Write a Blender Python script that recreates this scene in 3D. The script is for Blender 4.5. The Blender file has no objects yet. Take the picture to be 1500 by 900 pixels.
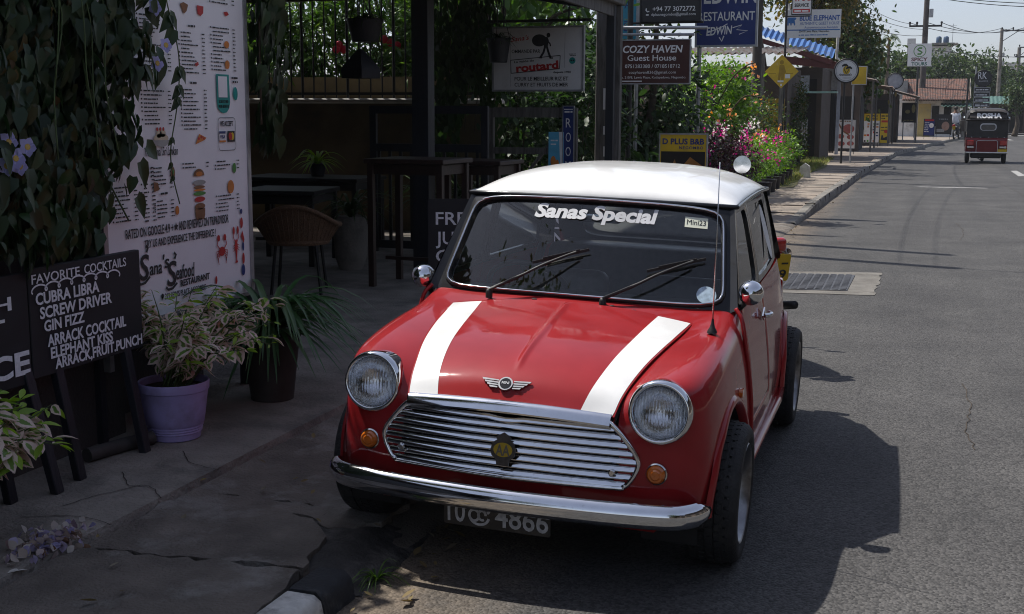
import bpy, bmesh, math, random
import numpy as np
from mathutils import Vector, Matrix, Euler
S = bpy.context.scene
COL = S.collection
rnd = random.Random(11)
R = math.radians
PI = math.pi
# ---------------------------------------------------------------- camera
cam_d = bpy.data.cameras.new('camera'); cam = bpy.data.objects.new('camera', cam_d); COL.objects.link(cam)
_r = Vector((0.9510073, 0.3091487, 0.0034827)); _u = Vector((-0.0522335, 0.149558, 0.9873724)); _f = Vector((-0.304724, 0.9391802, -0.1583786))
_m = Matrix.Identity(4)
for i in range(3):
    _m[i][0] = _r[i]; _m[i][1] = _u[i]; _m[i][2] = -_f[i]
_m.translation = Vector((1.25064, -4.21319, 1.57831))
cam.matrix_world = _m
cam_d.sensor_width = 36; cam_d.sensor_fit = 'HORIZONTAL'; cam_d.lens = 36 * 1792.73 / 1500
cam_d.clip_start = 0.05; cam_d.clip_end = 3000
cam_d.dof.use_dof = False
S.camera = cam
# ---------------------------------------------------------------- sky, sun, exposure
SUN = Vector((-0.557, 0.17, 1.0)).normalized()          # direction towards the sun
el = math.asin(SUN.z); az = math.atan2(SUN.x, SUN.y)
W = bpy.data.worlds.new('World'); S.world = W; W.use_nodes = True
nt = W.node_tree; nt.nodes.clear()
sky = nt.nodes.new('ShaderNodeTexSky'); sky.sky_type = 'NISHITA'; sky.sun_disc = False
sky.sun_elevation = el; sky.sun_rotation = az
sky.dust_density = 1.2; sky.air_density = 1.0; sky.ozone_density = 1.0; sky.altitude = 5
bg = nt.nodes.new('ShaderNodeBackground'); bg.inputs[1].default_value = 0.122
wo = nt.nodes.new('ShaderNodeOutputWorld')
hz = nt.nodes.new('ShaderNodeHueSaturation'); hz.inputs['Saturation'].default_value = .5; hz.inputs['Value'].default_value = 1.0   # humid, whitish sky
nt.links.new(sky.outputs[0], hz.inputs['Color']); hm = nt.nodes.new('ShaderNodeMix'); hm.data_type = 'RGBA'; hm.blend_type = 'MULTIPLY'; hm.inputs['Factor'].default_value = 1; hm.inputs['B'].default_value = (.95, .985, 1.12, 1)
nt.links.new(hz.outputs[0], hm.inputs['A']); nt.links.new(hm.outputs['Result'], bg.inputs[0]); nt.links.new(bg.outputs[0], wo.inputs[0])
sun_d = bpy.data.lights.new('sun', 'SUN'); sun_d.energy = 5.0; sun_d.angle = R(0.53); sun_d.color = (1.0, 0.955, 0.88)
sun = bpy.data.objects.new('sun', sun_d); COL.objects.link(sun)
sun.rotation_euler = (-SUN).to_track_quat('-Z', 'Y').to_euler(); sun.location = SUN * 40
S.view_settings.view_transform = 'Standard'; S.view_settings.look = 'None'
S.view_settings.exposure = 0.1; S.view_settings.gamma = 1.0
S.render.engine = 'CYCLES'
S.cycles.max_bounces = 8; S.cycles.diffuse_bounces = 3; S.cycles.glossy_bounces = 4; S.cycles.transparent_max_bounces = 12
S.cycles.use_denoising = True; S.cycles.filter_width = 1.05
S.cycles.caustics_reflective = False; S.cycles.caustics_refractive = False
S.cycles.sample_clamp_indirect = 6.0
# ---------------------------------------------------------------- helpers: materials
def _nodes(name):
    m = bpy.data.materials.new(name); m.use_nodes = True
    t = m.node_tree; b = t.nodes['Principled BSDF']
    return m, t, b
def lin(h):
    return tuple(((c / 255) / 12.92 if c / 255 <= .04045 else ((c / 255 + .055) / 1.055) ** 2.4) for c in h)
def mat(name, col, rough=.6, metal=0., var=.15, scale=8., bump=0., bscale=60., coat=0., spec=.5, dirt=None, dscale=3., dlo=.5, dhi=.7, stretch=None):
    m, t, b = _nodes(name); N = t.nodes; L = t.links
    b.inputs['Roughness'].default_value = rough; b.inputs['Metallic'].default_value = metal
    b.inputs['Specular IOR Level'].default_value = spec
    if coat:
        b.inputs['Coat Weight'].default_value = coat; b.inputs['Coat Roughness'].default_value = .04
    tc = N.new('ShaderNodeTexCoord'); src = tc.outputs['Object']
    if stretch:
        mp = N.new('ShaderNodeMapping'); mp.inputs['Scale'].default_value = stretch; L.new(src, mp.inputs[0]); src = mp.outputs[0]
    n = N.new('ShaderNodeTexNoise'); n.inputs['Scale'].default_value = scale; n.inputs['Detail'].default_value = 6; L.new(src, n.inputs['Vector'])
    rp = N.new('ShaderNodeValToRGB'); e = rp.color_ramp.elements
    e[0].position = .3; e[1].position = .72
    e[0].color = tuple(max(0, c * (1 - var)) for c in col) + (1,); e[1].color = tuple(min(1, c * (1 + var)) for c in col) + (1,)
    L.new(n.outputs[0], rp.inputs[0]); out = rp.outputs[0]
    if dirt:
        n2 = N.new('ShaderNodeTexNoise'); n2.inputs['Scale'].default_value = dscale; n2.inputs['Detail'].default_value = 8; n2.inputs['Roughness'].default_value = .65
        L.new(src, n2.inputs['Vector'])
        r2 = N.new('ShaderNodeMapRange'); r2.inputs[1].default_value = dlo; r2.inputs[2].default_value = dhi; L.new(n2.outputs[0], r2.inputs[0])
        mx = N.new('ShaderNodeMix'); mx.data_type = 'RGBA'; L.new(r2.outputs[0], mx.inputs['Factor']); L.new(out, mx.inputs['A'])
        mx.inputs['B'].default_value = tuple(dirt) + (1,); out = mx.outputs['Result']
    L.new(out, b.inputs['Base Color'])
    if bump:
        n3 = N.new('ShaderNodeTexNoise'); n3.inputs['Scale'].default_value = bscale; n3.inputs['Detail'].default_value = 5; L.new(src, n3.inputs['Vector'])
        bp = N.new('ShaderNodeBump'); bp.inputs['Strength'].default_value = bump; bp.inputs['Distance'].default_value = .02
        L.new(n3.outputs[0], bp.inputs['Height']); L.new(bp.outputs[0], b.inputs['Normal'])
    return m
def leaf_mat(name, cols, rough=.45, trans=.35, spec=.4, edge=None):
    """foliage: colour differs from leaf to leaf, light passes through"""
    m, t, b = _nodes(name); N = t.nodes; L = t.links
    g = N.new('ShaderNodeNewGeometry'); rp = N.new('ShaderNodeValToRGB'); e = rp.color_ramp.elements
    while len(e) < len(cols): e.new(.5)
    for i, c in enumerate(cols):
        e[i].position = i / max(1, len(cols) - 1); e[i].color = tuple(c) + (1,)
    L.new(g.outputs['Random Per Island'], rp.inputs[0]); out = rp.outputs[0]
    if edge:   # variegated: pale leaf margin carried by the colour attribute
        at = N.new('ShaderNodeAttribute'); at.attribute_name = 'margin'
        nz = N.new('ShaderNodeTexNoise'); nz.inputs['Scale'].default_value = 55; tc = N.new('ShaderNodeTexCoord'); L.new(tc.outputs['Object'], nz.inputs['Vector'])
        ad = N.new('ShaderNodeMath'); ad.operation = 'ADD'; L.new(at.outputs['Fac'], ad.inputs[0]); L.new(nz.outputs[0], ad.inputs[1])
        mr = N.new('ShaderNodeMapRange'); mr.inputs[1].default_value = .78; mr.inputs[2].default_value = .95; L.new(ad.outputs[0], mr.inputs[0])
        mx = N.new('ShaderNodeMix'); mx.data_type = 'RGBA'; L.new(mr.outputs[0], mx.inputs['Factor']); L.new(out, mx.inputs['A']); mx.inputs['B'].default_value = tuple(edge) + (1,)
        out = mx.outputs['Result']
    L.new(out, b.inputs['Base Color']); b.inputs['Roughness'].default_value = rough; b.inputs['Specular IOR Level'].default_value = spec
    tr = N.new('ShaderNodeBsdfTranslucent'); hs = N.new('ShaderNodeHueSaturation'); hs.inputs['Saturation'].default_value = 1.15; hs.inputs['Value'].default_value = 1.7
    L.new(out, hs.inputs['Color']); L.new(hs.outputs[0], tr.inputs[0])
    ms = N.new('ShaderNodeMixShader'); ms.inputs[0].default_value = trans
    L.new(b.outputs[0], ms.inputs[1]); L.new(tr.outputs[0], ms.inputs[2]); L.new(ms.outputs[0], N['Material Output'].inputs[0])
    return m
def glass_mat(name, tint, refl=1.45, rough=.0, dust=0.):
    m, t, b = _nodes(name); N = t.nodes; L = t.links
    tr = N.new('ShaderNodeBsdfTransparent'); tr.inputs[0].default_value = tuple(tint) + (1,)
    gl = N.new('ShaderNodeBsdfGlossy'); gl.inputs['Roughness'].default_value = rough; gl.inputs[0].default_value = (1, 1, 1, 1)
    fr = N.new('ShaderNodeFresnel'); fr.inputs[0].default_value = refl
    ms = N.new('ShaderNodeMixShader'); L.new(fr.outputs[0], ms.inputs[0]); L.new(tr.outputs[0], ms.inputs[1]); L.new(gl.outputs[0], ms.inputs[2])
    o = ms.outputs[0]
    if dust:
        df = N.new('ShaderNodeBsdfDiffuse'); df.inputs[0].default_value = (.5, .5, .48, 1)
        nz = N.new('ShaderNodeTexNoise'); nz.inputs['Scale'].default_value = 5; nz.inputs['Detail'].default_value = 8
        mu = N.new('ShaderNodeMath'); mu.operation = 'MULTIPLY'; mu.inputs[1].default_value = dust * 2; L.new(nz.outputs[0], mu.inputs[0])
        m2 = N.new('ShaderNodeMixShader'); L.new(mu.outputs[0], m2.inputs[0]); L.new(o, m2.inputs[1]); L.new(df.outputs[0], m2.inputs[2]); o = m2.outputs[0]
    L.new(o, N['Material Output'].inputs[0])
    return m
# ---------------------------------------------------------------- helpers: objects
def tag(o, label, cat, group=None):
    o['label'] = label; o['category'] = cat
    if group: o['group'] = group
    return o
WORLD = {}
def place(name, label, cat, base, group=None):
    """an Empty at the thing's base whose parts are modelled in world coordinates"""
    o = thing(name, label, cat, base, 0, group); WORLD[o.name] = Matrix.Translation(-Vector(base)); return o
def thing(name, label, cat, loc=(0, 0, 0), rz=0., group=None):
    o = bpy.data.objects.new(name, None); COL.objects.link(o); o.location = loc; o.rotation_euler = (0, 0, rz); o.empty_display_size = .1
    return tag(o, label, cat, group)
def link(name, me, m=None, parent=None):
    o = bpy.data.objects.new(name, me); COL.objects.link(o)
    if m: me.materials.append(m)
    if parent:
        o.parent = parent
        if parent.name in WORLD: o.matrix_parent_inverse = WORLD[parent.name]
    return o
def struct(o): o['kind'] = 'structure'; return o
def stuff(o): o['kind'] = 'stuff'; return o
def dup(root, loc=None, rz=None, label=None, group=None):
    r = root.copy(); COL.objects.link(r)
    if loc is not None: r.location = loc
    if rz is not None: r.rotation_euler = (0, 0, rz)
    if label: r['label'] = label
    if group: r['group'] = group
    for ch in list(root.children):
        c = ch.copy(); COL.objects.link(c); c.parent = r
        for g in ch.children:
            d = g.copy(); COL.objects.link(d); d.parent = c
    return r
def crom(P, n):
    """points of a Catmull-Rom curve through P, n steps per span"""
    P = [Vector(p) for p in P]; out = []
    for i in range(len(P) - 1):
        p0 = P[i - 1] if i else 2 * P[0] - P[1]; p1 = P[i]; p2 = P[i + 1]; p3 = P[i + 2] if i + 2 < len(P) else 2 * P[-1] - P[-2]
        for k in range(n):
            t = k / n
            out.append(.5 * ((2 * p1) + (p2 - p0) * t + (2 * p0 - 5 * p1 + 4 * p2 - p3) * t * t + (3 * p1 - p0 - 3 * p2 + p3) * t ** 3))
    out.append(P[-1].copy())
    return out
class MB:
    """collects shapes that become ONE mesh object"""
    def __init__(s): s.b = bmesh.new()
    def box(s, c, d, rot=None, bev=0., seg=1):
        M = Matrix.Translation(c) @ (rot.to_4x4() if rot is not None else Matrix.Identity(4)) @ Matrix.Diagonal((d[0], d[1], d[2], 1))
        g = bmesh.ops.create_cube(s.b, size=1, matrix=M)
        if bev:
            es = list({e for v in g['verts'] for e in v.link_edges})
            bmesh.ops.bevel(s.b, geom=es, offset=bev, segments=seg, affect='EDGES', profile=.5)
        return s
    def beam(s, p0, p1, w, h, bev=0., up=(0, 0, 1)):
        """box-section bar from p0 to p1"""
        p0 = Vector(p0); p1 = Vector(p1); d = p1 - p0; l = d.length; d.normalize(); u = Vector(up)
        if abs(d.dot(u)) > .98: u = Vector((0, 1, 0))
        x = d.cross(u).normalized(); z = x.cross(d)
        rot = Matrix((x, d, z)).transposed()
        return s.box((p0 + p1) / 2, (w, l, h), rot, bev)
    def ring_strip(s, loops, closed=True, cap0=False, cap1=False):
        V = [[s.b.verts.new(p) for p in lp] for lp in loops]; n = len(V[0])
        for a, c in zip(V, V[1:]):
            for i in range(n if closed else n - 1):
                j = (i + 1) % n
                try: s.b.faces.new((a[i], a[j], c[j], c[i]))
                except ValueError: pass
        if cap0: s.b.faces.new(list(reversed(V[0])))
        if cap1: s.b.faces.new(V[-1])
        return s
    def tube(s, P, r, n=8, closed=False, caps=True):
        P = [Vector(p) for p in P]; k = len(P); rs = r if isinstance(r, (list, tuple)) else [r] * k
        loops = []; prev = None
        for i in range(k):
            if closed: d = P[(i + 1) % k] - P[i - 1]
            else: d = P[min(i + 1, k - 1)] - P[max(i - 1, 0)]
            if d.length < 1e-9: d = Vector((0, 0, 1))
            d.normalize()
            if prev is None:
                a = Vector((0, 0, 1)) if abs(d.z) < .9 else Vector((1, 0, 0)); x = d.cross(a).normalized()
            else:
                x = prev - d * prev.dot(d)
                if x.length < 1e-6: x = d.orthogonal()
                x.normalize()
            prev = x; y = d.cross(x)
            loops.append([P[i] + (x * math.cos(2 * PI * j / n) + y * math.sin(2 * PI * j / n)) * rs[i] for j in range(n)])
        if closed: loops.append(loops[0])
        return s.ring_strip(loops, True, caps and not closed, caps and not closed)
    def cyl(s, p0, p1, r, r1=None, n=16): return s.tube([p0, p1], [r, r if r1 is None else r1], n)
    def lathe(s, prof, n=32, M=None, cap=False):
        """prof: (radius, height) along local z"""
        M = M or Matrix.Identity(4)
        lp = [[M @ Vector((r * math.cos(2 * PI * j / n), r * math.sin(2 * PI * j / n), h)) for j in range(n)] for r, h in prof]
        return s.ring_strip(lp, True, cap, cap)
    def prism(s, pts, M, d):
        """2-D outline pts in the plane of M, thickness d along its z"""
        a = [s.b.verts.new(M @ Vector((x, y, 0))) for x, y in pts]; c = [s.b.verts.new(M @ Vector((x, y, d))) for x, y in pts]
        n = len(pts)
        try:
            s.b.faces.new(list(reversed(a))); s.b.faces.new(c)
        except ValueError: pass
        for i in range(n):
            s.b.faces.new((a[i], a[(i + 1) % n], c[(i + 1) % n], c[i]))
        return s
    def ball(s, c, r, sub=2, sc=(1, 1, 1), rot=None):
        M = Matrix.Translation(c) @ (rot.to_4x4() if rot is not None else Matrix.Identity(4)) @ Matrix.Diagonal((*sc, 1))
        bmesh.ops.create_icosphere(s.b, subdivisions=sub, radius=r, matrix=M); return s
    def grid(s, rows): return s.ring_strip(rows, False)
    def mesh(s, name, smooth=None, recalc=True, weld=0.):
        if weld: bmesh.ops.remove_doubles(s.b, verts=s.b.verts, dist=weld)
        if recalc: bmesh.ops.recalc_face_normals(s.b, faces=s.b.faces)
        me = bpy.data.meshes.new(name); s.b.to_mesh(me); s.b.free()
        if smooth is not None:
            me.shade_smooth()
            if smooth < 179: me.set_sharp_from_angle(angle=R(smooth))
        return me
    def build(s, name, m, parent=None, smooth=None, recalc=True, weld=0.):
        return link(name, s.mesh(name, smooth, recalc, weld), m, parent)
def frame(o, right, up):
    """matrix with x = right, y = up, z = out of the sign face"""
    x = Vector(right).normalized(); y = Vector(up).normalized(); y = (y - x * y.dot(x)).normalized(); z = x.cross(y)
    M = Matrix((x, y, z)).transposed().to_4x4(); M.translation = Vector(o); return M
_fonts = {}
def txt(mb, s, M, x, y, h=None, w=None, al='C', bold=0., shear=0., d=.001, z=.003, rot=0., space=1.0, res=3):
    """lettering added to mb in the plane of M: x, y place of the baseline, h cap height or w width"""
    c = bpy.data.curves.new('t', 'FONT'); c.body = s; c.size = 1; c.resolution_u = res; c.fill_mode = 'FRONT' if d == 0 else 'BOTH'
    c.offset = bold; c.shear = shear; c.extrude = .5 if d else 0; c.space_character = space
    o = bpy.data.objects.new('t', c); me = bpy.data.meshes.new_from_object(o)
    bpy.data.objects.remove(o); bpy.data.curves.remove(c)
    n = len(me.vertices)
    if not n: return mb
    co = np.empty(n * 3, dtype=np.float32); me.vertices.foreach_get('co', co); co = co.reshape(-1, 3)
    x0, x1 = co[:, 0].min(), co[:, 0].max(); bw = max(1e-6, x1 - x0)
    sy = h / .69 if h else w / bw
    sx = w / bw if w else sy
    co[:, 0] = (co[:, 0] - x0 - (bw / 2 if al == 'C' else 0 if al == 'L' else bw)) * sx
    co[:, 1] *= sy; co[:, 2] = co[:, 2] * d + z
    cr, sr = math.cos(rot), math.sin(rot)
    T = M @ Matrix.Translation((x, y, 0)) @ Matrix.Rotation(rot, 4, 'Z')
    vs = [mb.b.verts.new(T @ Vector(p)) for p in co.tolist()]
    for p in me.polygons:
        try: mb.b.faces.new([vs[i] for i in p.vertices])
        except ValueError: pass
    bpy.data.meshes.remove(me)
    return mb
def stroke(mb, pts, M, w, z=.004, d=.001):
    """painted pen stroke along 2-D points in the plane of M"""
    P = [Vector((a, b, 0)) for a, b in pts]; k = len(P); L_, R_ = [], []
    for i in range(k):
        t = (P[min(i + 1, k - 1)] - P[max(i - 1, 0)]); t.normalize(); n = Vector((-t.y, t.x, 0)) * w / 2
        L_.append(M @ (P[i] + n + Vector((0, 0, z)))); R_.append(M @ (P[i] - n + Vector((0, 0, z))))
    return mb.grid([L_, R_])
def rrect(w, h, r, n=5):
    out = []
    for cx, cy, a0 in ((w / 2 - r, h / 2 - r, 0), (-w / 2 + r, h / 2 - r, 90), (-w / 2 + r, -h / 2 + r, 180), (w / 2 - r, -h / 2 + r, 270)):
        for k in range(n + 1):
            a = R(a0 + 90 * k / n); out.append((cx + r * math.cos(a), cy + r * math.sin(a)))
    return out
def disc(r, n=28, cx=0, cy=0): return [(cx + r * math.cos(2 * PI * k / n), cy + r * math.sin(2 * PI * k / n)) for k in range(n)]
# leaf templates: (verts, faces, margin value per vertex); leaf runs along +x, faces +z
def _leaf(w, droop=.25, fold=.12, k=4, tip=1.0):
    V, F, G = [], [], []
    prof = [0.05, .75, 1.0, .72, 0.02] if k == 4 else [0.05, 1.0, .05]
    n = len(prof)
    for i, p in enumerate(prof):
        t = i / (n - 1); x = t * tip; z = -droop * t * t; hw = w / 2 * p
        V += [(x, -hw, z + fold * hw), (x, 0, z), (x, hw, z + fold * hw)]; G += [1., 0. if 0 < i < n - 1 else .6, 1.]
    for i in range(n - 1):
        a = 3 * i
        F += [(a, a + 3, a + 4, a + 1), (a + 1, a + 4, a + 5, a + 2)]
    return np.array(V, float), F, np.array(G)
LEAF_OVAL = _leaf(.5); LEAF_LONG = _leaf(.16, .35, .2); LEAF_SMALL = _leaf(.5, .15, .3, 2)
LEAF_VINE = (np.array([(0, 0, 0), (-.07, -.20, .03), (.20, -.33, .03), (.55, -.24, -.04), (1.0, 0, -.26), (.55, .24, -.04), (.20, .33, .03), (-.07, .20, .03), (.45, 0, -.12)]),
             [(0, 1, 2), (0, 2, 3, 8), (8, 3, 4), (8, 4, 5), (0, 8, 5, 6), (0, 6, 7)], np.zeros(9))
def scatter(name, P, D, U, size, tpl, m, parent=None, margin=False, smooth=True):
    """one mesh of many leaves: positions P, axis D, face side U (n,3 arrays), size (n)"""
    V, F, G = tpl; P = np.asarray(P, float); D = np.asarray(D, float); U = np.asarray(U, float); size = np.asarray(size, float)
    n = len(P); k = len(V)
    D = D / (np.linalg.norm(D, axis=1, keepdims=True) + 1e-9)
    Y = np.cross(U, D); Y /= (np.linalg.norm(Y, axis=1, keepdims=True) + 1e-9); Z = np.cross(D, Y)
    co = P[:, None, :] + size[:, None, None] * (V[None, :, 0:1] * D[:, None, :] + V[None, :, 1:2] * Y[:, None, :] + V[None, :, 2:3] * Z[:, None, :])
    me = bpy.data.meshes.new(name); me.vertices.add(n * k); me.vertices.foreach_set('co', co.reshape(-1).astype(np.float32))
    lt = np.array([len(f) for f in F]); li = np.concatenate([np.array(f) for f in F])
    tot = len(li)
    loops = (li[None, :] + (np.arange(n) * k)[:, None]).reshape(-1)
    me.loops.add(n * tot); me.loops.foreach_set('vertex_index', loops.astype(np.int32))
    st = np.concatenate([[0], np.cumsum(lt)[:-1]]); starts = (st[None, :] + (np.arange(n) * tot)[:, None]).reshape(-1)
    me.polygons.add(n * len(F)); me.polygons.foreach_set('loop_start', starts.astype(np.int32))
    me.update(calc_edges=True); me.validate()
    if margin:
        at = me.attributes.new('margin', 'FLOAT', 'POINT'); at.data.foreach_set('value', np.tile(G, n).astype(np.float32))
    if smooth: me.shade_smooth()
    return link(name, me, m, parent)
nrg = np.random.default_rng(5)
def unit(n):
    v = nrg.normal(size=(n, 3)); return v / np.linalg.norm(v, axis=1, keepdims=True)

def flat(mb, pts, M, z=.003):
    mb.b.faces.new([mb.b.verts.new(M @ Vector((x, y, z))) for x, y in pts]); return mb
def rect(mb, M, x0, y0, x1, y1, z=.003): return flat(mb, [(x0, y0), (x1, y0), (x1, y1), (x0, y1)], M, z)
def scrib(mb, M, x0, x1, y, h, z=.003):
    """a line of print too small to read"""
    x = x0
    while x < x1 - h * .6:
        w = min(x1 - x, h * rnd.uniform(.8, 3.6)); rect(mb, M, x, y, x + w, y + h * rnd.uniform(.6, .8), z); x += w + h * .45
def shrub(name, label, cat, c, r, n, size, tpl, m, group=None, clumps=14, stem_m=None, spread=.45, droop=-.2, base=None, parent_name='foliage', up=.4, shell=.55):
    """bush: leaves in clumps round an uneven body, stems inside"""
    c = np.array(c, float); r = np.array(r, float); base = base or (c[0], c[1], max(0, c[2] - r[2]))
    t = place(name, label, cat, base, group)
    d = unit(clumps); rad = nrg.uniform(shell, 1.0, clumps) ; cc = c + d * r * rad[:, None]
    k = nrg.integers(0, clumps, n); P = cc[k] + nrg.normal(size=(n, 3)) * r * spread * .5
    D = (P - c) / r * .8 + nrg.normal(size=(n, 3)) * .7; D[:, 2] += droop
    U = unit(n) * .6 + np.array([0, 0, 1.]); U += (P - c) / r * up
    scatter(parent_name, P, D, U, nrg.uniform(.6, 1.25, n) * size, tpl, m, t)
    b = MB(); bs = Vector(base)
    for i in range(min(clumps, 9)):
        e = Vector(cc[i]); b.tube(crom([bs + Vector((rnd.uniform(-.1, .1) * r[0], rnd.uniform(-.1, .1) * r[1], 0)), bs.lerp(e, .5) + Vector((0, 0, .12 * r[2])), e], 4), [max(.006, .018 * r[2] * (1 - k_ / 10)) for k_ in range(9)], 5)
    b.build('stems', stem_m or M_BARK, t, 180)
    return t
def tree(name, label, cat, base, h, crown_c, crown_r, n, size, m, group=None, clumps=26, trunk_r=.2, tpl=None, spread=.34, tone=None):
    base = Vector(base); c = np.array(crown_c, float); r = np.array(crown_r, float)
    t = place(name, label, cat, base, group)
    d = unit(clumps); cc = c + d * r * nrg.uniform(.35, 1.0, clumps)[:, None]
    k = nrg.integers(0, clumps, n); P = cc[k] + nrg.normal(size=(n, 3)) * r * spread
    D = nrg.normal(size=(n, 3)); D[:, 2] -= .35; U = unit(n) * .8 + np.array([0, 0, 1.])
    scatter('crown', P, D, U, nrg.uniform(.55, 1.3, n) * size, tpl or LEAF_OVAL, m, t)
    b = MB(); top = Vector((c[0], c[1], c[2] + r[2] * .3)); fork = base.lerp(Vector((c[0], c[1], c[2] - r[2] * .7)), .9)
    b.tube(crom([base, base.lerp(fork, .5) + Vector((.04 * h, 0, 0)), fork, top], 5), [trunk_r * (1.15 - .062 * q) for q in range(16)], 9)
    for i in range(min(clumps, 16)):
        e = Vector(cc[i]); s0 = fork.lerp(top, rnd.uniform(0, .6))
        b.tube(crom([s0, s0.lerp(e, .5) + Vector((0, 0, .06 * h)), e], 4), [trunk_r * (.5 - .045 * q) for q in range(9)], 6)
    b.build('trunk', M_BARK, t, 180)
    return t
# ================================================================ shared materials
M_BARK = mat('bark', (.09, .07, .05), .9, 0, .4, 18, bump=.5, bscale=30)
M_STEM = mat('green_stem', (.06, .10, .03), .7, 0, .3, 20)
M_IRON = mat('black_iron', (.012, .012, .013), .5, 0, .3, 20)
M_NAVY = mat('dark_blue_timber', (.012, .014, .021), .55, 0, .35, 12, bump=.2, stretch=(1, 1, .2))
M_WOOD = mat('dark_red_wood', (.026, .010, .007), .5, 0, .4, 6, bump=.2, stretch=(4, 4, .5))
M_GREYWOOD = mat('grey_timber', (.13, .122, .112), .8, 0, .35, 8, bump=.3, stretch=(4, 4, .5), dirt=(.05, .045, .04), dscale=6)
M_GALV = mat('grey_steel', (.35, .36, .37), .45, .6, .2, 14)
M_WHITEW = mat('white_board', (.72, .72, .71), .5, 0, .06, 5, dirt=(.5, .48, .45), dscale=5, dlo=.55, dhi=.85)
M_MENU = mat('white_vinyl', (.82, .83, .86), .38, 0, .05, 4)
M_INK = mat('black_print', (.02, .02, .022), .6, 0, 0)
M_CHALK = mat('white_chalk', (.78, .79, .82), .9, 0, .12, 70)
M_SLATE = mat('chalkboard', (.012, .012, .015), .7, 0, .4, 6)
M_REDP = mat('red_print', (.45, .02, .02), .5); M_YEL = mat('yellow_panel', (.62, .42, .02), .5, 0, .1, 6, dirt=(.3, .22, .05), dscale=4, dlo=.6, dhi=.9)
M_BLUE = mat('blue_panel', (.012, .030, .16), .45, 0, .15, 5); M_TEAL = mat('teal_print', (.0, .27, .24), .5)
M_ORANGE = mat('orange_print', (.6, .2, .03), .5); M_BROWN = mat('brown_print', (.22, .10, .04), .6); M_GREENP = mat('green_print', (.08, .25, .05), .6)
M_PINK = mat('pink_print', (.6, .25, .28), .6); M_CREAM = mat('cream_print', (.62, .52, .36), .6)
M_CONC = mat('concrete_wall', (.24, .22, .19), .9, 0, .2, 4, bump=.3, bscale=40, dirt=(.09, .085, .075), dscale=2.2)
M_CREAMW = mat('cream_wall', (.24, .185, .10), .9, 0, .15, 3, bump=.2, dirt=(.13, .10, .06), dscale=1.8)
M_WHITEWALL = mat('whitewash', (.62, .61, .58), .85, 0, .12, 3, bump=.15, dirt=(.3, .28, .25), dscale=2)
M_YELWALL = mat('yellow_wall', (.46, .36, .14), .85, 0, .15, 3, dirt=(.28, .24, .14), dscale=1.5)
M_BRICKW = mat('brown_wall', (.085, .065, .052), .9, 0, .25, 4, bump=.3, dirt=(.06, .05, .045), dscale=2)
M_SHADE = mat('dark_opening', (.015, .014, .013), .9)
M_TIN = mat('rusty_tin', (.28, .26, .24), .6, .3, .2, 5, dirt=(.16, .08, .045), dscale=2.5, dlo=.45, dhi=.65)
M_BLUETIN = mat('blue_tin', (.035, .13, .36), .5, .1, .2, 4, dirt=(.12, .13, .16), dscale=3)
M_GREENTIN = mat('green_tin', (.05, .12, .10), .6, .1, .2, 4)
L_VINE = leaf_mat('vine_leaf', [(.010, .026, .010), (.018, .042, .014), (.030, .062, .018), (.014, .034, .012), (.022, .05, .014)], .42, .2)
L_SUN = leaf_mat('garden_leaf', [(.035, .085, .015), (.06, .13, .02), (.10, .17, .03), (.045, .10, .02)], .35, .4, .5)
L_DARK = leaf_mat('dark_leaf', [(.012, .032, .008), (.025, .055, .014), (.035, .07, .018)], .45, .3)
L_FAR = leaf_mat('far_leaf', [(.02, .042, .014), (.035, .065, .02), (.06, .085, .026), (.045, .075, .022)], .5, .3)
L_TREE = leaf_mat('tree_leaf', [(.022, .045, .012), (.035, .07, .016), (.06, .09, .02), (.12, .08, .02)], .45, .35)
L_BOUG = leaf_mat('bougainvillea_leaf', [(.06, .13, .016), (.12, .23, .03), (.20, .31, .05)], .4, .4, .5)
L_PURPLE = leaf_mat('purple_leaf', [(.035, .012, .018), (.06, .018, .025), (.03, .02, .015)], .45, .3)
L_MAGENTA = leaf_mat('magenta_bract', [(.55, .02, .22), (.70, .05, .32), (.45, .02, .25)], .5, .45)
L_ORANGE = leaf_mat('orange_bract', [(.75, .30, .08), (.85, .42, .22), (.8, .35, .18)], .5, .45)
L_WHITEF = leaf_mat('white_bract', [(.8, .78, .74), (.75, .65, .65)], .5, .4)
L_VARIEG = leaf_mat('variegated_leaf', [(.10, .20, .035), (.16, .27, .05), (.07, .14, .03)], .4, .3, .4, edge=(.70, .56, .50))
L_LIME = leaf_mat('lime_leaf', [(.20, .36, .04), (.30, .45, .07), (.15, .28, .04)], .4, .4)
L_SPIDER = leaf_mat('spider_leaf', [(.03, .09, .03), (.05, .13, .04), (.10, .18, .07)], .35, .3, .5)
L_LILAC = leaf_mat('lilac_petal', [(.42, .44, .72), (.52, .52, .80), (.36, .38, .66)], .6, .4)
L_PALM = leaf_mat('palm_leaf', [(.03, .06, .015), (.05, .09, .02), (.08, .11, .03)], .4, .25)
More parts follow.
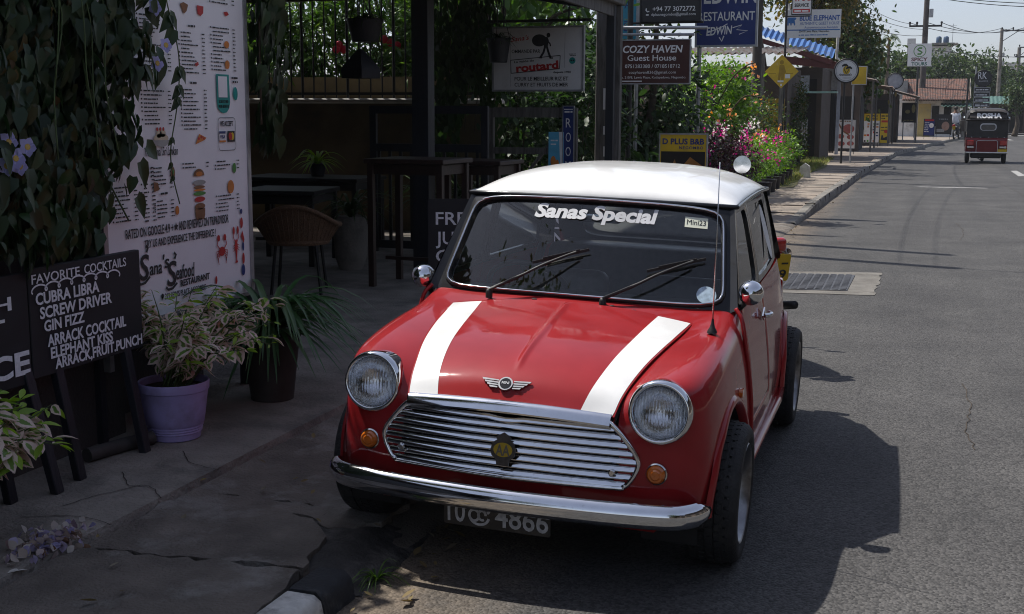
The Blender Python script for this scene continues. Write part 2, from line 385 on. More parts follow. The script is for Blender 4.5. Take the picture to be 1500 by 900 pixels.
def asphalt():
    m, t, b = _nodes('asphalt'); N = t.nodes; L = t.links
    tc = N.new('ShaderNodeTexCoord'); o = tc.outputs['Object']
    def noise(s, d, r=.6):
        n = N.new('ShaderNodeTexNoise'); n.inputs['Scale'].default_value = s; n.inputs['Detail'].default_value = d; n.inputs['Roughness'].default_value = r; L.new(o, n.inputs['Vector']); return n.outputs[0]
    def ramp(src, a, c, pa=.3, pc=.7):
        r = N.new('ShaderNodeValToRGB'); e = r.color_ramp.elements; e[0].position = pa; e[1].position = pc; e[0].color = (*a, 1); e[1].color = (*c, 1); L.new(src, r.inputs[0]); return r.outputs[0]
    def mix(f, a, bb, mode='MIX', fv=None):
        x = N.new('ShaderNodeMix'); x.data_type = 'RGBA'; x.blend_type = mode
        if fv is None: L.new(f, x.inputs['Factor'])
        else: x.inputs['Factor'].default_value = fv
        L.new(a, x.inputs['A']); L.new(bb, x.inputs['B']); return x.outputs['Result']
    v = N.new('ShaderNodeTexVoronoi'); v.inputs['Scale'].default_value = 95; L.new(o, v.inputs['Vector'])
    sep = N.new('ShaderNodeSeparateColor'); L.new(v.outputs['Color'], sep.inputs[0])
    base = ramp(noise(1.1, 6), (.046, .045, .045), (.080, .078, .076))
    agg = ramp(sep.outputs[0], (.45, .45, .45), (1.55, 1.53, 1.51), .05, .97)
    c = mix(None, base, agg, 'MULTIPLY', .8)
    # long streaks worn by wheels along the road
    mp = N.new('ShaderNodeMapping'); mp.inputs['Scale'].default_value = (1.3, .05, 1); L.new(o, mp.inputs[0])
    ns = N.new('ShaderNodeTexNoise'); ns.inputs['Scale'].default_value = 1.6; ns.inputs['Detail'].default_value = 4; L.new(mp.outputs[0], ns.inputs['Vector'])
    c = mix(None, c, ramp(ns.outputs[0], (.82, .82, .83), (1.10, 1.09, 1.08), .35, .65), 'MULTIPLY', .7)
    # sandy dust beside the kerb
    sx = N.new('ShaderNodeSeparateXYZ'); L.new(o, sx.inputs[0])
    mr = N.new('ShaderNodeMapRange'); mr.inputs[1].default_value = .45; mr.inputs[2].default_value = -.30; L.new(sx.outputs[0], mr.inputs[0])
    nd = noise(2.2, 8, .7); mu = N.new('ShaderNodeMath'); mu.operation = 'MULTIPLY'; L.new(mr.outputs[0], mu.inputs[0]); L.new(nd, mu.inputs[1])
    m3 = N.new('ShaderNodeMapRange'); m3.inputs[1].default_value = .15; m3.inputs[2].default_value = .5; m3.inputs[4].default_value = .9; L.new(mu.outputs[0], m3.inputs[0])
    c = mix(m3.outputs[0], c, mix(None, ramp(nd, (.125, .098, .072), (.19, .15, .112)), agg, 'MULTIPLY', .45))
    L.new(c, b.inputs['Base Color']); b.inputs['Roughness'].default_value = .78; b.inputs['Specular IOR Level'].default_value = .35
    bp = N.new('ShaderNodeBump'); bp.inputs['Strength'].default_value = .8; bp.inputs['Distance'].default_value = .006; L.new(v.outputs['Distance'], bp.inputs['Height']); bp.invert = True
    L.new(bp.outputs[0], b.inputs['Normal']); return m
M_ASPHALT = asphalt()
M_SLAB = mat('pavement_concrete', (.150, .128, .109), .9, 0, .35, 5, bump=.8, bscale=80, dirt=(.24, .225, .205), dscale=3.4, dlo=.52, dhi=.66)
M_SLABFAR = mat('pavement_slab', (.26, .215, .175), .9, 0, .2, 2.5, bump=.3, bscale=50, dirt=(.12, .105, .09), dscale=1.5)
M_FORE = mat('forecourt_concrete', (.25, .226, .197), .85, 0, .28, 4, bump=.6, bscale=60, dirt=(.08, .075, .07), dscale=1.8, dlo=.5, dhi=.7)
M_KERBW = mat('kerb_white', (.55, .54, .51), .85, 0, .2, 20, bump=.4, bscale=60, dirt=(.18, .17, .16), dscale=9, dlo=.52, dhi=.68)
M_KERBB = mat('kerb_black', (.02, .022, .026), .8, 0, .3, 20, bump=.4, bscale=60, dirt=(.10, .10, .10), dscale=9, dlo=.56, dhi=.75)
M_KERB = mat('kerb_stone', (.20, .185, .165), .9, 0, .25, 5, bump=.4, bscale=50, dirt=(.08, .075, .065), dscale=2)
M_SOIL = mat('soil', (.05, .038, .028), .95, 0, .35, 14, bump=.8, bscale=30)
M_GRASSBED = mat('dry_grass_bed', (.13, .13, .05), .95, 0, .35, 9, bump=.6, bscale=60, dirt=(.20, .16, .09), dscale=3)
# ================================================================ THE RED CAR
def paint(name, col):
    m, t, b = _nodes(name); N = t.nodes; L = t.links
    tc = N.new('ShaderNodeTexCoord'); nz = N.new('ShaderNodeTexNoise'); nz.inputs['Scale'].default_value = 6; nz.inputs['Detail'].default_value = 8
    L.new(tc.outputs['Object'], nz.inputs['Vector'])
    rp = N.new('ShaderNodeValToRGB'); e = rp.color_ramp.elements; e[0].position = .35; e[1].position = .7
    e[0].color = tuple(c * .9 for c in col) + (1,); e[1].color = tuple(min(1, c * 1.1 + .004) for c in col) + (1,)
    L.new(nz.outputs[0], rp.inputs[0]); L.new(rp.outputs[0], b.inputs['Base Color'])
    b.inputs['Roughness'].default_value = .5; b.inputs['Specular IOR Level'].default_value = .05; b.inputs['Coat Weight'].default_value = .85; b.inputs['Coat IOR'].default_value = 1.45
    n2 = N.new('ShaderNodeTexNoise'); n2.inputs['Scale'].default_value = 14; n2.inputs['Detail'].default_value = 10; L.new(tc.outputs['Object'], n2.inputs['Vector'])
    mr = N.new('ShaderNodeMapRange'); mr.inputs[1].default_value = .35; mr.inputs[2].default_value = .75; mr.inputs[3].default_value = .04; mr.inputs[4].default_value = .12
    L.new(n2.outputs[0], mr.inputs[0]); L.new(mr.outputs[0], b.inputs['Coat Roughness'])
    n3 = N.new('ShaderNodeTexNoise'); n3.inputs['Scale'].default_value = 5; n3.inputs['Detail'].default_value = 2; L.new(tc.outputs['Object'], n3.inputs['Vector'])
    bp = N.new('ShaderNodeBump'); bp.inputs['Strength'].default_value = .06; bp.inputs['Distance'].default_value = .02
    L.new(n3.outputs[0], bp.inputs['Height']); L.new(bp.outputs[0], b.inputs['Normal']); L.new(bp.outputs[0], b.inputs['Coat Normal'])
    return m
C_RED = paint('red_paint', (.29, .0135, .0165)); C_WHITE = paint('white_paint', (.78, .78, .77)); C_BLACK = paint('black_paint', (.012, .013, .016))
C_CHROME = mat('chrome', (.72, .73, .75), .07, 1., .06, 20, dirt=(.35, .33, .3), dscale=30, dlo=.62, dhi=.85)
C_DULLCHROME = mat('weathered_chrome', (.6, .6, .6), .2, 1., .15, 30)
C_RUB = mat('black_rubber', (.012, .012, .013), .55, 0, .3, 20)
C_TYRE = mat('tyre_rubber', (.018, .018, .019), .75, 0, .3, 12, bump=.3, bscale=90, dirt=(.06, .055, .05), dscale=9, dlo=.55, dhi=.9)
C_ALLOY = mat('alloy', (.5, .5, .51), .3, 1., .2, 15)
C_DULLALLOY = mat('dull_alloy', (.30, .30, .31), .38, 1., .25, 15, dirt=(.10, .09, .08), dscale=9, dlo=.5, dhi=.75)
C_DARK = mat('dark_interior', (.012, .012, .013), .8)
C_SEAT = mat('grey_vinyl', (.07, .07, .072), .45, 0, .2, 30)
C_GLASS = glass_mat('window_glass', (.90, .93, .92), 1.6, 0, .003)
C_SGLASS = glass_mat('side_glass', (.90, .93, .92), 1.5, 0, .006)
C_LAMPGLASS = glass_mat('lamp_glass', (.9, .92, .93), 1.45, .02)
C_AMBER = mat('amber_lens', (.55, .13, .01), .18, 0, .15, 40, coat=1)
C_WHITEP = mat('white_lettering', (.75, .75, .74), .5)
C_GREYP = mat('silver_lettering', (.62, .63, .65), .35)
CAR_ROLL = .03078
car = thing('parked_car', 'small red car with white roof and two white bonnet stripes, parked beside the kerb', 'car',
            (.66 - .66 * math.cos(CAR_ROLL), 0, .66 * math.sin(CAR_ROLL)))
car.rotation_euler = (0, CAR_ROLL, 0)
# ---- body shell: one cage, halves mirrored, subdivided
c_top = { # row: {column: point}
 0: {0: (0, .325, .842), 1: (.26, .345, .840), 2: (.49, .388, .832), 3: (.572, .425, .838), 4: (.628, .455, .828)},
 1: {0: (0, .262, .820), 1: (.26, .268, .811), 2: (.482, .288, .785), 3: (.572, .30, .799), 4: (.640, .31, .772)},
 2: {2: (.467, .13, .767), 3: (.575, .13, .790), 4: (.648, .13, .752)},
 3: {2: (.442, -.045, .745), 3: (.573, -.045, .777), 4: (.650, -.04, .736)},
 4: {2: (.417, -.195, .717), 3: (.562, -.19, .762), 4: (.647, -.18, .716)},
 5: {2: (.393, -.31, .678), 3: (.546, -.32, .748), 4: (.637, -.29, .698)},
 6: {2: (.373, -.405, .638), 3: (.525, -.418, .722), 4: (.618, -.372, .668)}}
c_front = [ # levels 1.. below row 6
 {2: (.370, -.440, .56), 3: (.508, -.440, .60), 4: (.628, -.376, .57)},
 {2: (.38, -.448, .47), 3: (.513, -.442, .48), 4: (.636, -.37, .46)},
 {0: (0, -.462, .352), 1: (.26, -.458, .356), 2: (.39, -.450, .365), 3: (.518, -.440, .37), 4: (.640, -.365, .36)},
 {0: (0, -.44, .27), 1: (.26, -.438, .27), 2: (.39, -.43, .27), 3: (.515, -.415, .268), 4: (.636, -.35, .27)},
 {0: (0, -.37, .235), 1: (.26, -.37, .235), 2: (.39, -.36, .235), 3: (.50, -.345, .235), 4: (.61, -.31, .24)}]
ky = [-.372, -.29, -.18, -.04, .13, .31, .455, .75, 1.05, 1.4, 1.75, 2.05, 2.26, 2.385]
s0 = [None] * 7 + [(.634, .75, .848), (.634, 1.05, .852), (.628, 1.4, .852), (.618, 1.75, .850), (.602, 2.05, .845), (.578, 2.26, .835), (.525, 2.385, .815)]
sx = {1: [.628, .656, .668, .674, .675, .672, .666, .664, .664, .660, .652, .638, .615, .57],
      2: [.636, .664, .680, .688, .691, .692, .690, .688, .688, .684, .676, .660, .636, .59],
      3: [.640, .668, .686, .695, .699, .701, .702, .703, .703, .700, .692, .677, .652, .60],
      4: [.636, .662, .678, .686, .690, .692, .692, .692, .692, .690, .682, .667, .645, .60]}
sz = {1: [.57, .60, .62, .635, .65, .665, .685, .70, .70, .70, .70, .69, .68, .67],
      2: [.46, .49, .50, .51, .52, .53, .54, .55, .55, .55, .55, .54, .54, .53],
      3: [.36, .375, .38, .38, .38, .38, .38, .38, .38, .38, .38, .38, .38, .38],
      4: [.27, .262, .255, .25, .25, .25, .25, .25, .25, .25, .25, .26, .265, .27]}
cb = bmesh.new(); _vc = {}
def cv(p):
    k = tuple(round(c, 4) for c in p)
    if k not in _vc: _vc[k] = cb.verts.new(p)
    return _vc[k]
def cface(ps, mi=0):
    for sgn in (1, -1):
        q = [(sgn * p[0] if p[0] else 0., p[1], p[2]) for p in ps]
        if sgn < 0: q.reverse()
        vs = []
        for v in (cv(p) for p in q):
            if v not in vs: vs.append(v)
        if len(vs) > 2:
            f = cb.faces.new(vs); f.material_index = mi
for r in range(6):
    for c in range(4):
        if all(k in c_top[r + j] for j in (0, 1) for k in (c, c + 1)):
            cface([c_top[r][c], c_top[r + 1][c], c_top[r + 1][c + 1], c_top[r][c + 1]])
fr = [c_top[6]] + c_front
for r in range(5):
    for c in range(4):
        if all(k in fr[r + j] for j in (0, 1) for k in (c, c + 1)):
            cface([fr[r][c], fr[r + 1][c], fr[r + 1][c + 1], fr[r][c + 1]])
side = {}
for k in range(14):
    side[0, k] = c_top[6 - k][4] if k <= 6 else s0[k]
    for l in range(1, 5):
        side[l, k] = fr[l][4] if k == 0 else (sx[l][k], ky[k], sz[l][k])
for k in range(13):
    for l in range(4):
        door = 6 <= k < 8 and l < 3
        cface([side[l, k], side[l + 1, k], side[l + 1, k + 1], side[l, k + 1]], 1 if door else 0)
back = [[(x, y, z) for x, y in ((None, None), (.42, 2.455), (.2, 2.475), (0, 2.48))] for z in (.815, .67, .53, .38, .27)]
for l in range(5): back[l][0] = side[l, 13]
for l in range(4):
    for k in range(3):
        cface([back[l][k], back[l + 1][k], back[l + 1][k + 1], back[l][k + 1]])
bmesh.ops.recalc_face_normals(cb, faces=cb.faces)
_me = bpy.data.meshes.new('cage'); cb.to_mesh(_me); cb.free()
_me.materials.append(C_RED); _me.materials.append(C_RED)
_o = bpy.data.objects.new('cage', _me); COL.objects.link(_o)
_s = _o.modifiers.new('s', 'SUBSURF'); _s.levels = 4; _s.render_levels = 4
bpy.context.view_layer.update()
_fine = bpy.data.meshes.new_from_object(_o.evaluated_get(bpy.context.evaluated_depsgraph_get()))
bpy.data.objects.remove(_o); bpy.data.meshes.remove(_me)
bm = bmesh.new(); bm.from_mesh(_fine); bm.normal_update()
if sum(f.normal.x * (1 if f.calc_center_median().x > 0 else -1) for f in bm.faces if abs(f.calc_center_median().x) > .6) < 0:
    bmesh.ops.reverse_faces(bm, faces=bm.faces)
ARCH = [(.0, .255, .318), (2.036, .258, .305)]
for (ay, azc, ar) in ARCH:
    kill = []
    for f in bm.faces:
        if all(abs(v.co.x) > .5 and math.hypot(v.co.y - ay, v.co.z - azc) < ar for v in f.verts): kill.append(f)
    bmesh.ops.delete(bm, geom=kill, context='FACES')
    for v in bm.verts:
        if abs(v.co.x) > .5:
            d = math.hypot(v.co.y - ay, v.co.z - azc)
            if d < ar and d > .01:
                v.co.y = ay + (v.co.y - ay) * ar / d; v.co.z = azc + (v.co.z - azc) * ar / d
kill = [f for f in bm.faces if f.calc_center_median().y < -.3 and math.hypot(abs(f.calc_center_median().x) - .503, f.calc_center_median().z - .615) < .088]
bmesh.ops.delete(bm, geom=kill, context='FACES')
for v in [v for v in bm.verts if not v.link_faces]: bm.verts.remove(v)
# sink the edges of the doors a little so a shut line shows
bm.normal_update()
seam = [v for v in bm.verts if len({f.material_index for f in v.link_faces}) > 1]
for v in seam: v.co -= v.normal * .009
def split_mesh(bm, keep):
    c = bm.copy(); bmesh.ops.delete(c, geom=[f for f in c.faces if not keep(f)], context='FACES')
    for f in c.faces: f.material_index = 0
    return c
def bm_obj(b, name, m, parent, smooth=50):
    me = bpy.data.meshes.new(name); b.to_mesh(me); b.free(); me.shade_smooth()
    if smooth < 179: me.set_sharp_from_angle(angle=R(smooth))
    return link(name, me, m, parent)
body = bm_obj(split_mesh(bm, lambda f: f.material_index == 0), 'body', C_RED, car)
doors = {}
for sgn in (1, -1):
    doors[sgn] = bm_obj(split_mesh(bm, lambda f: f.material_index == 1 and f.calc_center_median().x * sgn > 0), 'door', C_RED, car)
bm.free()
# ---- bonnet as a sampled surface
HC = [(.272, .831), (.12, .806), (-.05, .777), (-.20, .750), (-.32, .716), (-.408, .671), (-.462, .610)]
HE = [(.480, .286, .789), (.464, .132, .771), (.439, -.045, .749), (.414, -.195, .721), (.390, -.31, .682), (.372, -.395, .640), (.360, -.452, .590)]
hc = crom([(0, a, b) for a, b in HC], 8); he = crom(HE, 8)
def hood(s, t, off=0.):
    """s -1..1 across, t 0..1 rear to front"""
    def at(L, t):
        q = t * (len(L) - 1); i = min(int(q), len(L) - 2); return L[i].lerp(L[i + 1], q - i)
    c = at(hc, t); e = at(he, t); a = abs(s)
    p = Vector((e.x * s, c.y + (e.y - c.y) * a ** 2, c.z + (e.z - c.z) * a ** 2.0))
    return p
def hoodn(s, t, off):
    e = .01; p = hood(s, t)
    du = hood(min(1, s + e), t) - hood(max(-1, s - e), t); dv = hood(s, min(1, t + e)) - hood(s, max(0, t - e))
    n = dv.cross(du); n.normalize()
    if n.z < 0 and n.y > 0: n = -n
    if n.z < -.2: n = -n
    return p + n * off
sS = sorted(set([-1 + 2 * j / 32 for j in range(33)] + [k * .009 for k in range(-7, 8)]))
b = MB()
rows = []
for i in range(49):
    t = i / 48; row = []
    for j in range(len(sS)):
        s = sS[j]; fade = max(0, min(1, t / .06)) * max(0, min(1, (.76 - t) / .12))
        row.append(hoodn(s, t, .004 + .0075 * fade * math.exp(-(s * .42 / .012) ** 2)))
    lo = [hoodn(-1, t, .0) + Vector((.004, 0, -.016))]; hi = [hoodn(1, t, .0) + Vector((-.004, 0, -.016))]
    rows.append(lo + row + hi)
b.grid(rows)
front = rows[-1]; b.grid([front, [p + Vector((0, .02, -.012)) for p in front]])
rear = rows[0]; b.grid([[p + Vector((0, -.003, -.015)) for p in rear], rear])
b.build('bonnet', C_RED, car, 55)
b = MB(); b.grid([[hood(-1 + 2 * j / 12, i / 12) + Vector((0, 0, -.03)) for j in range(13)] for i in range(13)])
b.grid([[Vector((x, -.405, z)) for x in (-.38, 0, .38)] for z in (.25, .58)])
b.build('engine_bay', C_DARK, car)
for sgn in (1, -1):
    b = MB(); rws = []
    for i in range(1, 49):
        t = i / 48; e = he[min(len(he) - 1, int(t * (len(he) - 1)))].x
        xo = .476 + (.352 - .476) * t; xi = .352 + (.248 - .352) * t
        a1 = min(.985, xo / e); a0 = xi / e
        rws.append([hoodn(sgn * (a0 + (a1 - a0) * k / 6), t, .0052) for k in range(7)])
    b.grid(rws); o = b.build('bonnet_stripe', C_WHITE, car, 180)
# winged badge on the bonnet nose
b = MB(); tB = .885
pB = hoodn(-.045, tB, .006); rx = (hood(.1, tB) - hood(-.1, tB)).normalized(); uy = (hood(-.045, tB - .03) - hood(-.045, tB + .03)).normalized()
MBd = frame(pB, rx, uy)
b.prism(disc(.025, 28), MBd, .009)
for sgn in (1, -1):
    for k in range(4):
        x0 = .026; x1 = .086 - k * .010; y = .014 - k * .0088
        b.prism([(sgn * x0, y), (sgn * x1, y + .003), (sgn * (x1 - .004), y - .0035), (sgn * x0, y - .0045)][::sgn], MBd, .006)
bd = b.build('bonnet_badge', C_ALLOY, car, 40)
b = MB(); b.prism(disc(.0195, 24), MBd @ Matrix.Translation((0, 0, .0095)), .001)
bc = b.build('badge_centre', C_BLACK, bd)
b = MB(); txt(b, 'MINI', MBd, 0, -.003, h=.009, bold=.02, z=.0115, d=.0005); b.build('badge_lettering', C_GREYP, bd)
# ---- windscreen, frame, roof
def wsf(s, t, off=0.):
    p = Vector((s * (.602 + (.538 - .602) * t), .322 + (.615 - .322) * t + (.085 - .02 * t) * s * s, .832 + (1.213 - .832) * t - (.012 + .008 * t) * s * s))
    return p + Vector((0, -.79, .61)) * off
def rring(w, h, n, r):
    """n points of a rounded rectangle in -1..1 coordinates, matched by angle"""
    pts = []
    out = rrect(2 * w, 2 * h, r, 10); 
    return out
def srect(w, h, p, n=72):
    pts = []
    for k in range(n):
        a = 2 * PI * k / n; c, s_ = math.cos(a), math.sin(a)
        q = (abs(c) ** p + abs(s_) ** p) ** (-1 / p); pts.append((w * c * q, h * s_ * q))
    return pts
n_ = 96
def wring(w, h, p, off): return [wsf(x, .5 + y / 2, off) for x, y in srect(w, h, p, n_)]
b = MB(); b.ring_strip([wring(1.0, 1.0, 60, -.012), wring(1.0, 1.0, 60, .0), wring(.965, .955, 14, .003), wring(.94, .905, 9, .001), wring(.93, .885, 9, -.02)])
# side frames
def sf(y, z, off=0.):
    t = (z - .85) / .345
    x = .628 - .080 * t + .012 * t * (1 - t)
    x -= max(0, (y - 1.0)) ** 2 * .035 * (1 - .3 * t)
    return Vector((x + off, y, z))
def poly_ring(b, outer, inner, sgn, seg=10, rad=.04):
    """outer and inner: 4 corners (y, z); builds the frame between and returns the loops of the opening"""
    def dense(q, r):
        pts = []
        for i in range(4):
            p0, p1, p2 = Vector(q[i - 1]), Vector(q[i]), Vector(q[(i + 1) % 4])
            a = p1 + (p0 - p1).normalized() * r; c = p1 + (p2 - p1).normalized() * r
            for k in range(7):
                t = k / 6; pts.append((1 - t) ** 2 * a + 2 * t * (1 - t) * p1 + t * t * c)
            nx = Vector(q[(i + 1) % 4]); n2 = Vector(q[(i + 2) % 4]); e = nx + (p1 - nx).normalized() * r
            for k in range(1, seg): pts.append(c.lerp(e, k / seg))
        return pts
    o = dense(outer, .002); i_ = dense(inner, rad)
    lo = [sf(p.x, p.y, .0) for p in o]; mid = [sf(p.x, p.y, .004) for p in [a.lerp(c, .6) for a, c in zip(o, i_)]]
    li = [sf(p.x, p.y, .001) for p in i_]; l2 = [v + Vector((-.018, 0, 0)) for v in li]
    b.ring_strip([[Vector((sgn * v.x, v.y, v.z)) for v in lp] for lp in (lo, mid, li, l2)])
    return i_
dO = [(.395, .838), (1.03, .848), (1.03, 1.202), (.69, 1.204)]; dI = [(.475, .872), (.985, .880), (.99, 1.172), (.705, 1.172)]
qO = [(1.03, .848), (2.10, .842), (1.93, 1.196), (1.03, 1.202)]; qI = [(1.07, .880), (1.80, .875), (1.69, 1.168), (1.065, 1.172)]
opens = {}
for sgn in (1, -1):
    opens[sgn, 'd'] = poly_ring(b, dO, dI, sgn); opens[sgn, 'q'] = poly_ring(b, qO, qI, sgn)
for sgn in (1, -1):
    b.grid([[wsf(sgn * .99, k / 10, -.001) for k in range(11)], [Vector((sgn * (wsf(1, k / 10).x + sf(.395 + .295 * k / 10, .838 + .366 * k / 10).x + .02) / 2, (wsf(1, k / 10).y + .395 + .295 * k / 10) / 2, .835 + .37 * k / 10)) for k in range(11)],
            [Vector((sgn * sf(.41 + .295 * k / 10, .838 + .366 * k / 10, .001).x, .41 + .295 * k / 10, .838 + .366 * k / 10)) for k in range(11)]])
# rear frame
def rrf(s, t, off=0.):
    return Vector((s * (.565 - .055 * t), 2.33 - .38 * t - .05 * s * s, .83 + .37 * t)) + Vector((0, .7, .7)) * off
def rg(w, h, p, off): return [rrf(x, .5 + y / 2, off) for x, y in srect(w, h, p, n_)]
b.ring_strip([rg(1.06, 1.08, 40, -.004), rg(.98, .97, 20, .002), rg(.82, .70, 8, .0), rg(.81, .68, 8, -.02)])
frame_o = b.build('window_frame', C_BLACK, car, 45)
b = MB(); b.ring_strip([rg(.82 * k, .70 * k, 8, -.008) for k in (1, .5, .01)]); b.build('rear_window', C_SGLASS, car, 180)
# glass
b = MB(); b.ring_strip([wring(.945 * k, .91 * k, 9, -.006) for k in (1, .8, .6, .4, .2, .004)]); ws = b.build('windscreen', C_GLASS, car, 180)
b = MB(); b.tube(wring(.955, .93, 10, .005), .0095, 6, True); b.build('screen_seal', C_RUB, ws, 180)
b = MB(); b.tube(wring(.952, .925, 10, .013), .0042, 6, True); b.build('chrome_strip', C_CHROME, ws, 180)
for sgn in (1, -1):
    for key, nm in (('d', 'door_window'), ('q', 'side_window')):
        q = opens[sgn, key]; cen = sum(q, Vector((0, 0))) / len(q)
        b = MB(); b.ring_strip([[Vector((sgn * (sf(*(cen + (p - cen) * k), -.008).x), *(cen + (p - cen) * k))) for p in q] for k in (1.01, .6, .3, .01)])
        b.build(nm, C_SGLASS, car, 180)
        if key == 'q' and sgn > 0:
            b = MB(); M_ = frame(sf(1.62, 1.02, .0), (0, 1, 0), (-.3, 0, 1)); b.prism([(x * .07, y * .13) for x, y in disc(1, 24)], M_, .001); b.build('window_sticker', C_WHITEP, car)
# roof
def rf(s, t, off=0.):
    y0, y1 = .610 + .075 * s * s, 1.985 - .035 * s * s
    y = y0 + (y1 - y0) * t
    w = .556 - .022 * t
    ze = 1.212 + .012 * math.sin(PI * t) - .008 * s * s
    u = 2 * t - 1
    h = .100 * max(0, 1 - abs(s) ** 3.4) ** .70 * max(0, 1 - abs(u) ** 4.2) ** .62
    return Vector((s * w, y, ze + h + off))
b = MB()
sv = [math.sin(PI / 2 * (-1 + 2 * j / 40)) for j in range(41)]; tv = [.5 - .5 * math.cos(PI * i / 40) for i in range(41)]
b.grid([[rf(s, t) for s in sv] for t in tv]); b.build('roof', C_WHITE, car, 180)
b = MB()
edge = [rf(s, 0) for s in sv] + [rf(1, t) for t in tv[1:]] + [rf(s, 1) for s in reversed(sv[:-1])] + [rf(-1, t) for t in reversed(tv[1:-1])]
edge = [Vector((p.x * 1.012, p.y, p.z - .004)) for p in edge]
b.tube(edge, .0095, 8, True); b.build('roof_gutter', C_BLACK, car, 180)
b = MB(); b.grid([[rf(s, t, -.03) for s in sv[3:-3]] for t in tv[3:-3]]); b.build('roof_lining', C_SEAT, car, 180)
# ---- windscreen lettering and stickers
def wsM(s, t, off=-.0025, rot=0.):
    e = .02; p = wsf(s, t, off); x = wsf(s + e, t) - wsf(s - e, t); y = wsf(s, t + e) - wsf(s, t - e); return frame(p, x, y)
b = MB(); word = 'Sanas Special'
# letters follow the curve of the glass: set as five short runs
runs = ['San', 'as ', 'Spe', 'cial']
txt(b, 'Sanas', wsM(-.235, .785), 0, 0, h=.062, w=.222, bold=.04, shear=.12, z=.0, d=.0008); txt(b, 'Special', wsM(.245, .785), 0, 0, h=.062, w=.262, bold=.04, shear=.12, z=.0, d=.0008)
b.build('screen_lettering', C_GREYP, ws)
b = MB(); M_ = wsM(.76, .83); b.prism([(-.045, -.024), (.045, -.024), (.045, .024), (-.045, .024)], M_, .0008); st = b.build('screen_sticker', mat('cream_sticker', (.66, .68, .55), .6), ws)
b = MB(); txt(b, 'Mini23', M_, 0, -.011, h=.023, w=.074, bold=.0, z=.0015, d=.0004); b.build('sticker_lettering', C_BLACK, st)
b = MB(); b.prism(disc(.038, 32), wsM(.845, .15), .0008); b.build('licence_disc', mat('pale_blue_paper', (.40, .52, .62), .6, 0, .25, 60), ws)
# ---- grille
GO = [(-.335, .583), (-.30, .590), (0, .602), (.30, .590), (.335, .583), (.372, .555), (.425, .492), (.446, .452), (.440, .418), (.418, .378), (.400, .364), (.36, .358), (0, .354), (-.36, .358), (-.400, .364), (-.418, .378), (-.440, .418), (-.446, .452), (-.425, .492), (-.372, .555)]
def gy(x): return -.476 + .028 * (abs(x) / .45) ** 2.2
def halfw(z):
    P_ = [(.602, .30), (.583, .335), (.555, .372), (.492, .425), (.452, .446), (.418, .440), (.378, .418), (.364, .40), (.358, .36)]
    for (a, wa), (c, wc) in zip(P_, P_[1:]):
        if c <= z <= a: return wa + (wc - wa) * (a - z) / (a - c)
    return .36
gr = MB(); gl_ = crom([(x, gy(x), z) for x, z in GO] + [(GO[0][0], gy(GO[0][0]), GO[0][1])], 4)[:-1]
gr.tube(gl_, .0085, 8, True); grille = gr.build('grille', C_CHROME, car, 180)
for k in range(8):
    z = .556 - k * .0262; hw = halfw(z) - .006
    b = MB(); rws = []
    for j in range(25):
        x = -hw + 2 * hw * j / 24; y = gy(x) + .004
        dz = 0
        if k == 0 and abs(x) < .06: dz = -.006 * math.cos(x / .06 * PI / 2)     # the top slat is bent in the middle
        rws.append([Vector((x, y + .010, z - .0105 + dz)), Vector((x, y - .005, z - .0100 + dz)), Vector((x, y - .008, z - .006 + dz)), Vector((x, y - .0045, z + .003 + dz)), Vector((x, y + .002, z + .009 + dz)), Vector((x, y + .016, z + .0105 + dz))])
    b.grid(rws); b.build('slat', C_CHROME, grille, 40)
b = MB(); rws = []
for j in range(29):
    x = -.352 + .704 * j / 28; zc = .594 - .012 * (abs(x) / .35) ** 2; y = gy(x)
    rws.append([Vector((x, y + .012, zc + .019)), Vector((x, y - .001, zc + .0175)), Vector((x, y - .010, zc + .008)), Vector((x, y - .018, zc - .004)), Vector((x, y - .022, zc - .012)), Vector((x, y - .020, zc - .018)), Vector((x, y + .005, zc - .020))])
b.grid(rws); b.build('bonnet_lip_trim', C_CHROME, car, 40)
for sgn in (1, -1):
    b = MB(); b.lathe([(.012, 0), (.012, .008), (.008, .012), (.0, .012)], 14, frame((sgn * .365 if sgn > 0 else -.375, gy(.37) - .006, .412), (1, 0, 0), (0, 0, 1))); b.build('grille_button', C_DULLCHROME, grille, 40)
# enamel badge on the grille: shield with two tall letters on yellow
MA = frame((.0, gy(0) - .012, .452), (1, 0, 0), (0, .08, 1)) @ Matrix.Diagonal((1.22, 1.05, 1, 1))
b = MB(); b.prism([(-.017, -.052), (.017, -.052), (.019, -.034), (.032, -.022), (.036, -.002), (.030, .020), (.018, .030), (.022, .038), (.012, .046), (0, .054), (-.012, .046), (-.022, .038), (-.018, .030), (-.030, .020), (-.036, -.002), (-.032, -.022), (-.019, -.034)], MA, .006)
ab = b.build('grille_badge', mat('dark_bronze', (.09, .08, .075), .4, .7, .3, 60), car)
b = MB(); b.prism([(x * .027, y * .023 - .001) for x, y in disc(1, 24)], MA @ Matrix.Translation((0, 0, .0065)), .0012); b.build('badge_enamel', mat('yellow_enamel', (.42, .28, .02), .3), ab)
b = MB()
for sgn in (1, -1):
    txt(b, 'A', MA, sgn * .0095, -.019, h=.034, w=.021, bold=.02, z=.0085, d=.001)
b.build('badge_lettering', mat('badge_metal', (.16, .15, .14), .35, .8), ab)
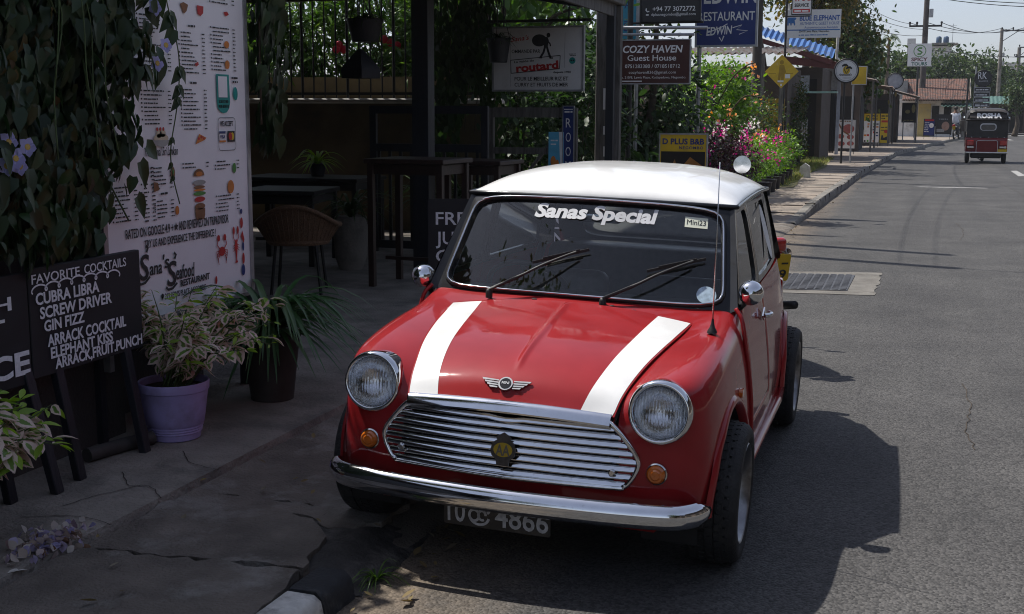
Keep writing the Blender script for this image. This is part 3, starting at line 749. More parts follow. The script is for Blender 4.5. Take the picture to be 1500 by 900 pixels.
# ---- bumper
b = MB(); rws = []
prof = [(.010, -.040), (.004, -.044), (-.010, -.036), (-.022, -.016), (-.024, .004), (-.020, .020), (-.006, .036), (.006, .040), (.012, .036)]
path = crom([(-.655, -.355, .292), (-.652, -.40, .292), (-.622, -.450, .292), (-.56, -.490, .292), (-.4, -.520, .292), (-.2, -.538, .292), (0, -.545, .292), (.2, -.538, .292), (.4, -.520, .292), (.56, -.490, .292), (.622, -.450, .292), (.652, -.40, .292), (.655, -.355, .292)], 6)
for i, p in enumerate(path):
    d = path[min(i + 1, len(path) - 1)] - path[max(0, i - 1)]; d.normalize(); n = Vector((-d.y, d.x, 0)); 
    q = min(1, .55 + .45 * min(i, len(path) - 1 - i) / 8)
    rws.append([p + n * a + Vector((0, 0, z * q)) for a, z in prof])
b.ring_strip(rws, True, True, True); bump_o = b.build('bumper', C_CHROME, car, 50)
for v in bump_o.data.vertices: pass
# ---- number plate
MP = frame((-.012, -.500, .226), (1, 0, 0), (0, -.10, 1))
b = MB(); b.prism(rrect(.375, .105, .008), MP, .004); pl = b.build('number_plate', mat('black_plate', (.012, .012, .013), .5, dirt=(.06, .05, .04), dscale=14, dlo=.5, dhi=.8), car)
b = MB()
txt(b, '10', MP, -.142, -.038, h=.074, w=.062, bold=.01, z=.006, d=.002); txt(b, '4866', MP, .088, -.038, h=.074, w=.185, bold=.01, z=.006, d=.002)
for cx, cy, rx_, ry_, a0, a1 in ((-.078, -.008, .017, .020, 0, 360), (-.050, -.006, .013, .017, 0, 300), (-.060, -.010, .034, .030, 190, 350), (-.040, .016, .016, .014, -60, 200)):
    stroke(b, [(cx + rx_ * math.cos(R(a0 + (a1 - a0) * k / 18)), cy + ry_ * math.sin(R(a0 + (a1 - a0) * k / 18))) for k in range(19)], MP, .009, z=.007)
b.build('plate_lettering', mat('worn_plate_white', (.40, .41, .43), .6, 0, .25, 60), pl)
b = MB(); b.box((0, -.34, .215), (1.0, .03, .06), bev=.01); b.build('front_valance', C_RED, car)
# ---- headlights, indicators, repeaters
def lens_mat():
    m, t, bb = _nodes('headlight_glass'); N = t.nodes; L = t.links
    tc = N.new('ShaderNodeTexCoord'); w = N.new('ShaderNodeTexWave'); w.wave_type = 'BANDS'; w.bands_direction = 'X'; w.inputs['Scale'].default_value = 30; w.inputs['Distortion'].default_value = .3
    L.new(tc.outputs['Object'], w.inputs['Vector'])
    bp = N.new('ShaderNodeBump'); bp.inputs['Strength'].default_value = .9; bp.inputs['Distance'].default_value = .006; L.new(w.outputs[1], bp.inputs['Height'])
    gl = N.new('ShaderNodeBsdfGlass'); gl.inputs['IOR'].default_value = 1.3; gl.inputs['Roughness'].default_value = .02; L.new(bp.outputs[0], gl.inputs['Normal'])
    tr = N.new('ShaderNodeBsdfTransparent'); ms = N.new('ShaderNodeMixShader'); ms.inputs[0].default_value = .75
    L.new(tr.outputs[0], ms.inputs[1]); L.new(gl.outputs[0], ms.inputs[2]); L.new(ms.outputs[0], N['Material Output'].inputs[0]); return m
C_LENS = lens_mat(); C_REFL = mat('reflector', (.66, .67, .69), .06, 1., .2, 30, bump=.2, bscale=30)
for sgn in (1, -1):
    M_ = frame((sgn * .503, -.405, .615), (1, 0, 0), (0, .10, 1)); M_ = M_ @ Matrix.Rotation(0, 4, 'Z')
    b = MB(); b.lathe([(.104, -.06), (.106, .0), (.1055, .018), (.1015, .030), (.094, .035), (.0895, .031), (.087, .022), (.086, .012)], 56, M_); hl = b.build('headlight', C_CHROME, car, 180)
    b = MB(); b.lathe([(.0865, .018), (.080, .026), (.060, .036), (.03, .042), (.001, .044)], 48, M_); b.build('lens', C_LENS, hl, 180)
    b = MB(); b.lathe([(.088, .016), (.080, -.004), (.066, -.026), (.048, -.043), (.026, -.053), (.012, -.056), (.010, -.040), (.001, -.038)], 48, M_); b.build('reflector', C_REFL, hl, 60)
    M_ = frame((sgn * .505, -.436, .416), (1, 0, 0), (0, .05, 1))
    b = MB(); b.lathe([(.036, -.03), (.036, .004), (.032, .008)], 28, M_); ind = b.build('indicator', C_RED if False else C_DULLCHROME, car, 40)
    b = MB(); b.lathe([(.031, .004), (.030, .014), (.024, .022), (.018, .022), (.014, .026), (.001, .027)], 28, M_); b.build('amber_lens', C_AMBER, ind, 30)
    M_ = frame((sgn * .683, .155, .575), (0, sgn, 0), (0, 0, 1))
    b = MB(); b.prism(rrect(.045, .030, .01), M_, .014); b.build('side_repeater', C_AMBER, car, 40)
# ---- mirrors, handles, seams, sills, aerial, wipers
for sgn in (1, -1):
    b = MB(); yy = .47 if sgn > 0 else .47; zz = .900 if sgn > 0 else .865
    cc = Vector((sgn * .668, yy - .04, zz))
    lp = []
    Mm = frame(cc, (1, 0, 0), (0, 0, 1)) # z towards the front
    b.lathe([(.001, .050), (.018, .047), (.034, .037), (.044, .022), (.047, .004), (.047, -.018), (.044, -.024), (.001, -.024)], 28, Mm)
    mir = b.build('wing_mirror', C_CHROME, car, 60)
    b = MB(); b.tube(crom([cc + Vector((-sgn * .015, 0, -.035)), cc + Vector((-sgn * .035, .005, -.06)), Vector((sgn * .625, yy + .01, zz - .07))], 4), .010, 8); b.build('mirror_arm', C_RUB, mir, 180)
    b = MB(); M_ = frame((sgn * .664, .965, .735), (0, sgn, 0), (0, 0, 1))
    b.prism([(-.05, 0), (-.03, .012), (0, .030), (.03, .012), (.055, 0), (.03, -.012), (0, -.026), (-.03, -.012)], M_, .006)
    b.tube(crom([M_ @ Vector(p) for p in ((-.045, 0, .01), (-.02, .002, .03), (.02, .002, .032), (.05, 0, .018))], 4), .009, 8)
    b.build('door_handle', C_CHROME, doors[sgn], 50)
    b = MB(); pts = crom([(.618, .410, .838), (.646, .392, .80), (.664, .385, .72), (.682, .392, .62), (.697, .41, .50), (.703, .43, .36), (.694, .435, .26)], 6)
    b.tube([(sgn * p.x, p.y, p.z) for p in pts], .0085, 8); b.build('body_seam', C_RED, car, 180)
    b = MB(); b.tube([(sgn * .692, .30, .242), (sgn * .700, .5, .240), (sgn * .700, 1.5, .240), (sgn * .688, 1.76, .243)], .020, 10); b.build('sill', C_RED, car, 180)
    for (ay, azc, ar) in ARCH:
        b = MB(); pts = []
        for k in range(41):
            a = R(-4 + 184 * k / 40); y = ay + ar * math.cos(a); z = azc + ar * math.sin(a)
            kk = min(range(14), key=lambda q: abs(ky[q] - y)); 
            x = np.interp(y, [-.372, -.30, -.2, 0, .3, 1.4, 1.75, 2.05, 2.26, 2.385], [.638, .664, .682, .692, .699, .700, .690, .674, .648, .60])
            if z > .40: x -= (z - .40) * .09
            pts.append(Vector((sgn * (x + .006), y, z)))
        rws = []
        for p in pts:
            n = Vector((0, p.y - ay, p.z - azc)).normalized(); o_ = Vector((sgn, 0, 0))
            rws.append([p + n * .022 - o_ * .008, p + n * .014 + o_ * .006, p + n * .0 + o_ * .012, p - n * .012 + o_ * .008, p - n * .014 - o_ * .02])
        b.grid(rws); b.build('wheel_arch', C_RED, car, 180)
        b = MB(); b.grid([[Vector((sgn * x, ay + (ar + .004) * math.cos(R(-20 + 220 * k / 24)), azc + (ar + .004) * math.sin(R(-20 + 220 * k / 24)))) for k in range(25)] for x in (.44, .63)])
        b.build('wheel_well', C_DARK, car, 180)
b = MB(); b.lathe([(.019, 0), (.017, .008), (.010, .020), (.006, .034), (.004, .05)], 14, Matrix.Translation((.571, .15, .786))); ae = b.build('aerial', C_RUB, car, 60)
b = MB(); b.tube([(.571, .15, .82), (.569, .14, 1.1), (.566, .128, 1.40)], [.0030, .0026, .0016], 6); b.build('mast', C_DULLCHROME, ae, 180)
for sx_, tx in ((-.335, -.02), (.125, .44)):
    p0 = Vector((sx_, .30, .835)); q = wsf(tx / .58, .42, .03)
    b = MB(); b.lathe([(.014, -.015), (.014, .010), (.010, .02), (.001, .022)], 12, Matrix.Translation(p0))
    b.tube(crom([p0 + Vector((0, -.005, .018)), p0.lerp(q, .35) + Vector((0, -.018, .012)), q.lerp(p0, .35) + Vector((0, -.02, .012)), q], 5), [.007] * 6 + [.0055] * 10, 6)
    wp = b.build('wiper', C_RUB, car, 60)
    q0 = wsf(tx / .58 - .30, .31, .013); q1 = wsf(tx / .58 + .08, .47, .013)
    b = MB(); b.beam(q0, q1, .006, .011); b.beam(q0.lerp(q1, .2) + Vector((0, -.010, .008)), q0.lerp(q1, .85) + Vector((0, -.010, .008)), .006, .007); b.build('blade', C_RUB, wp)
for x in (-.145, .165, .25):
    b = MB(); b.lathe([(.011, 0), (.010, .007), (.001, .010)], 12, Matrix.Translation((x, .29, .832 - .3 * x * x))); b.build('washer_jet', C_RUB, car, 60)
# ---- wheels
def wheel(cx, cy, sgn):
    M_ = frame((cx, cy, .25), (0, sgn, 0), (0, 0, 1)) # z axis points outwards (sgn x)
    t_ = [(.178, -.078), (.200, -.090), (.228, -.089), (.242, -.078), (.2485, -.056), (.2405, -.054), (.2405, -.049), (.2495, -.047), (.2500, -.023), (.2410, -.021), (.2410, -.016), (.2503, -.014), (.2503, .014), (.2410, .016), (.2410, .021), (.2500, .023), (.2495, .047), (.2405, .049), (.2405, .054), (.2485, .056), (.242, .078), (.228, .090), (.200, .092), (.180, .080), (.174, .074)]
    b = MB(); b.lathe(t_, 72, M_); w_ = b.build('wheel', C_TYRE, car, 40)
    b = MB()
    for row in (-.055, -.028, 0, .028, .055):
        for k in range(44):
            a = 2 * PI * (k + (.5 if row in (-.028, .028) else 0)) / 44
            if abs(row) > .05: rr = .2465
            else: rr = .2510
            b.box(M_ @ Vector((rr * math.cos(a), rr * math.sin(a), row)), (.004, .026, .020), (M_.to_3x3() @ Matrix.Rotation(a, 3, 'Z')).to_3x3())
    b.build('tread', C_TYRE, w_)
    b = MB(); b.lathe([(.176, .072), (.180, .082), (.176, .088), (.168, .082), (.160, .050), (.152, .0), (.150, -.05)], 56, M_); rim = b.build('rim', C_DULLALLOY, w_, 50)
    b = MB()
    for k in range(8):
        a = 2 * PI * k / 8; ca, sa = math.cos(a), math.sin(a)
        b.beam(M_ @ Vector((.03 * ca, .03 * sa, .018)), M_ @ Vector((.155 * ca, .155 * sa, .002)), .030, .022, .004, up=M_.to_3x3() @ Vector((0, 0, 1)))
    b.lathe([(.001, .035), (.03, .035), (.045, .022), (.06, .012), (.062, -.01)], 24, M_)
    b.build('spokes', C_DULLALLOY, rim, 40)
    b = MB(); b.lathe([(.001, -.03), (.12, -.03), (.12, -.05), (.001, -.05)], 32, M_); b.build('brake_disc', C_RUB, w_, 40)
for (x, y, s) in ((.655, 0, 1), (-.655, 0, -1), (.655, 2.036, 1), (-.655, 2.036, -1)): wheel(x, y, s)
# ---- interior
b = MB(); b.box((0, 1.0, .24), (1.30, 2.7, .03)); b.box((0, .42, .50), (1.2, .04, .5)); b.build('floor_pan', C_DARK, car)
b = MB(); b.box((0, .52, .80), (1.14, .26, .05), bev=.02); b.box((0, .60, .72), (1.14, .08, .14), bev=.02); b.build('dashboard', C_SEAT, car)
for sgn in (1, -1):
    b = MB(); b.box((sgn * .28, 1.22, .60), (.40, .13, .46), Matrix.Rotation(R(-14), 3, 'X'), .05, 3); b.box((sgn * .28, 1.0, .43), (.42, .48, .14), None, .05, 3)
    b.build('seat', C_SEAT, car, 50)
b = MB(); b.box((0, 1.85, .62), (1.1, .16, .52), Matrix.Rotation(R(-16), 3, 'X'), .05, 3); b.box((0, 2.1, .84), (1.08, .40, .03)); b.build('rear_bench', C_SEAT, car, 50)
Ms = frame((-.30, .72, .80), (1, 0, 0), (0, -.75, .8)); b = MB(); b.tube([Ms @ Vector((.175 * math.cos(2 * PI * k / 32), .175 * math.sin(2 * PI * k / 32), 0)) for k in range(32)], .012, 8, True)
for k in range(3): b.beam(Ms @ Vector((0, 0, -.02)), Ms @ Vector((.17 * math.cos(R(90 + 120 * k)), .17 * math.sin(R(90 + 120 * k)), 0)), .02, .008)
b.tube([Ms @ Vector((0, 0, -.02)), Ms @ Vector((0, 0, -.25))], .02, 8); b.build('steering_wheel', C_RUB, car, 60)
b = MB(); b.box((0, .70, 1.13), (.19, .03, .055), Matrix.Rotation(R(-15), 3, 'X'), .015, 2); b.tube([(0, .69, 1.15), (0, .66, 1.2)], .006, 6); b.build('interior_mirror', C_DULLCHROME, car, 60)
for sgn in (1, -1):
    b = MB(); b.prism(rrect(.09, .19, .02), frame((sgn * .56, 2.40, .60), (-1, 0, 0), (0, 0, 1)), .05); b.build('tail_light', mat('red_lens', (.35, .01, .01), .2, coat=1), car, 40)
# ================================================================ GROUND, ROAD, PAVEMENT
KY = [-40, -9, -1, 12, 20.5, 27.7, 34, 43.3, 57.6, 74.2, 100, 128, 165]; KX = [-.9, -.50, -.42, -.287, -.10, .067, .29, .69, 2.1, 4.04, 8.6, 14, 22]
def kx(y): return float(np.interp(y, KY, KX))
b = MB(); b.grid([[Vector((x, y, -.03)) for x in (-900, 900)] for y in (-300, 1500)]); struct(b.build('ground', mat('dry_earth', (.085, .07, .05), .95, 0, .25, .5)))
ys = [-40, -20, -9, -4, -1, 3, 7, 12, 16, 20.5, 24, 27.7, 31, 34, 38, 43.3, 50, 57.6, 66, 74.2, 86, 100, 113, 128, 146, 165]
b = MB(); b.grid([[Vector((kx(y) - .12 + (8.2 + .12) * j / 8, y, 0)) for j in range(9)] for y in ys]); struct(b.build('road', M_ASPHALT))
b = MB(); b.grid([[Vector((kx(y) + 8.2 + d, y, z)) for d, z in ((0, 0), (.01, .13), (.15, .13), (3.5, .135))] for y in ys]); struct(b.build('far_pavement', M_SLABFAR))
# road marks: worn centre dashes far off and a pale scrape
b = MB()
for x, y, w, l in ((2.05, 23.4, .75, .10), (4.6, 52, .10, 2.2), (5.4, 62, .10, 2.2), (6.6, 74, .12, 2.5), (3.9, 30.5, .1, 1.6), (8.4, 88, .9, .8)):
    b.b.faces.new([b.b.verts.new((x + dx, y + dy, .004)) for dx, dy in ((-w, -l), (w, -l * .8), (w * .9, l), (-w * .8, l * .9))])
struct(b.build('road_marking', mat('worn_white_paint', (.30, .295, .285), .8, 0, .3, 9)))
# driveway apron behind the broken kerb
b = MB(); yd = [-.34, -.1, .3, .8, 1.6, 2.6, 4, 6, 8, 10, 12, 13.5]
b.grid([[Vector((kx(y) + .015 * math.sin(7 * y) - a, y, z * min(1, .55 + (y + .34) * .8) if a < .5 else z)) for a, z in ((-.02, -.01), (.0, .012), (.07, .034), (.14, .042))] + [Vector((-.9, y, .043)), Vector((-1.2, y, .05)), Vector((-1.435, y, .066))] for y in yd]); struct(b.build('driveway', M_SLAB, None, 40))
# broken slabs of the near pavement
def jag(P, amp=.020, step=.045):
    out = []
    for i in range(len(P)):
        a, c = Vector(P[i]), Vector(P[(i + 1) % len(P)]); n = max(1, int((c - a).length / step)); nn = Vector((-(c - a).y, (c - a).x)).normalized()
        for k in range(n): out.append(tuple(a.lerp(c, k / n) + nn * (rnd.uniform(-amp, amp) if k else 0)))
    return out
I4 = Matrix.Identity(4)
b = MB()
def slab(P, z0, z1, dz=0.):
    P = jag(P); M = Matrix.Translation((0, 0, z0)); b.prism(P, M, z1 - z0)
slab([(-1.425, -6), (-.615, -6), (-.60, -2.6), (-1.425, -2.5)], -.02, .088)
slab([(-1.425, -2.48), (-.60, -2.58), (-.565, -.99), (-.60, -.775), (-1.415, -.845)], -.02, .086)
slab([(-1.415, -.818), (-.60, -.745), (-.64, -.55), (-.70, -.40), (-.80, -.285), (-1.0, -.235), (-1.25, -.252), (-1.43, -.275)], -.02, .079)
slab([(-1.43, -.262), (-1.25, -.226), (-1.0, -.205), (-.80, -.25), (-.72, -.325), (-.62, -.30), (-.56, -.2), (-.56, -.10), (-1.43, -.10)], -.02, .064)
slab([(-1.43, -.088), (-.60, -.09), (-.565, .0), (-.56, .55), (-1.44, .78)], -.02, .060)
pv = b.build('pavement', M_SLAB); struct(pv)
b = MB(); b.grid([[Vector((x, y, .015)) for x in (-1.6, -.5)] for y in (-6, .9)]); struct(b.build('pavement_bed', M_SOIL))
# forecourt of the restaurant, its floor too
b = MB(); fe = [-6, -4, -2, -1.17, -.9, -.7, -.5, -.25, -.1, .06, .3, .5, .8, 1.15, 1.8, 3, 5, 7, 10.5, 13.4]
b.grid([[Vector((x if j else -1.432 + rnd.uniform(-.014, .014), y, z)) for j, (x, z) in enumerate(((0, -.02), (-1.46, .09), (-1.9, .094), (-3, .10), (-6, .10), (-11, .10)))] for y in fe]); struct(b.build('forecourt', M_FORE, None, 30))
# hairline cracks in the concrete
b = MB()
for pts in ([(-1.44, -.3), (-1.58, -.18), (-1.66, -.2), (-1.8, -.05)], [(-1.62, -.19), (-1.70, -.36), (-1.74, -.5)], [(-1.44, .1), (-1.6, .16), (-1.74, .3)], [(-1.44, -.62), (-1.62, -.58), (-1.80, -.66)]):
    q = crom([(x, y, 0) for x, y in pts], 5); q = [(p.x + rnd.uniform(-.006, .006), p.y + rnd.uniform(-.006, .006)) for p in q]
    stroke(b, q, Matrix.Translation((0, 0, .0945)), .004, z=.001)
struct(b.build('crack', mat('crack_dirt', (.03, .026, .022), .95)))
# kerbs: painted stones near, plain stones farther on
def kerb_stone(name, y0, y1, m, top, w=.135):
    bb = MB(); P = []
    for y in np.linspace(y0 + .006, y1 - .006, 5):
        x = kx(y); j = [rnd.uniform(-.004, .004) for _ in range(6)]
        P.append([Vector((x - w, y, -.03)), Vector((x - w + j[0], y, top - .01)), Vector((x - w + .015, y, top + j[1])), Vector((x - .03, y, top + j[2])), Vector((x - .006 + j[3], y, top - .022)), Vector((x + j[4], y, top - .05)), Vector((x + .012, y, -.03))])
    bb.ring_strip(P, True, True, True); return bb.build(name, m, None, 50)
for y0, y1, m in ((-3.3, -2.85, M_KERBW), (-2.85, -2.4, M_KERBB), (-2.4, -1.95, M_KERBW), (-1.95, -1.48, M_KERBB), (-1.48, -.955, M_KERBW), (-.955, -.745, M_KERBB)):
    struct(kerb_stone('kerb', y0, y1, m, .092))
b = MB(); P = []
for y in list(np.arange(13.3, 62, .9)) + [66, 70, 76, 84, 92, 100, 113, 128, 146, 165]:
    x = kx(y); t = .04 + .09 * min(1, max(0, (y - 13.3) / 3.2)); P.append([Vector((x - .14, y, -.02)), Vector((x - .14, y, t)), Vector((x - .02, y, t + rnd.uniform(-.006, .006))), Vector((x + rnd.uniform(-.01, .01), y, t - .02)), Vector((x + .015, y, -.02))])
b.grid(P); struct(b.build('kerb', M_KERB, None, 40))
b = MB()   # joints between kerb stones
for y in np.arange(16, 50, .9): b.box((kx(y) - .075, y, .064), (.165, .007, .132))
struct(b.build('kerb_joint', M_SOIL))
yp = [13.3, 14.5, 16.5, 20.5, 24, 27.7, 31, 34, 38, 43.3, 50, 57.6, 66, 74.2, 86, 100, 113, 128, 146, 165]
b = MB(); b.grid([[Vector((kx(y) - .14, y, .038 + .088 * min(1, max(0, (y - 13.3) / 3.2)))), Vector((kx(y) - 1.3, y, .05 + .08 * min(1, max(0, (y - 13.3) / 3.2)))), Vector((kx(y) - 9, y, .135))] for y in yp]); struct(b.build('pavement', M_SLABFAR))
b = MB()
for y in np.arange(14.5, 60, 1.15): b.box(((kx(y) - 1.0), y, .126 if y > 16.6 else .05 + .08 * (y - 13.3) / 3.2), (1.7, .018, .012))
b.box((-1.15, 26, .128), (.016, 22, .01)); struct(b.build('paving_joint', M_SOIL))
# smeared asphalt where the kerb is missing
b = MB(); b.grid([[Vector((x, y, .003 + .058 * max(0., min(1., (-.40 - x + .03 * math.sin(9 * y)) / .20)) * max(0., min(1., (y + .74) / .16)) * max(0., min(1., (-.06 - y) / .10)) + rnd.uniform(-.004, .004) - (.02 if x in (-.86, -.36) else 0))) for x in (-.86, -.80, -.74, -.68, -.62, -.57, -.52, -.48, -.44, -.40, -.36)] for y in np.linspace(-.74, -.05, 22)])
struct(b.build('asphalt_patch', mat('old_tar', (.045, .042, .04), .85, 0, .4, 12, bump=.8, bscale=50, dirt=(.12, .11, .10), dscale=6, dlo=.5, dhi=.66), None, 60))
# cracks and dark drips on the road
b = MB()
for pts in ([(1.60, 3.3), (1.62, 2.7), (1.58, 2.2), (1.61, 1.8)], [(1.9, 14.5), (1.95, 13.2), (1.88, 12)], [(3.1, 26), (3.3, 22), (3.25, 19)], [(.95, 9.2), (1.25, 9.0), (1.5, 9.1)]):
    q = crom([(x, y, 0) for x, y in pts], 7); stroke(b, [(p.x + rnd.uniform(-.012, .012), p.y) for p in q], Matrix.Translation((0, 0, .0)), .005, z=.004)
struct(b.build('road_crack', M_SOIL))
# concrete ramp tongue in front of the kerb's end
b = MB(); M_ = Matrix.Translation((0, 0, 0))
for k in range(34):
    c = Vector((rnd.gauss(-.58, .06), rnd.gauss(-.46, .09), .012)); s_ = rnd.uniform(.006, .026)
    b.box(c, (s_ * 1.8, s_ * 1.5, s_), Euler((rnd.random() * 3, rnd.random() * 3, rnd.random() * 3)).to_matrix(), s_ * .25)
o = b.build('kerb_rubble', M_SLAB); stuff(o); tag(o, 'broken bits of concrete where the painted kerb ends', 'rubble')
# manhole cover behind the car
mh = place('manhole_cover', 'square ribbed metal cover in a pale concrete collar, set in the road', 'manhole cover', (.6, 7.45, 0))
b = MB(); b.prism(jag([(.02, 6.62), (1.0, 6.78), (1.02, 8.36), (.06, 8.15)], .02, .12), I4, .005); b.build('collar', mat('pale_concrete', (.155, .145, .13), .9, 0, .25, 5, bump=.4, dirt=(.09, .08, .07), dscale=4), mh)
b = MB(); b.prism([(.10, 6.85), (.76, 6.95), (.78, 8.05), (.12, 7.93)], Matrix.Translation((0, 0, .005)), .006)
for i in range(9):
    for j in range(14):
        b.box((.155 + i * .071, 6.92 + j * .078 + i * .012, .012), (.052, .05, .008))
b.build('cover', mat('worn_iron', (.09, .09, .095), .5, .5, .3, 12, bump=.3), mh)
# ================================================================ BOARDS, POTS AND VINE AT THE NEAR FRONTAGE
# dark wall and screen behind the boards
wl = place('low_wall', 'dark low concrete wall behind the chalkboards', 'wall', (-2.2, -2.5, .09))
b = MB(); b.box((-2.24, -2.4, .34), (.16, 5.8, .52), bev=.01); b.build('masonry', mat('dark_plaster', (.055, .05, .047), .9, 0, .3, 3, bump=.4, dirt=(.02, .02, .02), dscale=2), wl)
sc = place('timber_screen', 'dark timber screen under the flowering vine', 'screen', (-2.35, -2.5, .09))
b = MB()
for k in range(19): b.box((-2.40, -5.9 + k * .40, 1.35), (.05, .398, 2.55))
b.build('boards', M_NAVY, sc)
b = MB(); 
for z in (.5, 1.4, 2.4): b.box((-2.36, -2.3, z), (.04, 7.4, .08))
b.build('rails', M_NAVY, sc)
# ---- big menu board
PX = -2.10; MM = frame((PX, 0, 0), (0, 1, 0), (0, 0, 1))     # x = along the street, y = height
mb_ = place('menu_board', 'tall white restaurant menu board with food pictures, behind the purple pot', 'menu board', (PX, .95, .09))
b = MB(); b.box((PX - .02, .95, 1.60), (.036, 1.22, 1.98)); b.build('panel', M_MENU, mb_)
b = MB(); b.box((PX - .02, 1.575, 1.52), (.05, .03, 2.2)); b.box((PX - .02, .325, 1.52), (.05, .03, 2.2)); b.box((PX - .02, .95, .605), (.05, 1.28, .02)); b.build('frame', M_GALV, mb_)
for y_ in (1.59, .30): b = MB(); b.box((PX - .06, y_, 1.3), (.06, .04, 2.5)); b.build('post', M_NAVY, mb_)
b = MB()
txt(b, 'RATED ON GOOGLE 4.9 +', MM, .47, 1.0, h=.042, w=.375, al='L', bold=.01); txt(b, 'AND REVIEWED ON TRIPADVISOR', MM, .893, 1.003, h=.042, w=.455, al='L', bold=.01)
txt(b, 'TRY US AND EXPERIENCE THE DIFFERENCE !', MM, .915, .945, h=.036, w=.61, bold=.01)
flat(b, [(.870 + (.020 if k % 2 == 0 else .010) * math.sin(k * PI / 5), 1.022 + (.023 if k % 2 == 0 else .010) * math.cos(k * PI / 5)) for k in range(10)], MM)
for s_, x, y, h, w in (('S', .60, .80, .115, .075), ('ana', .69, .815, .062, .10), ('S', .82, .745, .115, .08), ('eafood', .935, .768, .066, .16)):
    txt(b, s_, MM, x, y, h=h, w=w, bold=.012, shear=.12)
txt(b, "'s", MM, .775, .835, h=.062, w=.05, bold=.012, shear=.12)
stroke(b, [(.545, .80), (.565, .782), (.60, .785), (.64, .81)], MM, .012); stroke(b, [(.765, .742), (.785, .728), (.82, .730), (.86, .752)], MM, .012)
stroke(b, [(.62, .925), (.632, .945), (.618, .955)], MM, .014); stroke(b, [(.845, .87), (.858, .888), (.842, .9)], MM, .014)
txt(b, 'RESTAURANT', MM, 1.02, .732, h=.030, w=.26, bold=.025, rot=.02); txt(b, '212 LEWIS PLACE, NEGOMBO', MM, .935, .685, h=.028, w=.36, bold=.005)
flat(b, disc(.011, 14, .735, .705), MM); flat(b, [(.726, .70), (.744, .70), (.735, .682)], MM)
b.build('lettering', M_INK, mb_)
b = MB(); txt(b, 'Traditional Sri Lankan', MM, .775, 1.365, h=.040, w=.27, shear=.35); txt(b, 'WE ACCEPT', MM, 1.36, 1.495, h=.026, w=.125, bold=.012)
for x0, x1, yt, yb, heads in ((.62, .89, 2.02, 1.74, 0), (.63, .88, 1.68, 1.50, 1), (.95, 1.19, 1.96, 1.74, 1), (.95, 1.19, 1.69, 1.48, 1), (1.235, 1.48, 2.0, 1.76, 0), (.60, .72, 1.33, 1.06, 0), (.68, .87, 1.325, 1.2, 0), (.70, .87, 1.17, 1.06, 1), (.945, 1.19, 1.335, 1.285, 0), (1.235, 1.48, 1.335, 1.27, 0), (1.235, 1.47, 1.16, 1.05, 0), (.38, .58, 1.25, 1.07, 0), (.62, .89, 2.5, 2.1, 0), (.95, 1.19, 2.5, 2.14, 0), (1.235, 1.48, 2.5, 2.1, 0)):
    if heads: scrib(b, MM, (x0 + x1) / 2 - .03, (x0 + x1) / 2 + .03, yt + .012, .013)
    y = yt - .02
    while y > yb:
        scrib(b, MM, x0 + .022, x0 + .022 + (x1 - x0 - .07) * rnd.uniform(.4, .95), y, .0088); scrib(b, MM, x1 - .034, x1 - .008, y, .008)
        if rnd.random() < .7: rect(b, MM, x0, y, x0 + .010, y + .008)
        y -= .0188
b.build('menu_lines', M_INK, mb_)
def pic(name, m, polys, z=.0035, parent=None):
    q = MB()
    for i, p in enumerate(polys): flat(q, p, MM, z)
    return q.build(name, m, parent or mb_)
def ell(cx, cy, a, c, n=18, a0=0, a1=360): return [(cx + a * math.cos(R(a0 + (a1 - a0) * k / (n if a1 - a0 < 360 else n))), cy + c * math.sin(R(a0 + (a1 - a0) * k / n))) for k in range(n + (1 if a1 - a0 < 360 else 0))]
bg_ = pic('burger_print', M_BROWN, [ell(1.085, 1.255, .048, .035, 14, 0, 180), [(1.04, 1.095), (1.13, 1.095), (1.128, 1.06), (1.118, 1.04), (1.052, 1.04), (1.042, 1.06)], ell(1.085, 1.105, .046, .016), ell(1.085, 1.2, .05, .008)])
pic('lettuce', M_GREENP, [ell(1.085, 1.168, .056, .010)], .004, bg_); pic('tomato', M_REDP, [ell(1.085, 1.140, .047, .013)], .0045, bg_); pic('cheese_print', M_ORANGE, [ell(1.085, 1.186, .052, .006), ell(1.085, 1.265, .03, .012)], .005, bg_); pic('onion', M_GALV, [ell(1.085, 1.222, .058, .013)], .0042, bg_)
sd = pic('sundae_print', M_CREAM, [ell(.775, 1.445, .06, .022), ell(.76, 1.465, .022, .018), ell(.79, 1.468, .024, .018)]); pic('dish', M_GALV, [ell(.775, 1.437, .07, .032, 14, 180, 360)], .0042, sd); pic('cherry_print', M_REDP, [ell(x, 1.488, .009, .009, 10) for x in (.745, .77, .795)], .0045, sd)
pz = pic('pizza_picture', M_ORANGE, [[(1.065, 1.41), (1.10, 1.46), (1.165, 1.44), (1.15, 1.43)]]); pic('topping_print', M_REDP, [ell(1.095, 1.437, .009, .007, 10), ell(1.12, 1.444, .010, .007, 10), ell(1.14, 1.437, .008, .006, 10)], .0042, pz)
pic('food_print', M_BROWN, [[(.975, 2.075), (1.005, 2.085), (1.045, 2.075), (1.03, 2.045), (1.005, 2.03)], ell(.86, 1.28, .018, .03), [(.70, 1.245), (.735, 1.24), (.745, 1.205), (.70, 1.2)]])
pic('food_print', M_REDP, [[(1.12, 2.08), (1.18, 2.078), (1.175, 2.045), (1.15, 2.03), (1.125, 2.04)], [(1.365, 2.065), (1.40, 2.07), (1.415, 2.055), (1.385, 2.045)], [(1.085, 1.80), (1.115, 1.81), (1.12, 1.795), (1.095, 1.785)]])
pic('food_print', M_ORANGE, [ell(1.385, 1.905, .024, .018), ell(1.385, 1.805, .022, .022), ell(1.38, 1.185, .032, .034), ell(.885, 1.10, .016, .022)])
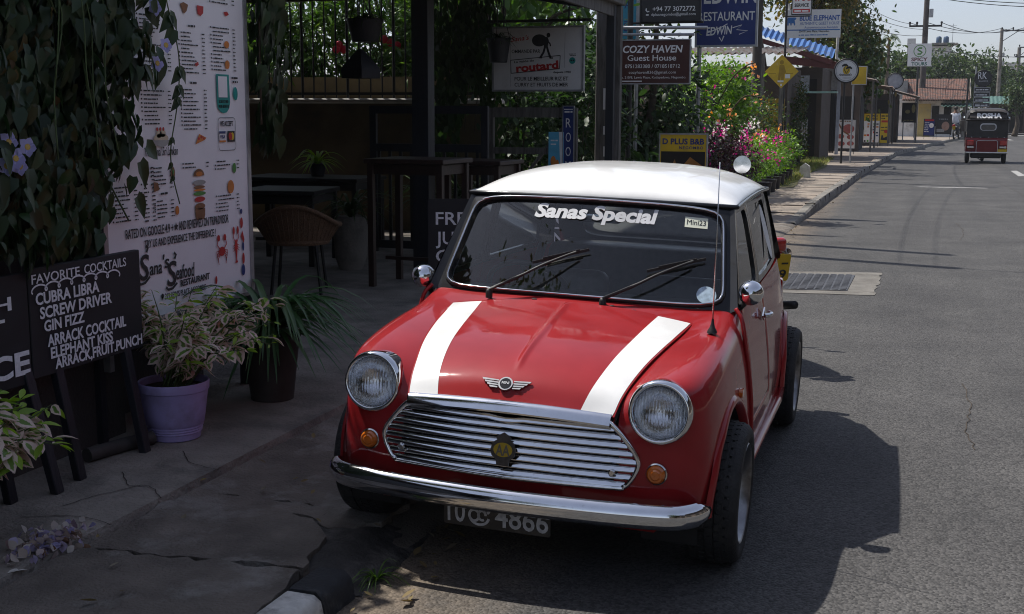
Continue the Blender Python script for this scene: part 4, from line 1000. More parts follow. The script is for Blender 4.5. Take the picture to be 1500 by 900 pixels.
pic('food_print', M_GREENP, [ell(1.42, 1.28, .018, .026), ell(.86, 1.285, .010, .012)], .0042)
# crab and lobster
q = MB(); flat(q, ell(1.275, .86, .030, .024), MM, .0035)
for s_ in (1, -1):
    for k in range(4): stroke(q, [(1.275 + s_ * .025, .865 - k * .008), (1.275 + s_ * (.052 - .004 * k), .862 - k * .014), (1.275 + s_ * (.046 - .004 * k), .83 - k * .012)], MM, .005)
    stroke(q, [(1.275 + s_ * .022, .875), (1.275 + s_ * .046, .895), (1.275 + s_ * .036, .92)], MM, .007); flat(q, ell(1.275 + s_ * .030, .93, .014, .017, 12), MM, .0036)
q.build('crab_print', M_REDP, mb_)
q = MB(); flat(q, ell(1.415, .875, .014, .034), MM, .0035); flat(q, [(1.405, .85), (1.425, .85), (1.420, .80), (1.43, .785), (1.40, .785), (1.410, .80)], MM, .0036)
for s_ in (1, -1):
    stroke(q, [(1.415 + s_ * .010, .895), (1.415 + s_ * .026, .92), (1.415 + s_ * .018, .95)], MM, .006); flat(q, ell(1.415 + s_ * .020, .955, .010, .022, 12), MM, .0036)
    for k in range(3): stroke(q, [(1.415 + s_ * .010, .88 - k * .01), (1.415 + s_ * .03, .875 - k * .014)], MM, .004)
q.build('lobster_print', M_REDP, mb_)
pic('edge_print', M_REDP, [ell(1.475, .99, .014, .028), [(1.465, .92), (1.48, .95), (1.50, .9), (1.49, .88)], ell(1.485, .80, .012, .03), ell(1.21, .72, .01, .02)]); pic('edge_print', M_BLUE, [ell(1.485, .865, .010, .024), ell(1.48, .74, .018, .03), ell(1.475, 1.05, .012, .014)])
tp = pic('review_logo', M_TEAL, [[(1.275, 1.755), (1.395, 1.755), (1.40, 1.615), (1.39, 1.585), (1.365, 1.565), (1.335, 1.56), (1.305, 1.567), (1.283, 1.585), (1.275, 1.615)], ell(1.455, 1.66, .022, .034)])
q = MB(); rect(q, MM, 1.29, 1.64, 1.375, 1.745, .0045); q.build('blank_square', M_MENU, tp)
q = MB(); txt(q, 'SCAN TO FIND', MM, 1.336, 1.612, h=.015, w=.09, z=.005); txt(q, 'MORE ABOUT US', MM, 1.336, 1.588, h=.015, w=.095, z=.005); scrib(q, MM, 1.42, 1.48, 1.735, .013, .0045); scrib(q, MM, 1.43, 1.48, 1.715, .013, .0045); q.build('tab_lettering', M_INK, tp)
q = MB(); rr = [(x + 1.36, y + 1.455) for x, y in rrect(.165, .165, .02)]
for i in range(len(rr)):
    stroke(q, [rr[i], rr[(i + 1) % len(rr)]], MM, .003)
q.build('card_frame', M_INK, mb_)
q = MB(); rect(q, MM, 1.285, 1.415, 1.345, 1.47, .0038); c1 = q.build('card_logo', M_WHITEW, mb_)
q = MB(); rect(q, MM, 1.285, 1.458, 1.345, 1.47, .0045); txt(q, 'VISA', MM, 1.315, 1.434, h=.016, w=.046, bold=.02, shear=.15, z=.0045); q.build('card_lettering', M_BLUE, c1); q = MB(); rect(q, MM, 1.285, 1.415, 1.345, 1.424, .0045); q.build('card_band', M_ORANGE, c1)
q = MB(); rect(q, MM, 1.365, 1.415, 1.435, 1.47, .0038); c2 = q.build('card_logo', M_INK, mb_)
pic('red_circle', M_REDP, [ell(1.39, 1.443, .017, .020)], .0046, c2); pic('yellow_circle', M_YEL, [ell(1.41, 1.443, .017, .020)], .0044, c2)
# ---- chalkboards on legs
def chalkboard(name, label, y0, y1, z0, z1, x, legs, rows, tilt=.0):
    t = place(name, label, 'chalkboard', (x, (y0 + y1) / 2, .09))
    M = frame((x, 0, 0), (0, 1, 0), (0, 0, 1))
    q = MB(); q.box((x - .016, (y0 + y1) / 2, (z0 + z1) / 2), (.028, y1 - y0, z1 - z0), bev=.003); q.build('panel', M_SLATE, t)
    q = MB()
    rows(q, M); q.build('chalk_writing', M_CHALK, t)
    for ly, lx, ty in legs:
        q = MB(); q.beam((x - .04, ty, z0 + .2), (lx, ly, .092), .045, .035, .003, up=(1, 0, 0)); q.build('leg', M_NAVY, t)
    return t
def rowsA(q, M):
    for s_, y0, y1, z, h in (('FAVORITE', -.372, -.085, .915, .036), ('COCKTAILS', -.055, .225, .917, .036)): txt(q, s_, M, y0, z, h=h, w=y1 - y0, al='L', bold=.008)
    for s_, y0, y1, z, h in (('CUBRA LIBRA', -.355, .035, .832, .044), ('SCREW DRIVER', -.335, .115, .775, .044), ('GIN FIZZ', -.315, -.070, .722, .042), ('ARRACK COCKTAIL', -.300, .205, .660, .044), ('ELEPHANT KISS', -.285, .110, .610, .042), ('ARRACK,FRUIT.PUNCH', -.262, .315, .556 + .008, .042)):
        txt(q, s_, M, y0, z, h=h, w=y1 - y0, al='L', bold=.026)
    P = []
    for k in range(121):
        u = k / 120; P.append((-.37 + .54 * u - .022 * math.sin(u * 2 * PI * 7), .893 + .008 * math.sin(u * 3) - .014 * math.cos(u * 2 * PI * 7)))
    stroke(q, P, M, .007)
def rowsB(q, M):
    txt(q, 'FRESH', M, -.488, .835, h=.05, w=.42, al='R', bold=.014); txt(q, 'FRUIT', M, -.528, .73, h=.075, w=.42, al='R', bold=.014); txt(q, 'JUICE', M, -.405, .580, h=.085, w=.46, al='R', bold=.03)
chalkboard('chalkboard', 'black chalkboard on legs listing cocktails in white lettering', -.385, .33, .545, .975, -1.93, ((.24, -1.885, .20), (-.19, -1.895, -.25)), rowsA)
chalkboard('chalkboard', 'black chalkboard with large white letters, cut off at the picture edge', -1.25, -.39, .535, .965, -1.932, ((-.37, -1.864, -.43), (-.53, -1.95, -.62), (-1.1, -1.9, -1.1)), rowsB)
b = MB(); b.tube([(-2.02, .02, .125), (-1.98, .20, .125), (-1.93, .36, .122)], .032, 12); tag(b.build('drain_pipe', mat('old_pipe', (.05, .047, .045), .7, 0, .4, 9), None, 50), 'short grey pipe lying between the chalkboard legs', 'pipe')
# ---- purple pot with a variegated plant
pp = place('potted_plant', 'variegated pink and green plant in a purple plastic pot', 'potted plant', (-1.90, .50, .094))
b = MB(); Mz = Matrix.Translation((-1.90, .50, .094))
b.lathe([(.001, .012), (.098, .012), (.105, .0), (.112, .004), (.116, .03), (.121, .034), (.119, .042), (.124, .046), (.122, .054), (.127, .058), (.126, .066), (.131, .072), (.138, .115), (.148, .19), (.153, .225), (.158, .228), (.160, .262), (.156, .268), (.150, .262), (.148, .235)], 48, Mz)
b.build('pot', mat('lilac_plastic', (.36, .31, .58), .5, 0, .15, 7, dirt=(.20, .17, .27), dscale=6, dlo=.5, dhi=.8), pp, 40)
b = MB(); b.lathe([(.001, .232), (.15, .232)], 24, Mz); b.build('soil', M_SOIL, pp)
def bushy(parent, base, n_st, height, spread, leaf, m, name, tipm=None, lean=(0, 0)):
    base = Vector(base); q = MB(); P, D, U, SZ = [], [], [], []; P2, D2, U2, S2 = [], [], [], []
    for i in range(n_st):
        a = rnd.uniform(0, 2 * PI); rr = rnd.uniform(.2, 1) * spread; hh = height * rnd.uniform(.55, 1.05) * (1 - .25 * rr / spread)
        e = base + Vector((math.cos(a) * rr + lean[0], math.sin(a) * rr + lean[1], hh)); mid = base.lerp(e, .55) + Vector((0, 0, .10 * height))
        if rnd.random() < .35: e.z -= .25 * height
        c = crom([base + Vector((rnd.uniform(-.05, .05), rnd.uniform(-.05, .05), 0)), mid, e], 6)
        q.tube(c, [.005 - .0003 * k for k in range(len(c))], 5)
        for k in range(3, len(c)):
            for s_ in range(2):
                d = Vector((rnd.gauss(0, 1), rnd.gauss(0, 1), rnd.uniform(-.5, .35))).normalized()
                tip = k >= len(c) - 3 and rnd.random() < .75
                X = (P2, D2, U2, S2) if tip and tipm else (P, D, U, SZ)
                X[0].append(c[k] + d * .008); X[1].append(d); X[2].append(Vector((rnd.gauss(0, .5), rnd.gauss(0, .5), 1))); X[3].append(leaf * rnd.uniform(.6, 1.25) * (.75 if tip else 1))
    q.build('stems', M_STEM, parent, 180); scatter(name, P, D, U, SZ, _leaf(.58, .35, .22), m, parent, True)
    if tipm: scatter('young_leaves', P2, D2, U2, S2, _leaf(.36, .2, .3), tipm, parent)
bushy(pp, (-1.90, .50, .32), 36, .52, .42, .078, L_VARIEG, 'leaves', L_LIME, (.06, .13))
# plant at the bottom corner
cp = place('potted_plant', 'variegated pale plant hanging over the petal heap, cut by the picture edge', 'potted plant', (-1.72, -1.06, .09))
b = MB(); Mz = Matrix.Translation((-1.72, -1.06, .09)); b.lathe([(.001, .01), (.10, .0), (.13, .2), (.14, .24), (.13, .24), (.125, .2)], 32, Mz); b.build('pot', mat('clay_pot', (.20, .09, .05), .8), cp, 40)
bushy(cp, (-1.72, -1.0, .30), 26, .36, .30, .085, L_VARIEG, 'leaves', L_LIME, (.02, .12))
# dark pot with strap leaves
sp = place('potted_plant', 'spider plant with long arching leaves in a dark pot', 'potted plant', (-1.86, 1.33, .094))
b = MB(); Mz = Matrix.Translation((-1.86, 1.33, .094)); b.lathe([(.001, .0), (.11, .0), (.14, .26), (.155, .34), (.145, .34), (.13, .3), (.001, .3)], 32, Mz); b.build('pot', mat('dark_clay', (.035, .03, .028), .75, 0, .3, 8), sp, 40)
def straps(parent, base, n, ln, w, m, up=.8, name='leaves'):
    base = Vector(base); q = MB()
    for i in range(n):
        a = rnd.uniform(0, 2 * PI); l = ln * rnd.uniform(.55, 1.1); h = up * rnd.uniform(.4, 1.1)
        d = Vector((math.cos(a), math.sin(a), 0)); s_ = Vector((-d.y, d.x, 0)); L_, R_, C_ = [], [], []
        for k in range(8):
            t_ = k / 7; p = base + d * (l * t_ * (.75 + .25 * t_)) + Vector((0, 0, l * (h * 1.6 * t_ - 1.35 * t_ * t_ * (.45 + h * .55))))
            ww = w * (1 - t_ ** 2.2) * .5 + .0008; L_.append(p + s_ * ww + Vector((0, 0, ww * .4))); C_.append(p); R_.append(p - s_ * ww + Vector((0, 0, ww * .4)))
        q.grid([L_, C_, R_])
    return q.build(name, m, parent, 180, recalc=False)
straps(sp, (-1.86, 1.33, .42), 180, .64, .034, L_SPIDER, .9)
# ---- the flowering vine
vn = place('flowering_vine', 'dense dark green vine with lilac flowers hanging over the menu board', 'vine', (-2.25, -.8, .09))
def inside(y, z):
    lim = np.interp(z, [.9, .93, 1.04, 1.2, 1.46, 1.67, 1.87, 2.0, 2.8], [-.1, .04, .13, .31, .43, .40, .46, .42, .42])
    return y < lim + .02 * math.sin(z * 23)
P, D, U = [], [], []
while len(P) < 5600:
    y = rnd.uniform(-2.0, .5); z = 1.05 + 1.8 * rnd.random() ** 1.15
    if not inside(y, z - .08): continue
    x = -2.10 + rnd.uniform(0, .20) + .05 * math.sin(5 * y + 3 * z)
    P.append((x, y, z)); D.append((rnd.uniform(-.2, .5), rnd.gauss(0, .5), -1)); U.append((1, rnd.gauss(0, .6), rnd.uniform(-.2, .8)))
scatter('leaves', P, D, U, nrg.uniform(.045, .125, len(P)), LEAF_VINE, L_VINE, vn)
b = MB()
for k in range(26):
    y = rnd.uniform(-2.2, .35); pts = [Vector((-2.12 + rnd.uniform(0, .14), y + rnd.gauss(0, .08), z)) for z in np.arange(2.9, 1.0, -.3)]
    b.tube(crom(pts, 3), .004, 5)
b.build('stems', M_STEM, vn, 180)
k_ = nrg.choice(len(P), 170, replace=False)
scatter('dry_leaves', np.array(P)[k_] + np.array([.03, 0, 0]), unit(170) * .6 + np.array([0, 0, -.8]), unit(170) * .5 + np.array([1, 0, .2]), nrg.uniform(.04, .09, 170), _leaf(.55, .55, .45), leaf_mat('withered_leaf', [(.07, .05, .02), (.11, .09, .03), (.05, .035, .02)], .7, .2), vn)
k_ = nrg.choice(len(P), 420, replace=False)
scatter('young_leaves', np.array(P)[k_] + np.array([.045, 0, 0]), unit(420) * .7 + np.array([.3, 0, -.6]), unit(420) * .6 + np.array([1, 0, .4]), nrg.uniform(.03, .08, 420), _leaf(.62, .4, .25), L_VINE, vn)
b = MB()
for k in range(14):
    y = rnd.uniform(-1.3, .12); pts = [Vector((-1.90 + rnd.uniform(-.02, .03), y + rnd.gauss(0, .06) + .02 * q, 2.5 - .28 * q)) for q in range(rnd.randint(3, 5))]; b.tube(crom(pts, 4), .0028, 5)
b.build('runners', M_STEM, vn, 180)
strand = crom([(-2.0, .62, 2.35), (-1.99, .70, 2.07), (-2.0, .80, 1.82), (-2.0, .77, 1.60), (-2.02, .735, 1.40), (-2.02, .745, 1.27), (-2.02, .79, 1.14)], 8)
b = MB(); b.tube(strand, .003, 5); b.build('hanging_stem', M_STEM, vn, 180)
P, D, U, SZ = [], [], [], []
for i, s_ in ((6, .10), (10, .12), (12, .16), (18, .10), (21, .09), (23, .085), (30, .06), (36, .045), (40, .04)):
    p = strand[i]
    for sg in (1, -1):
        if i == 12 and sg > 0: continue
        P.append(p); D.append((.1, sg * .8, -.7 if sg > 0 else -1)); U.append((1, 0, .25)); SZ.append(s_ * rnd.uniform(.7, 1))
P += [(-2.0, .62, 1.83), (-2.0, .66, 1.80), (-1.99, .45, 1.35), (-1.99, .50, 1.42), (-1.98, .40, 1.2)]; D += [(.1, .1, -1), (.1, -.1, -1), (.1, .5, -1), (.1, .9, -.5), (.1, .6, -.8)]; U += [(1, 0, .1)] * 5; SZ += [.17, .12, .14, .13, .13]
scatter('strand_leaves', P, D, U, SZ, LEAF_VINE, L_VINE, vn)
def flower(c, s_, face=(1, -.3, .1)):
    z = Vector(face).normalized(); x = z.orthogonal().normalized(); y = z.cross(x); P, D, U = [], [], []
    for k in range(5):
        a = 2 * PI * k / 5 + .3; P.append(Vector(c)); D.append(x * math.cos(a) + y * math.sin(a) + z * .25); U.append(z)
    scatter('flower', P, D, U, [s_] * 5, _leaf(.95, .25, .1), L_LILAC, vn)
    q = MB(); q.cyl(Vector(c) - z * .03, Vector(c) + z * .004, .008, .012, 8); q.build('flower_throat', mat('flower_yellow', (.5, .35, .08), .6) if 'flower_yellow' not in bpy.data.materials else bpy.data.materials['flower_yellow'], vn, 50)
for c, s_ in (((-1.87, .50, 1.855), .035), ((-1.87, .43, 1.775), .037), ((-1.87, .43, 2.01), .038), ((-1.86, -.50, 1.40), .042), ((-1.855, -.44, 1.44), .038), ((-1.86, -.55, 1.375), .038), ((-1.865, -.475, 1.37), .035), ((-1.87, -.52, 1.46), .04)): flower(c, s_)
v2 = place('creeper', 'dark leafy creeper hanging beside the menu board at the open entrance', 'vine', (-2.12, 1.68, .09))
P, D, U = [], [], []
while len(P) < 260:
    z = rnd.uniform(1.42, 2.9); w_ = .05 + .11 * min(1, (z - 1.4) / .5)
    P.append((-2.06 + rnd.uniform(-.06, .06), 1.71 + rnd.uniform(-w_ * .6, w_), z)); D.append((.1, rnd.gauss(0, .4), -1)); U.append((1, rnd.gauss(0, .4), .2))
scatter('leaves', P, D, U, nrg.uniform(.07, .14, len(P)), LEAF_VINE, L_VINE, v2)
b = MB(); b.tube([(-2.06, 1.66, 2.9), (-2.05, 1.64, 2.2), (-2.06, 1.65, 1.5)], .006, 5); b.build('stem', M_BARK, v2, 180)
# heap of fallen flowers
P = [(-1.52 + rnd.gauss(0, .042), -.87 + rnd.gauss(0, .075), .092 + abs(rnd.gauss(0, .018))) for _ in range(340)]
hp = scatter('fallen_flowers', P, unit(340), unit(340) * .8 + np.array([0, 0, .7]), nrg.uniform(.02, .042, 340), _leaf(.8, .2, .3), leaf_mat('fallen_petal', [(.36, .34, .58), (.45, .36, .34), (.5, .46, .42), (.20, .12, .08), (.42, .40, .66)], .7, .2)); stuff(hp); tag(hp, 'small heap of fallen lilac and brown petals on the pavement edge', 'petals')
o = scatter('fallen_leaf', [(-1.47, -1.12, .092)], [(.3, 1, .1)], [(0, .2, 1)], [.07], LEAF_OVAL, leaf_mat('dry_leaf', [(.22, .16, .04)], .7, .2)); tag(o, 'single dry yellow leaf lying on the forecourt edge', 'leaf')
P, SZ = [], []
for _ in range(260):
    y = rnd.uniform(-.5, 1) ** 3 * 45 if rnd.random() < .5 else rnd.uniform(-1.6, 14)
    x = kx(y) + (abs(rnd.gauss(0, .12)) + .02 if rnd.random() < .65 else -abs(rnd.gauss(.5, .4)) - .1); P.append((x, y, (.004 if x > kx(y) else (.136 if y > 16.5 else (.09 if y < -.75 else .07))) + .006))
lt_ = scatter('leaf_litter', P, [(rnd.gauss(0, 1), rnd.gauss(0, 1), .1) for _ in P], [(rnd.gauss(0, .25), rnd.gauss(0, .25), 1) for _ in P], nrg.uniform(.02, .055, len(P)), _leaf(.5, -.2, .35), leaf_mat('litter_leaf', [(.16, .11, .05), (.22, .17, .07), (.10, .07, .04), (.30, .27, .2)], .8, .1)); stuff(lt_); tag(lt_, 'dry leaves and scraps scattered along the kerb and road edge', 'litter')
wd = straps(None, (-.40, -.60, .0), 26, .13, .006, L_SUN, 1.0, 'weed'); tag(wd, 'small green weed growing at the end of the painted kerb', 'weed')
# ================================================================ OPEN-FRONTED RESTAURANT
rs = place('restaurant', 'dark open-fronted restaurant with a low roof and grey fascia along the pavement', 'restaurant', (-5, 2, .1))
b = MB(); b.grid([[Vector((x, y, z)) for x, z in ((-2.05, 2.80), (-4.5, 3.35), (-10.5, 4.2))] for y in (-6.5, 9.75)]); b.grid([[Vector((x, y, z)) for x, z in ((-10.5, 4.14), (-4.5, 3.28), (-2.07, 2.73))] for y in (-6.5, 9.75)]); b.build('roof', M_TIN, rs, None, False)
b = MB(); b.box((-2.03, 1.6, 2.705), (.035, 16.3, .15)); b.box((-1.99, 1.6, 2.80), (.09, 16.4, .075), bev=.01); b.build('fascia', M_GREYWOOD, rs)
b = MB(); b.box((-6.2, 9.74, 2.95), (8.5, .05, .10))
b.build('end_beam', M_GREYWOOD, rs)
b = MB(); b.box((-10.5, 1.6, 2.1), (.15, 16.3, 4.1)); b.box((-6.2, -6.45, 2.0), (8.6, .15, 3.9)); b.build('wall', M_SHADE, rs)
b = MB(); b.box((-2.02, 9.70, 1.42), (.11, .11, 2.66)); b.build('post', M_GREYWOOD, rs)
b = MB(); b.box((-3.10, 6.5, 1.55), (.16, .16, 2.95)); b.build('post', M_NAVY, rs)
b = MB(); b.box((-2.05, 9.55, 1.42), (.09, .09, 2.66)); b.build('post', M_NAVY, rs)
b = MB()
for y in np.arange(-6, 9.6, 1.3): b.beam((-2.06, y, 2.68), (-10.3, y, 4.08), .05, .10)
b.build('rafters', M_NAVY, rs)
# back wall with an iron railing on top
bw = place('back_wall', 'low cream plaster wall with a pale coping behind the restaurant tables', 'wall', (-6, 9.85, .1))
b = MB(); b.box((-6.7, 9.9, .88), (6.4, .14, 1.56)); b.build('masonry', mat('shaded_cream', (.115, .088, .05), .9, 0, .2, 3, bump=.2, dirt=(.06, .05, .035), dscale=1.8), bw)  # cream plaster; the room's shade is put into this darker base colour
b = MB(); b.box((-6.7, 9.9, 1.69), (6.5, .20, .06), bev=.01); b.build('coping', M_WHITEWALL, bw)
rl = place('iron_railing', 'black iron railing of plain upright bars on top of the cream wall', 'railing', (-6, 9.88, 1.72))
b = MB(); b.box((-6.7, 9.88, 1.78), (6.4, .02, .035)); b.box((-6.7, 9.88, 3.02), (6.4, .02, .035)); b.build('rail', M_IRON, rl)
for k in range(41):
    q = MB(); q.cyl((-9.85 + k * .156, 9.88, 1.72), (-9.85 + k * .156, 9.88, 3.05), .0105 if k % 4 else .019, n=7); q.build('bar', M_IRON, rl, 60)
pb = place('planter_trough', 'long concrete planting trough with shrubs behind the iron railing', 'planter', (-6.3, 10.6, .0))
b = MB(); b.box((-7.05, 10.45, 1.05), (5.7, .10, 1.9)); b.box((-7.05, 11.3, 1.05), (5.7, .10, 1.9)); b.build('trough', M_CREAMW, pb)
b = MB(); b.box((-7.05, 10.9, 1.82), (5.6, .8, .05)); b.build('soil', M_SOIL, pb)
for i, (x, y, z, rx, rz_) in enumerate(((-7.6, 10.9, 2.7, .75, .85), (-6.5, 10.9, 2.75, .7, .9), (-5.4, 11.0, 2.75, .75, .95), (-4.7, 10.95, 2.5, .6, .7))):
    shrub('oleander_shrub', ('narrow-leaved green shrub in the trough, beside the menu board', 'narrow-leaved shrub with red blooms in the trough, behind the hanging pots', 'sunlit narrow-leaved shrub in the trough behind the dark post', 'small narrow-leaved shrub at the trough end near the hanging sign')[i], 'shrub', (x, y, z), (rx, .45, rz_), 1500, .24, LEAF_LONG, L_SUN, 'shrubs in the trough behind the railing', 22, droop=.15, base=(x, y, 1.84))
b = MB()
for c in ((-5.95, 10.62, 2.42), (-5.9, 10.64, 2.36), (-5.98, 10.6, 2.36), (-5.3, 10.6, 2.48), (-5.22, 10.62, 2.44), (-5.12, 10.6, 2.40)): b.ball(c, .055, 2, (1, .6, 1))
o = b.build('red_bloom', mat('red_petal', (.5, .01, .03), .6), None, 60); o.parent = bpy.data.objects['oleander_shrub.001']; o.matrix_parent_inverse = WORLD['oleander_shrub.001']
for i, (x, y, h, rx) in enumerate(((-9.5, 14.5, 5.6, 1.8), (-7.0, 15.2, 6.0, 1.9), (-5.0, 14.6, 5.2, 1.6), (-6.2, 19.5, 6.0, 1.7))):
    tree('garden_tree', ('broad leafy garden tree behind the railing beside the menu board', 'tall leafy garden tree behind the hanging flower pots', 'leafy garden tree behind the dark entrance post', 'leafy tree behind the white hanging sign')[i], 'tree', (x, y, 0), h, (x, y, h * .55), (rx, 1.3, h * .45), 3400, .22, L_SUN, 'trees in the restaurant garden', 30, .10, LEAF_LONG if i < 2 else LEAF_OVAL)
cr = place('creeper', 'dark creeper curtain hanging between the dark post and the white hanging sign', 'vine', (-3.75, 9.3, .1))
P = []
while len(P) < 1500:
    x = rnd.uniform(-4.25, -3.30); P.append((x, 9.35 + rnd.gauss(0, .12), 2.95 - (1.5 + .5 * math.sin(x * 9)) * rnd.random() ** .8))
scatter('leaves', P, [(rnd.gauss(0, .4), rnd.gauss(0, .3), -1) for _ in P], [(rnd.gauss(0, .6), -1, .4) for _ in P], nrg.uniform(.06, .15, len(P)), LEAF_OVAL, L_DARK, cr)
b = MB()
for k in range(8): x = -4.2 + k * .12; b.tube(crom([(x, 9.35, 2.95), (x + .04, 9.38, 2.2), (x - .02, 9.35, 1.5 + .2 * math.sin(k))], 4), .006, 5)
b.build('stems', M_BARK, cr, 180)
for i, (x, y, z, r_) in enumerate(((-3.55, 10.9, 1.25, .6), (-2.95, 11.6, 1.2, .6), (-3.3, 12.6, 1.6, .7))):
    shrub('garden_shrub', ('dark shrub filling the gap behind the grey timber gate', 'dark shrub behind the narrow blue upright sign', 'tall dark shrub behind the white hanging sign')[i], 'bush', (x, y, z), (r_, r_ * .8, 1.15), 1500, .13, LEAF_OVAL, L_DARK, 'dark garden shrubs', 24, base=(x, y, .0))
# hanging pots
def hanging(name, label, c, r, h, kind):
    t = place(name, label, 'hanging pot', c, 'pots hanging under the restaurant roof'); c = Vector(c)
    q = MB()
    if kind == 'bucket': q.lathe([(.001, -h), (r * .72, -h), (r, 0), (r * 1.04, 0), (r * 1.04, .02), (r * .95, .02), (r * .9, -.03)], 28, Matrix.Translation(c))
    else: q.lathe([(.01, .0), (.03, -.01), (r * .95, -h * .62), (r, -h * .74), (r * .98, -h), (r * .9, -h), (.001, -h)], 4, Matrix.Translation(c) @ Matrix.Rotation(R(28), 4, 'Z'))
    q.build('pot', M_NAVY if kind != 'grey' else M_GREYWOOD, t, 40)
    q = MB()
    for a in (0, 2.1, 4.2): q.tube([c + Vector((r * math.cos(a), r * math.sin(a), .01)) if kind == 'bucket' else c, c + Vector((0, 0, .5)), c + Vector((0, 0, 1.0))], .004, 5)
    q.build('wire', M_IRON, t)
    if kind == 'bucket': straps(t, c + Vector((0, 0, .0)), 24, .28, .02, L_DARK, .7, 'plant')
    return t
hanging('hanging_pot', 'dark round bucket hanging under the restaurant roof, above the lantern-shaped one', (-3.45, 6.0, 2.36), .16, .18, 'bucket')
hanging('hanging_pot', 'dark pyramid-shaped lantern hanging below the round bucket', (-3.50, 6.0, 2.12), .175, .26, 'cone')
hanging('hanging_pot', 'dark square pot hanging over the corner of the white routard sign', (-3.12, 8.75, 2.34), .13, .24, 'bucket')
# furniture
def chair(loc, rz, label):
    t = thing('rattan_chair', label, 'chair', loc, rz, 'rattan chairs in the restaurant')
    M_R = bpy.data.materials.get('rattan') or mat('rattan', (.17, .095, .05), .65, 0, .35, 60, bump=.6, bscale=120)
    q = MB()
    # woven tub: seat ring rising into a rounded back
    rows = []
    for i in range(9):
        s_ = i / 8; row = []
        for k in range(33):
            a = R(-130 + 260 * k / 32); top = .30 * (.45 + .55 * math.cos(a) ** 2 if abs(a) < PI / 2 else .45)
            r_ = .24 + .085 * s_
            row.append(Vector((math.sin(a) * r_ * 1.05, math.cos(a) * r_, .42 + top * s_)))
        rows.append(row)
    q.grid(rows)
    for k in range(0, 33, 1): q.tube([rows[i][k] * 1.0 for i in range(0, 9, 2)], .005, 4)
    q.build('backrest', M_R, t, 60)
    q = MB(); q.tube(rows[-1], .02, 8); q.tube([rows[0][0], rows[-1][0]], .015, 6); q.tube([rows[0][-1], rows[-1][-1]], .015, 6); q.build('rim', M_R, t, 180)
    q = MB(); q.lathe([(.001, .40), (.25, .40), (.26, .42), (.25, .44), (.001, .445)], 28); q.build('seat', M_R, t, 40)
    for sx_, sy_ in ((1, 1), (-1, 1), (1, -1), (-1, -1)):
        q = MB(); q.tube([(sx_ * .16, sy_ * .16, .42), (sx_ * .20, sy_ * .20, 0)], .014, 6); q.build('leg', M_IRON, t, 60)
    return t
chair((-3.50, 4.75, .1), R(200), 'brown rattan tub chair nearest the entrance, below the black table')
c2 = dup(bpy.data.objects['rattan_chair'], (-5.3, 6.4, .1), R(20), 'brown rattan tub chair deep inside, behind the black table')
def table(loc, rz, w, d, h, label, m, name='cafe_table', group=None):
    t = thing(name, label, 'table', loc, rz, group)
    q = MB(); q.box((0, 0, h - .02), (w, d, .04), bev=.006); q.build('table_top', m, t)
    q = MB(); q.box((0, 0, h - .09), (w - .1, d - .1, .08)); q.build('apron', m, t); q = MB(); q.box((0, 0, .22), (w - .1, .03, .03)); q.build('stretcher', m, t)
    for sx_ in (1, -1):
        for sy_ in (1, -1):
            q = MB(); q.box((sx_ * (w / 2 - .05), sy_ * (d / 2 - .05), (h - .04) / 2), (.05, .05, h - .04)); q.build('leg', m, t)
    return t
table((-5.2, 8.3, .1), 0, 1.5, .8, .74, 'black table with a leafy potted plant standing on it', M_IRON)
table((-4.55, 6.55, .1), R(8), .8, .8, .72, 'small black table between the two rattan chairs', M_IRON)
table((-2.72, 5.45, .1), R(-4), .74, .60, 1.08, 'tall narrow dark red wooden bar table at the entrance', M_WOOD, 'bar_table')
table((-2.60, 6.75, .1), R(-4), .60, .60, 1.02, 'second dark red wooden bar table behind the first', M_WOOD, 'bar_table')
fp = place('potted_plant', 'bright green rosette plant standing on the black table', 'potted plant', (-5.12, 8.3, .84))
b = MB(); b.lathe([(.001, 0), (.07, 0), (.10, .14), (.09, .14), (.001, .12)], 20, Matrix.Translation((-5.12, 8.3, .84))); b.build('pot', M_NAVY, fp, 40)
straps(fp, (-5.12, 8.3, .97), 34, .36, .035, L_LIME, .9)
wp_ = place('potted_plant', 'strap-leaved plant in a tall pale grey pot beside the bar table', 'potted plant', (-3.72, 6.2, .1))
b = MB(); b.lathe([(.001, 0), (.11, 0), (.15, .12), (.165, .38), (.15, .50), (.14, .50), (.001, .46)], 24, Matrix.Translation((-3.72, 6.2, .1))); b.build('pot', M_CONC, wp_, 40)
straps(wp_, (-3.72, 6.2, .58), 40, .55, .03, L_DARK, .9)
for i, (x, y) in enumerate(((-4.2, 9.2), (-3.75, 9.35), (-3.35, 9.1))):
    t = place('potted_plant', ('dark spiky potted plant behind the gate, nearest the cream wall', 'spiky potted plant behind the middle of the gate', 'spiky potted plant behind the gate beside the grey frame')[i], 'potted plant', (x, y, .1))
    q = MB(); q.lathe([(.001, 0), (.12, 0), (.16, .36), (.14, .36), (.001, .3)], 20, Matrix.Translation((x, y, .1))); q.build('pot', M_NAVY, t, 40)
    straps(t, (x, y, .45), 40, .75, .03, L_DARK, 1.1)
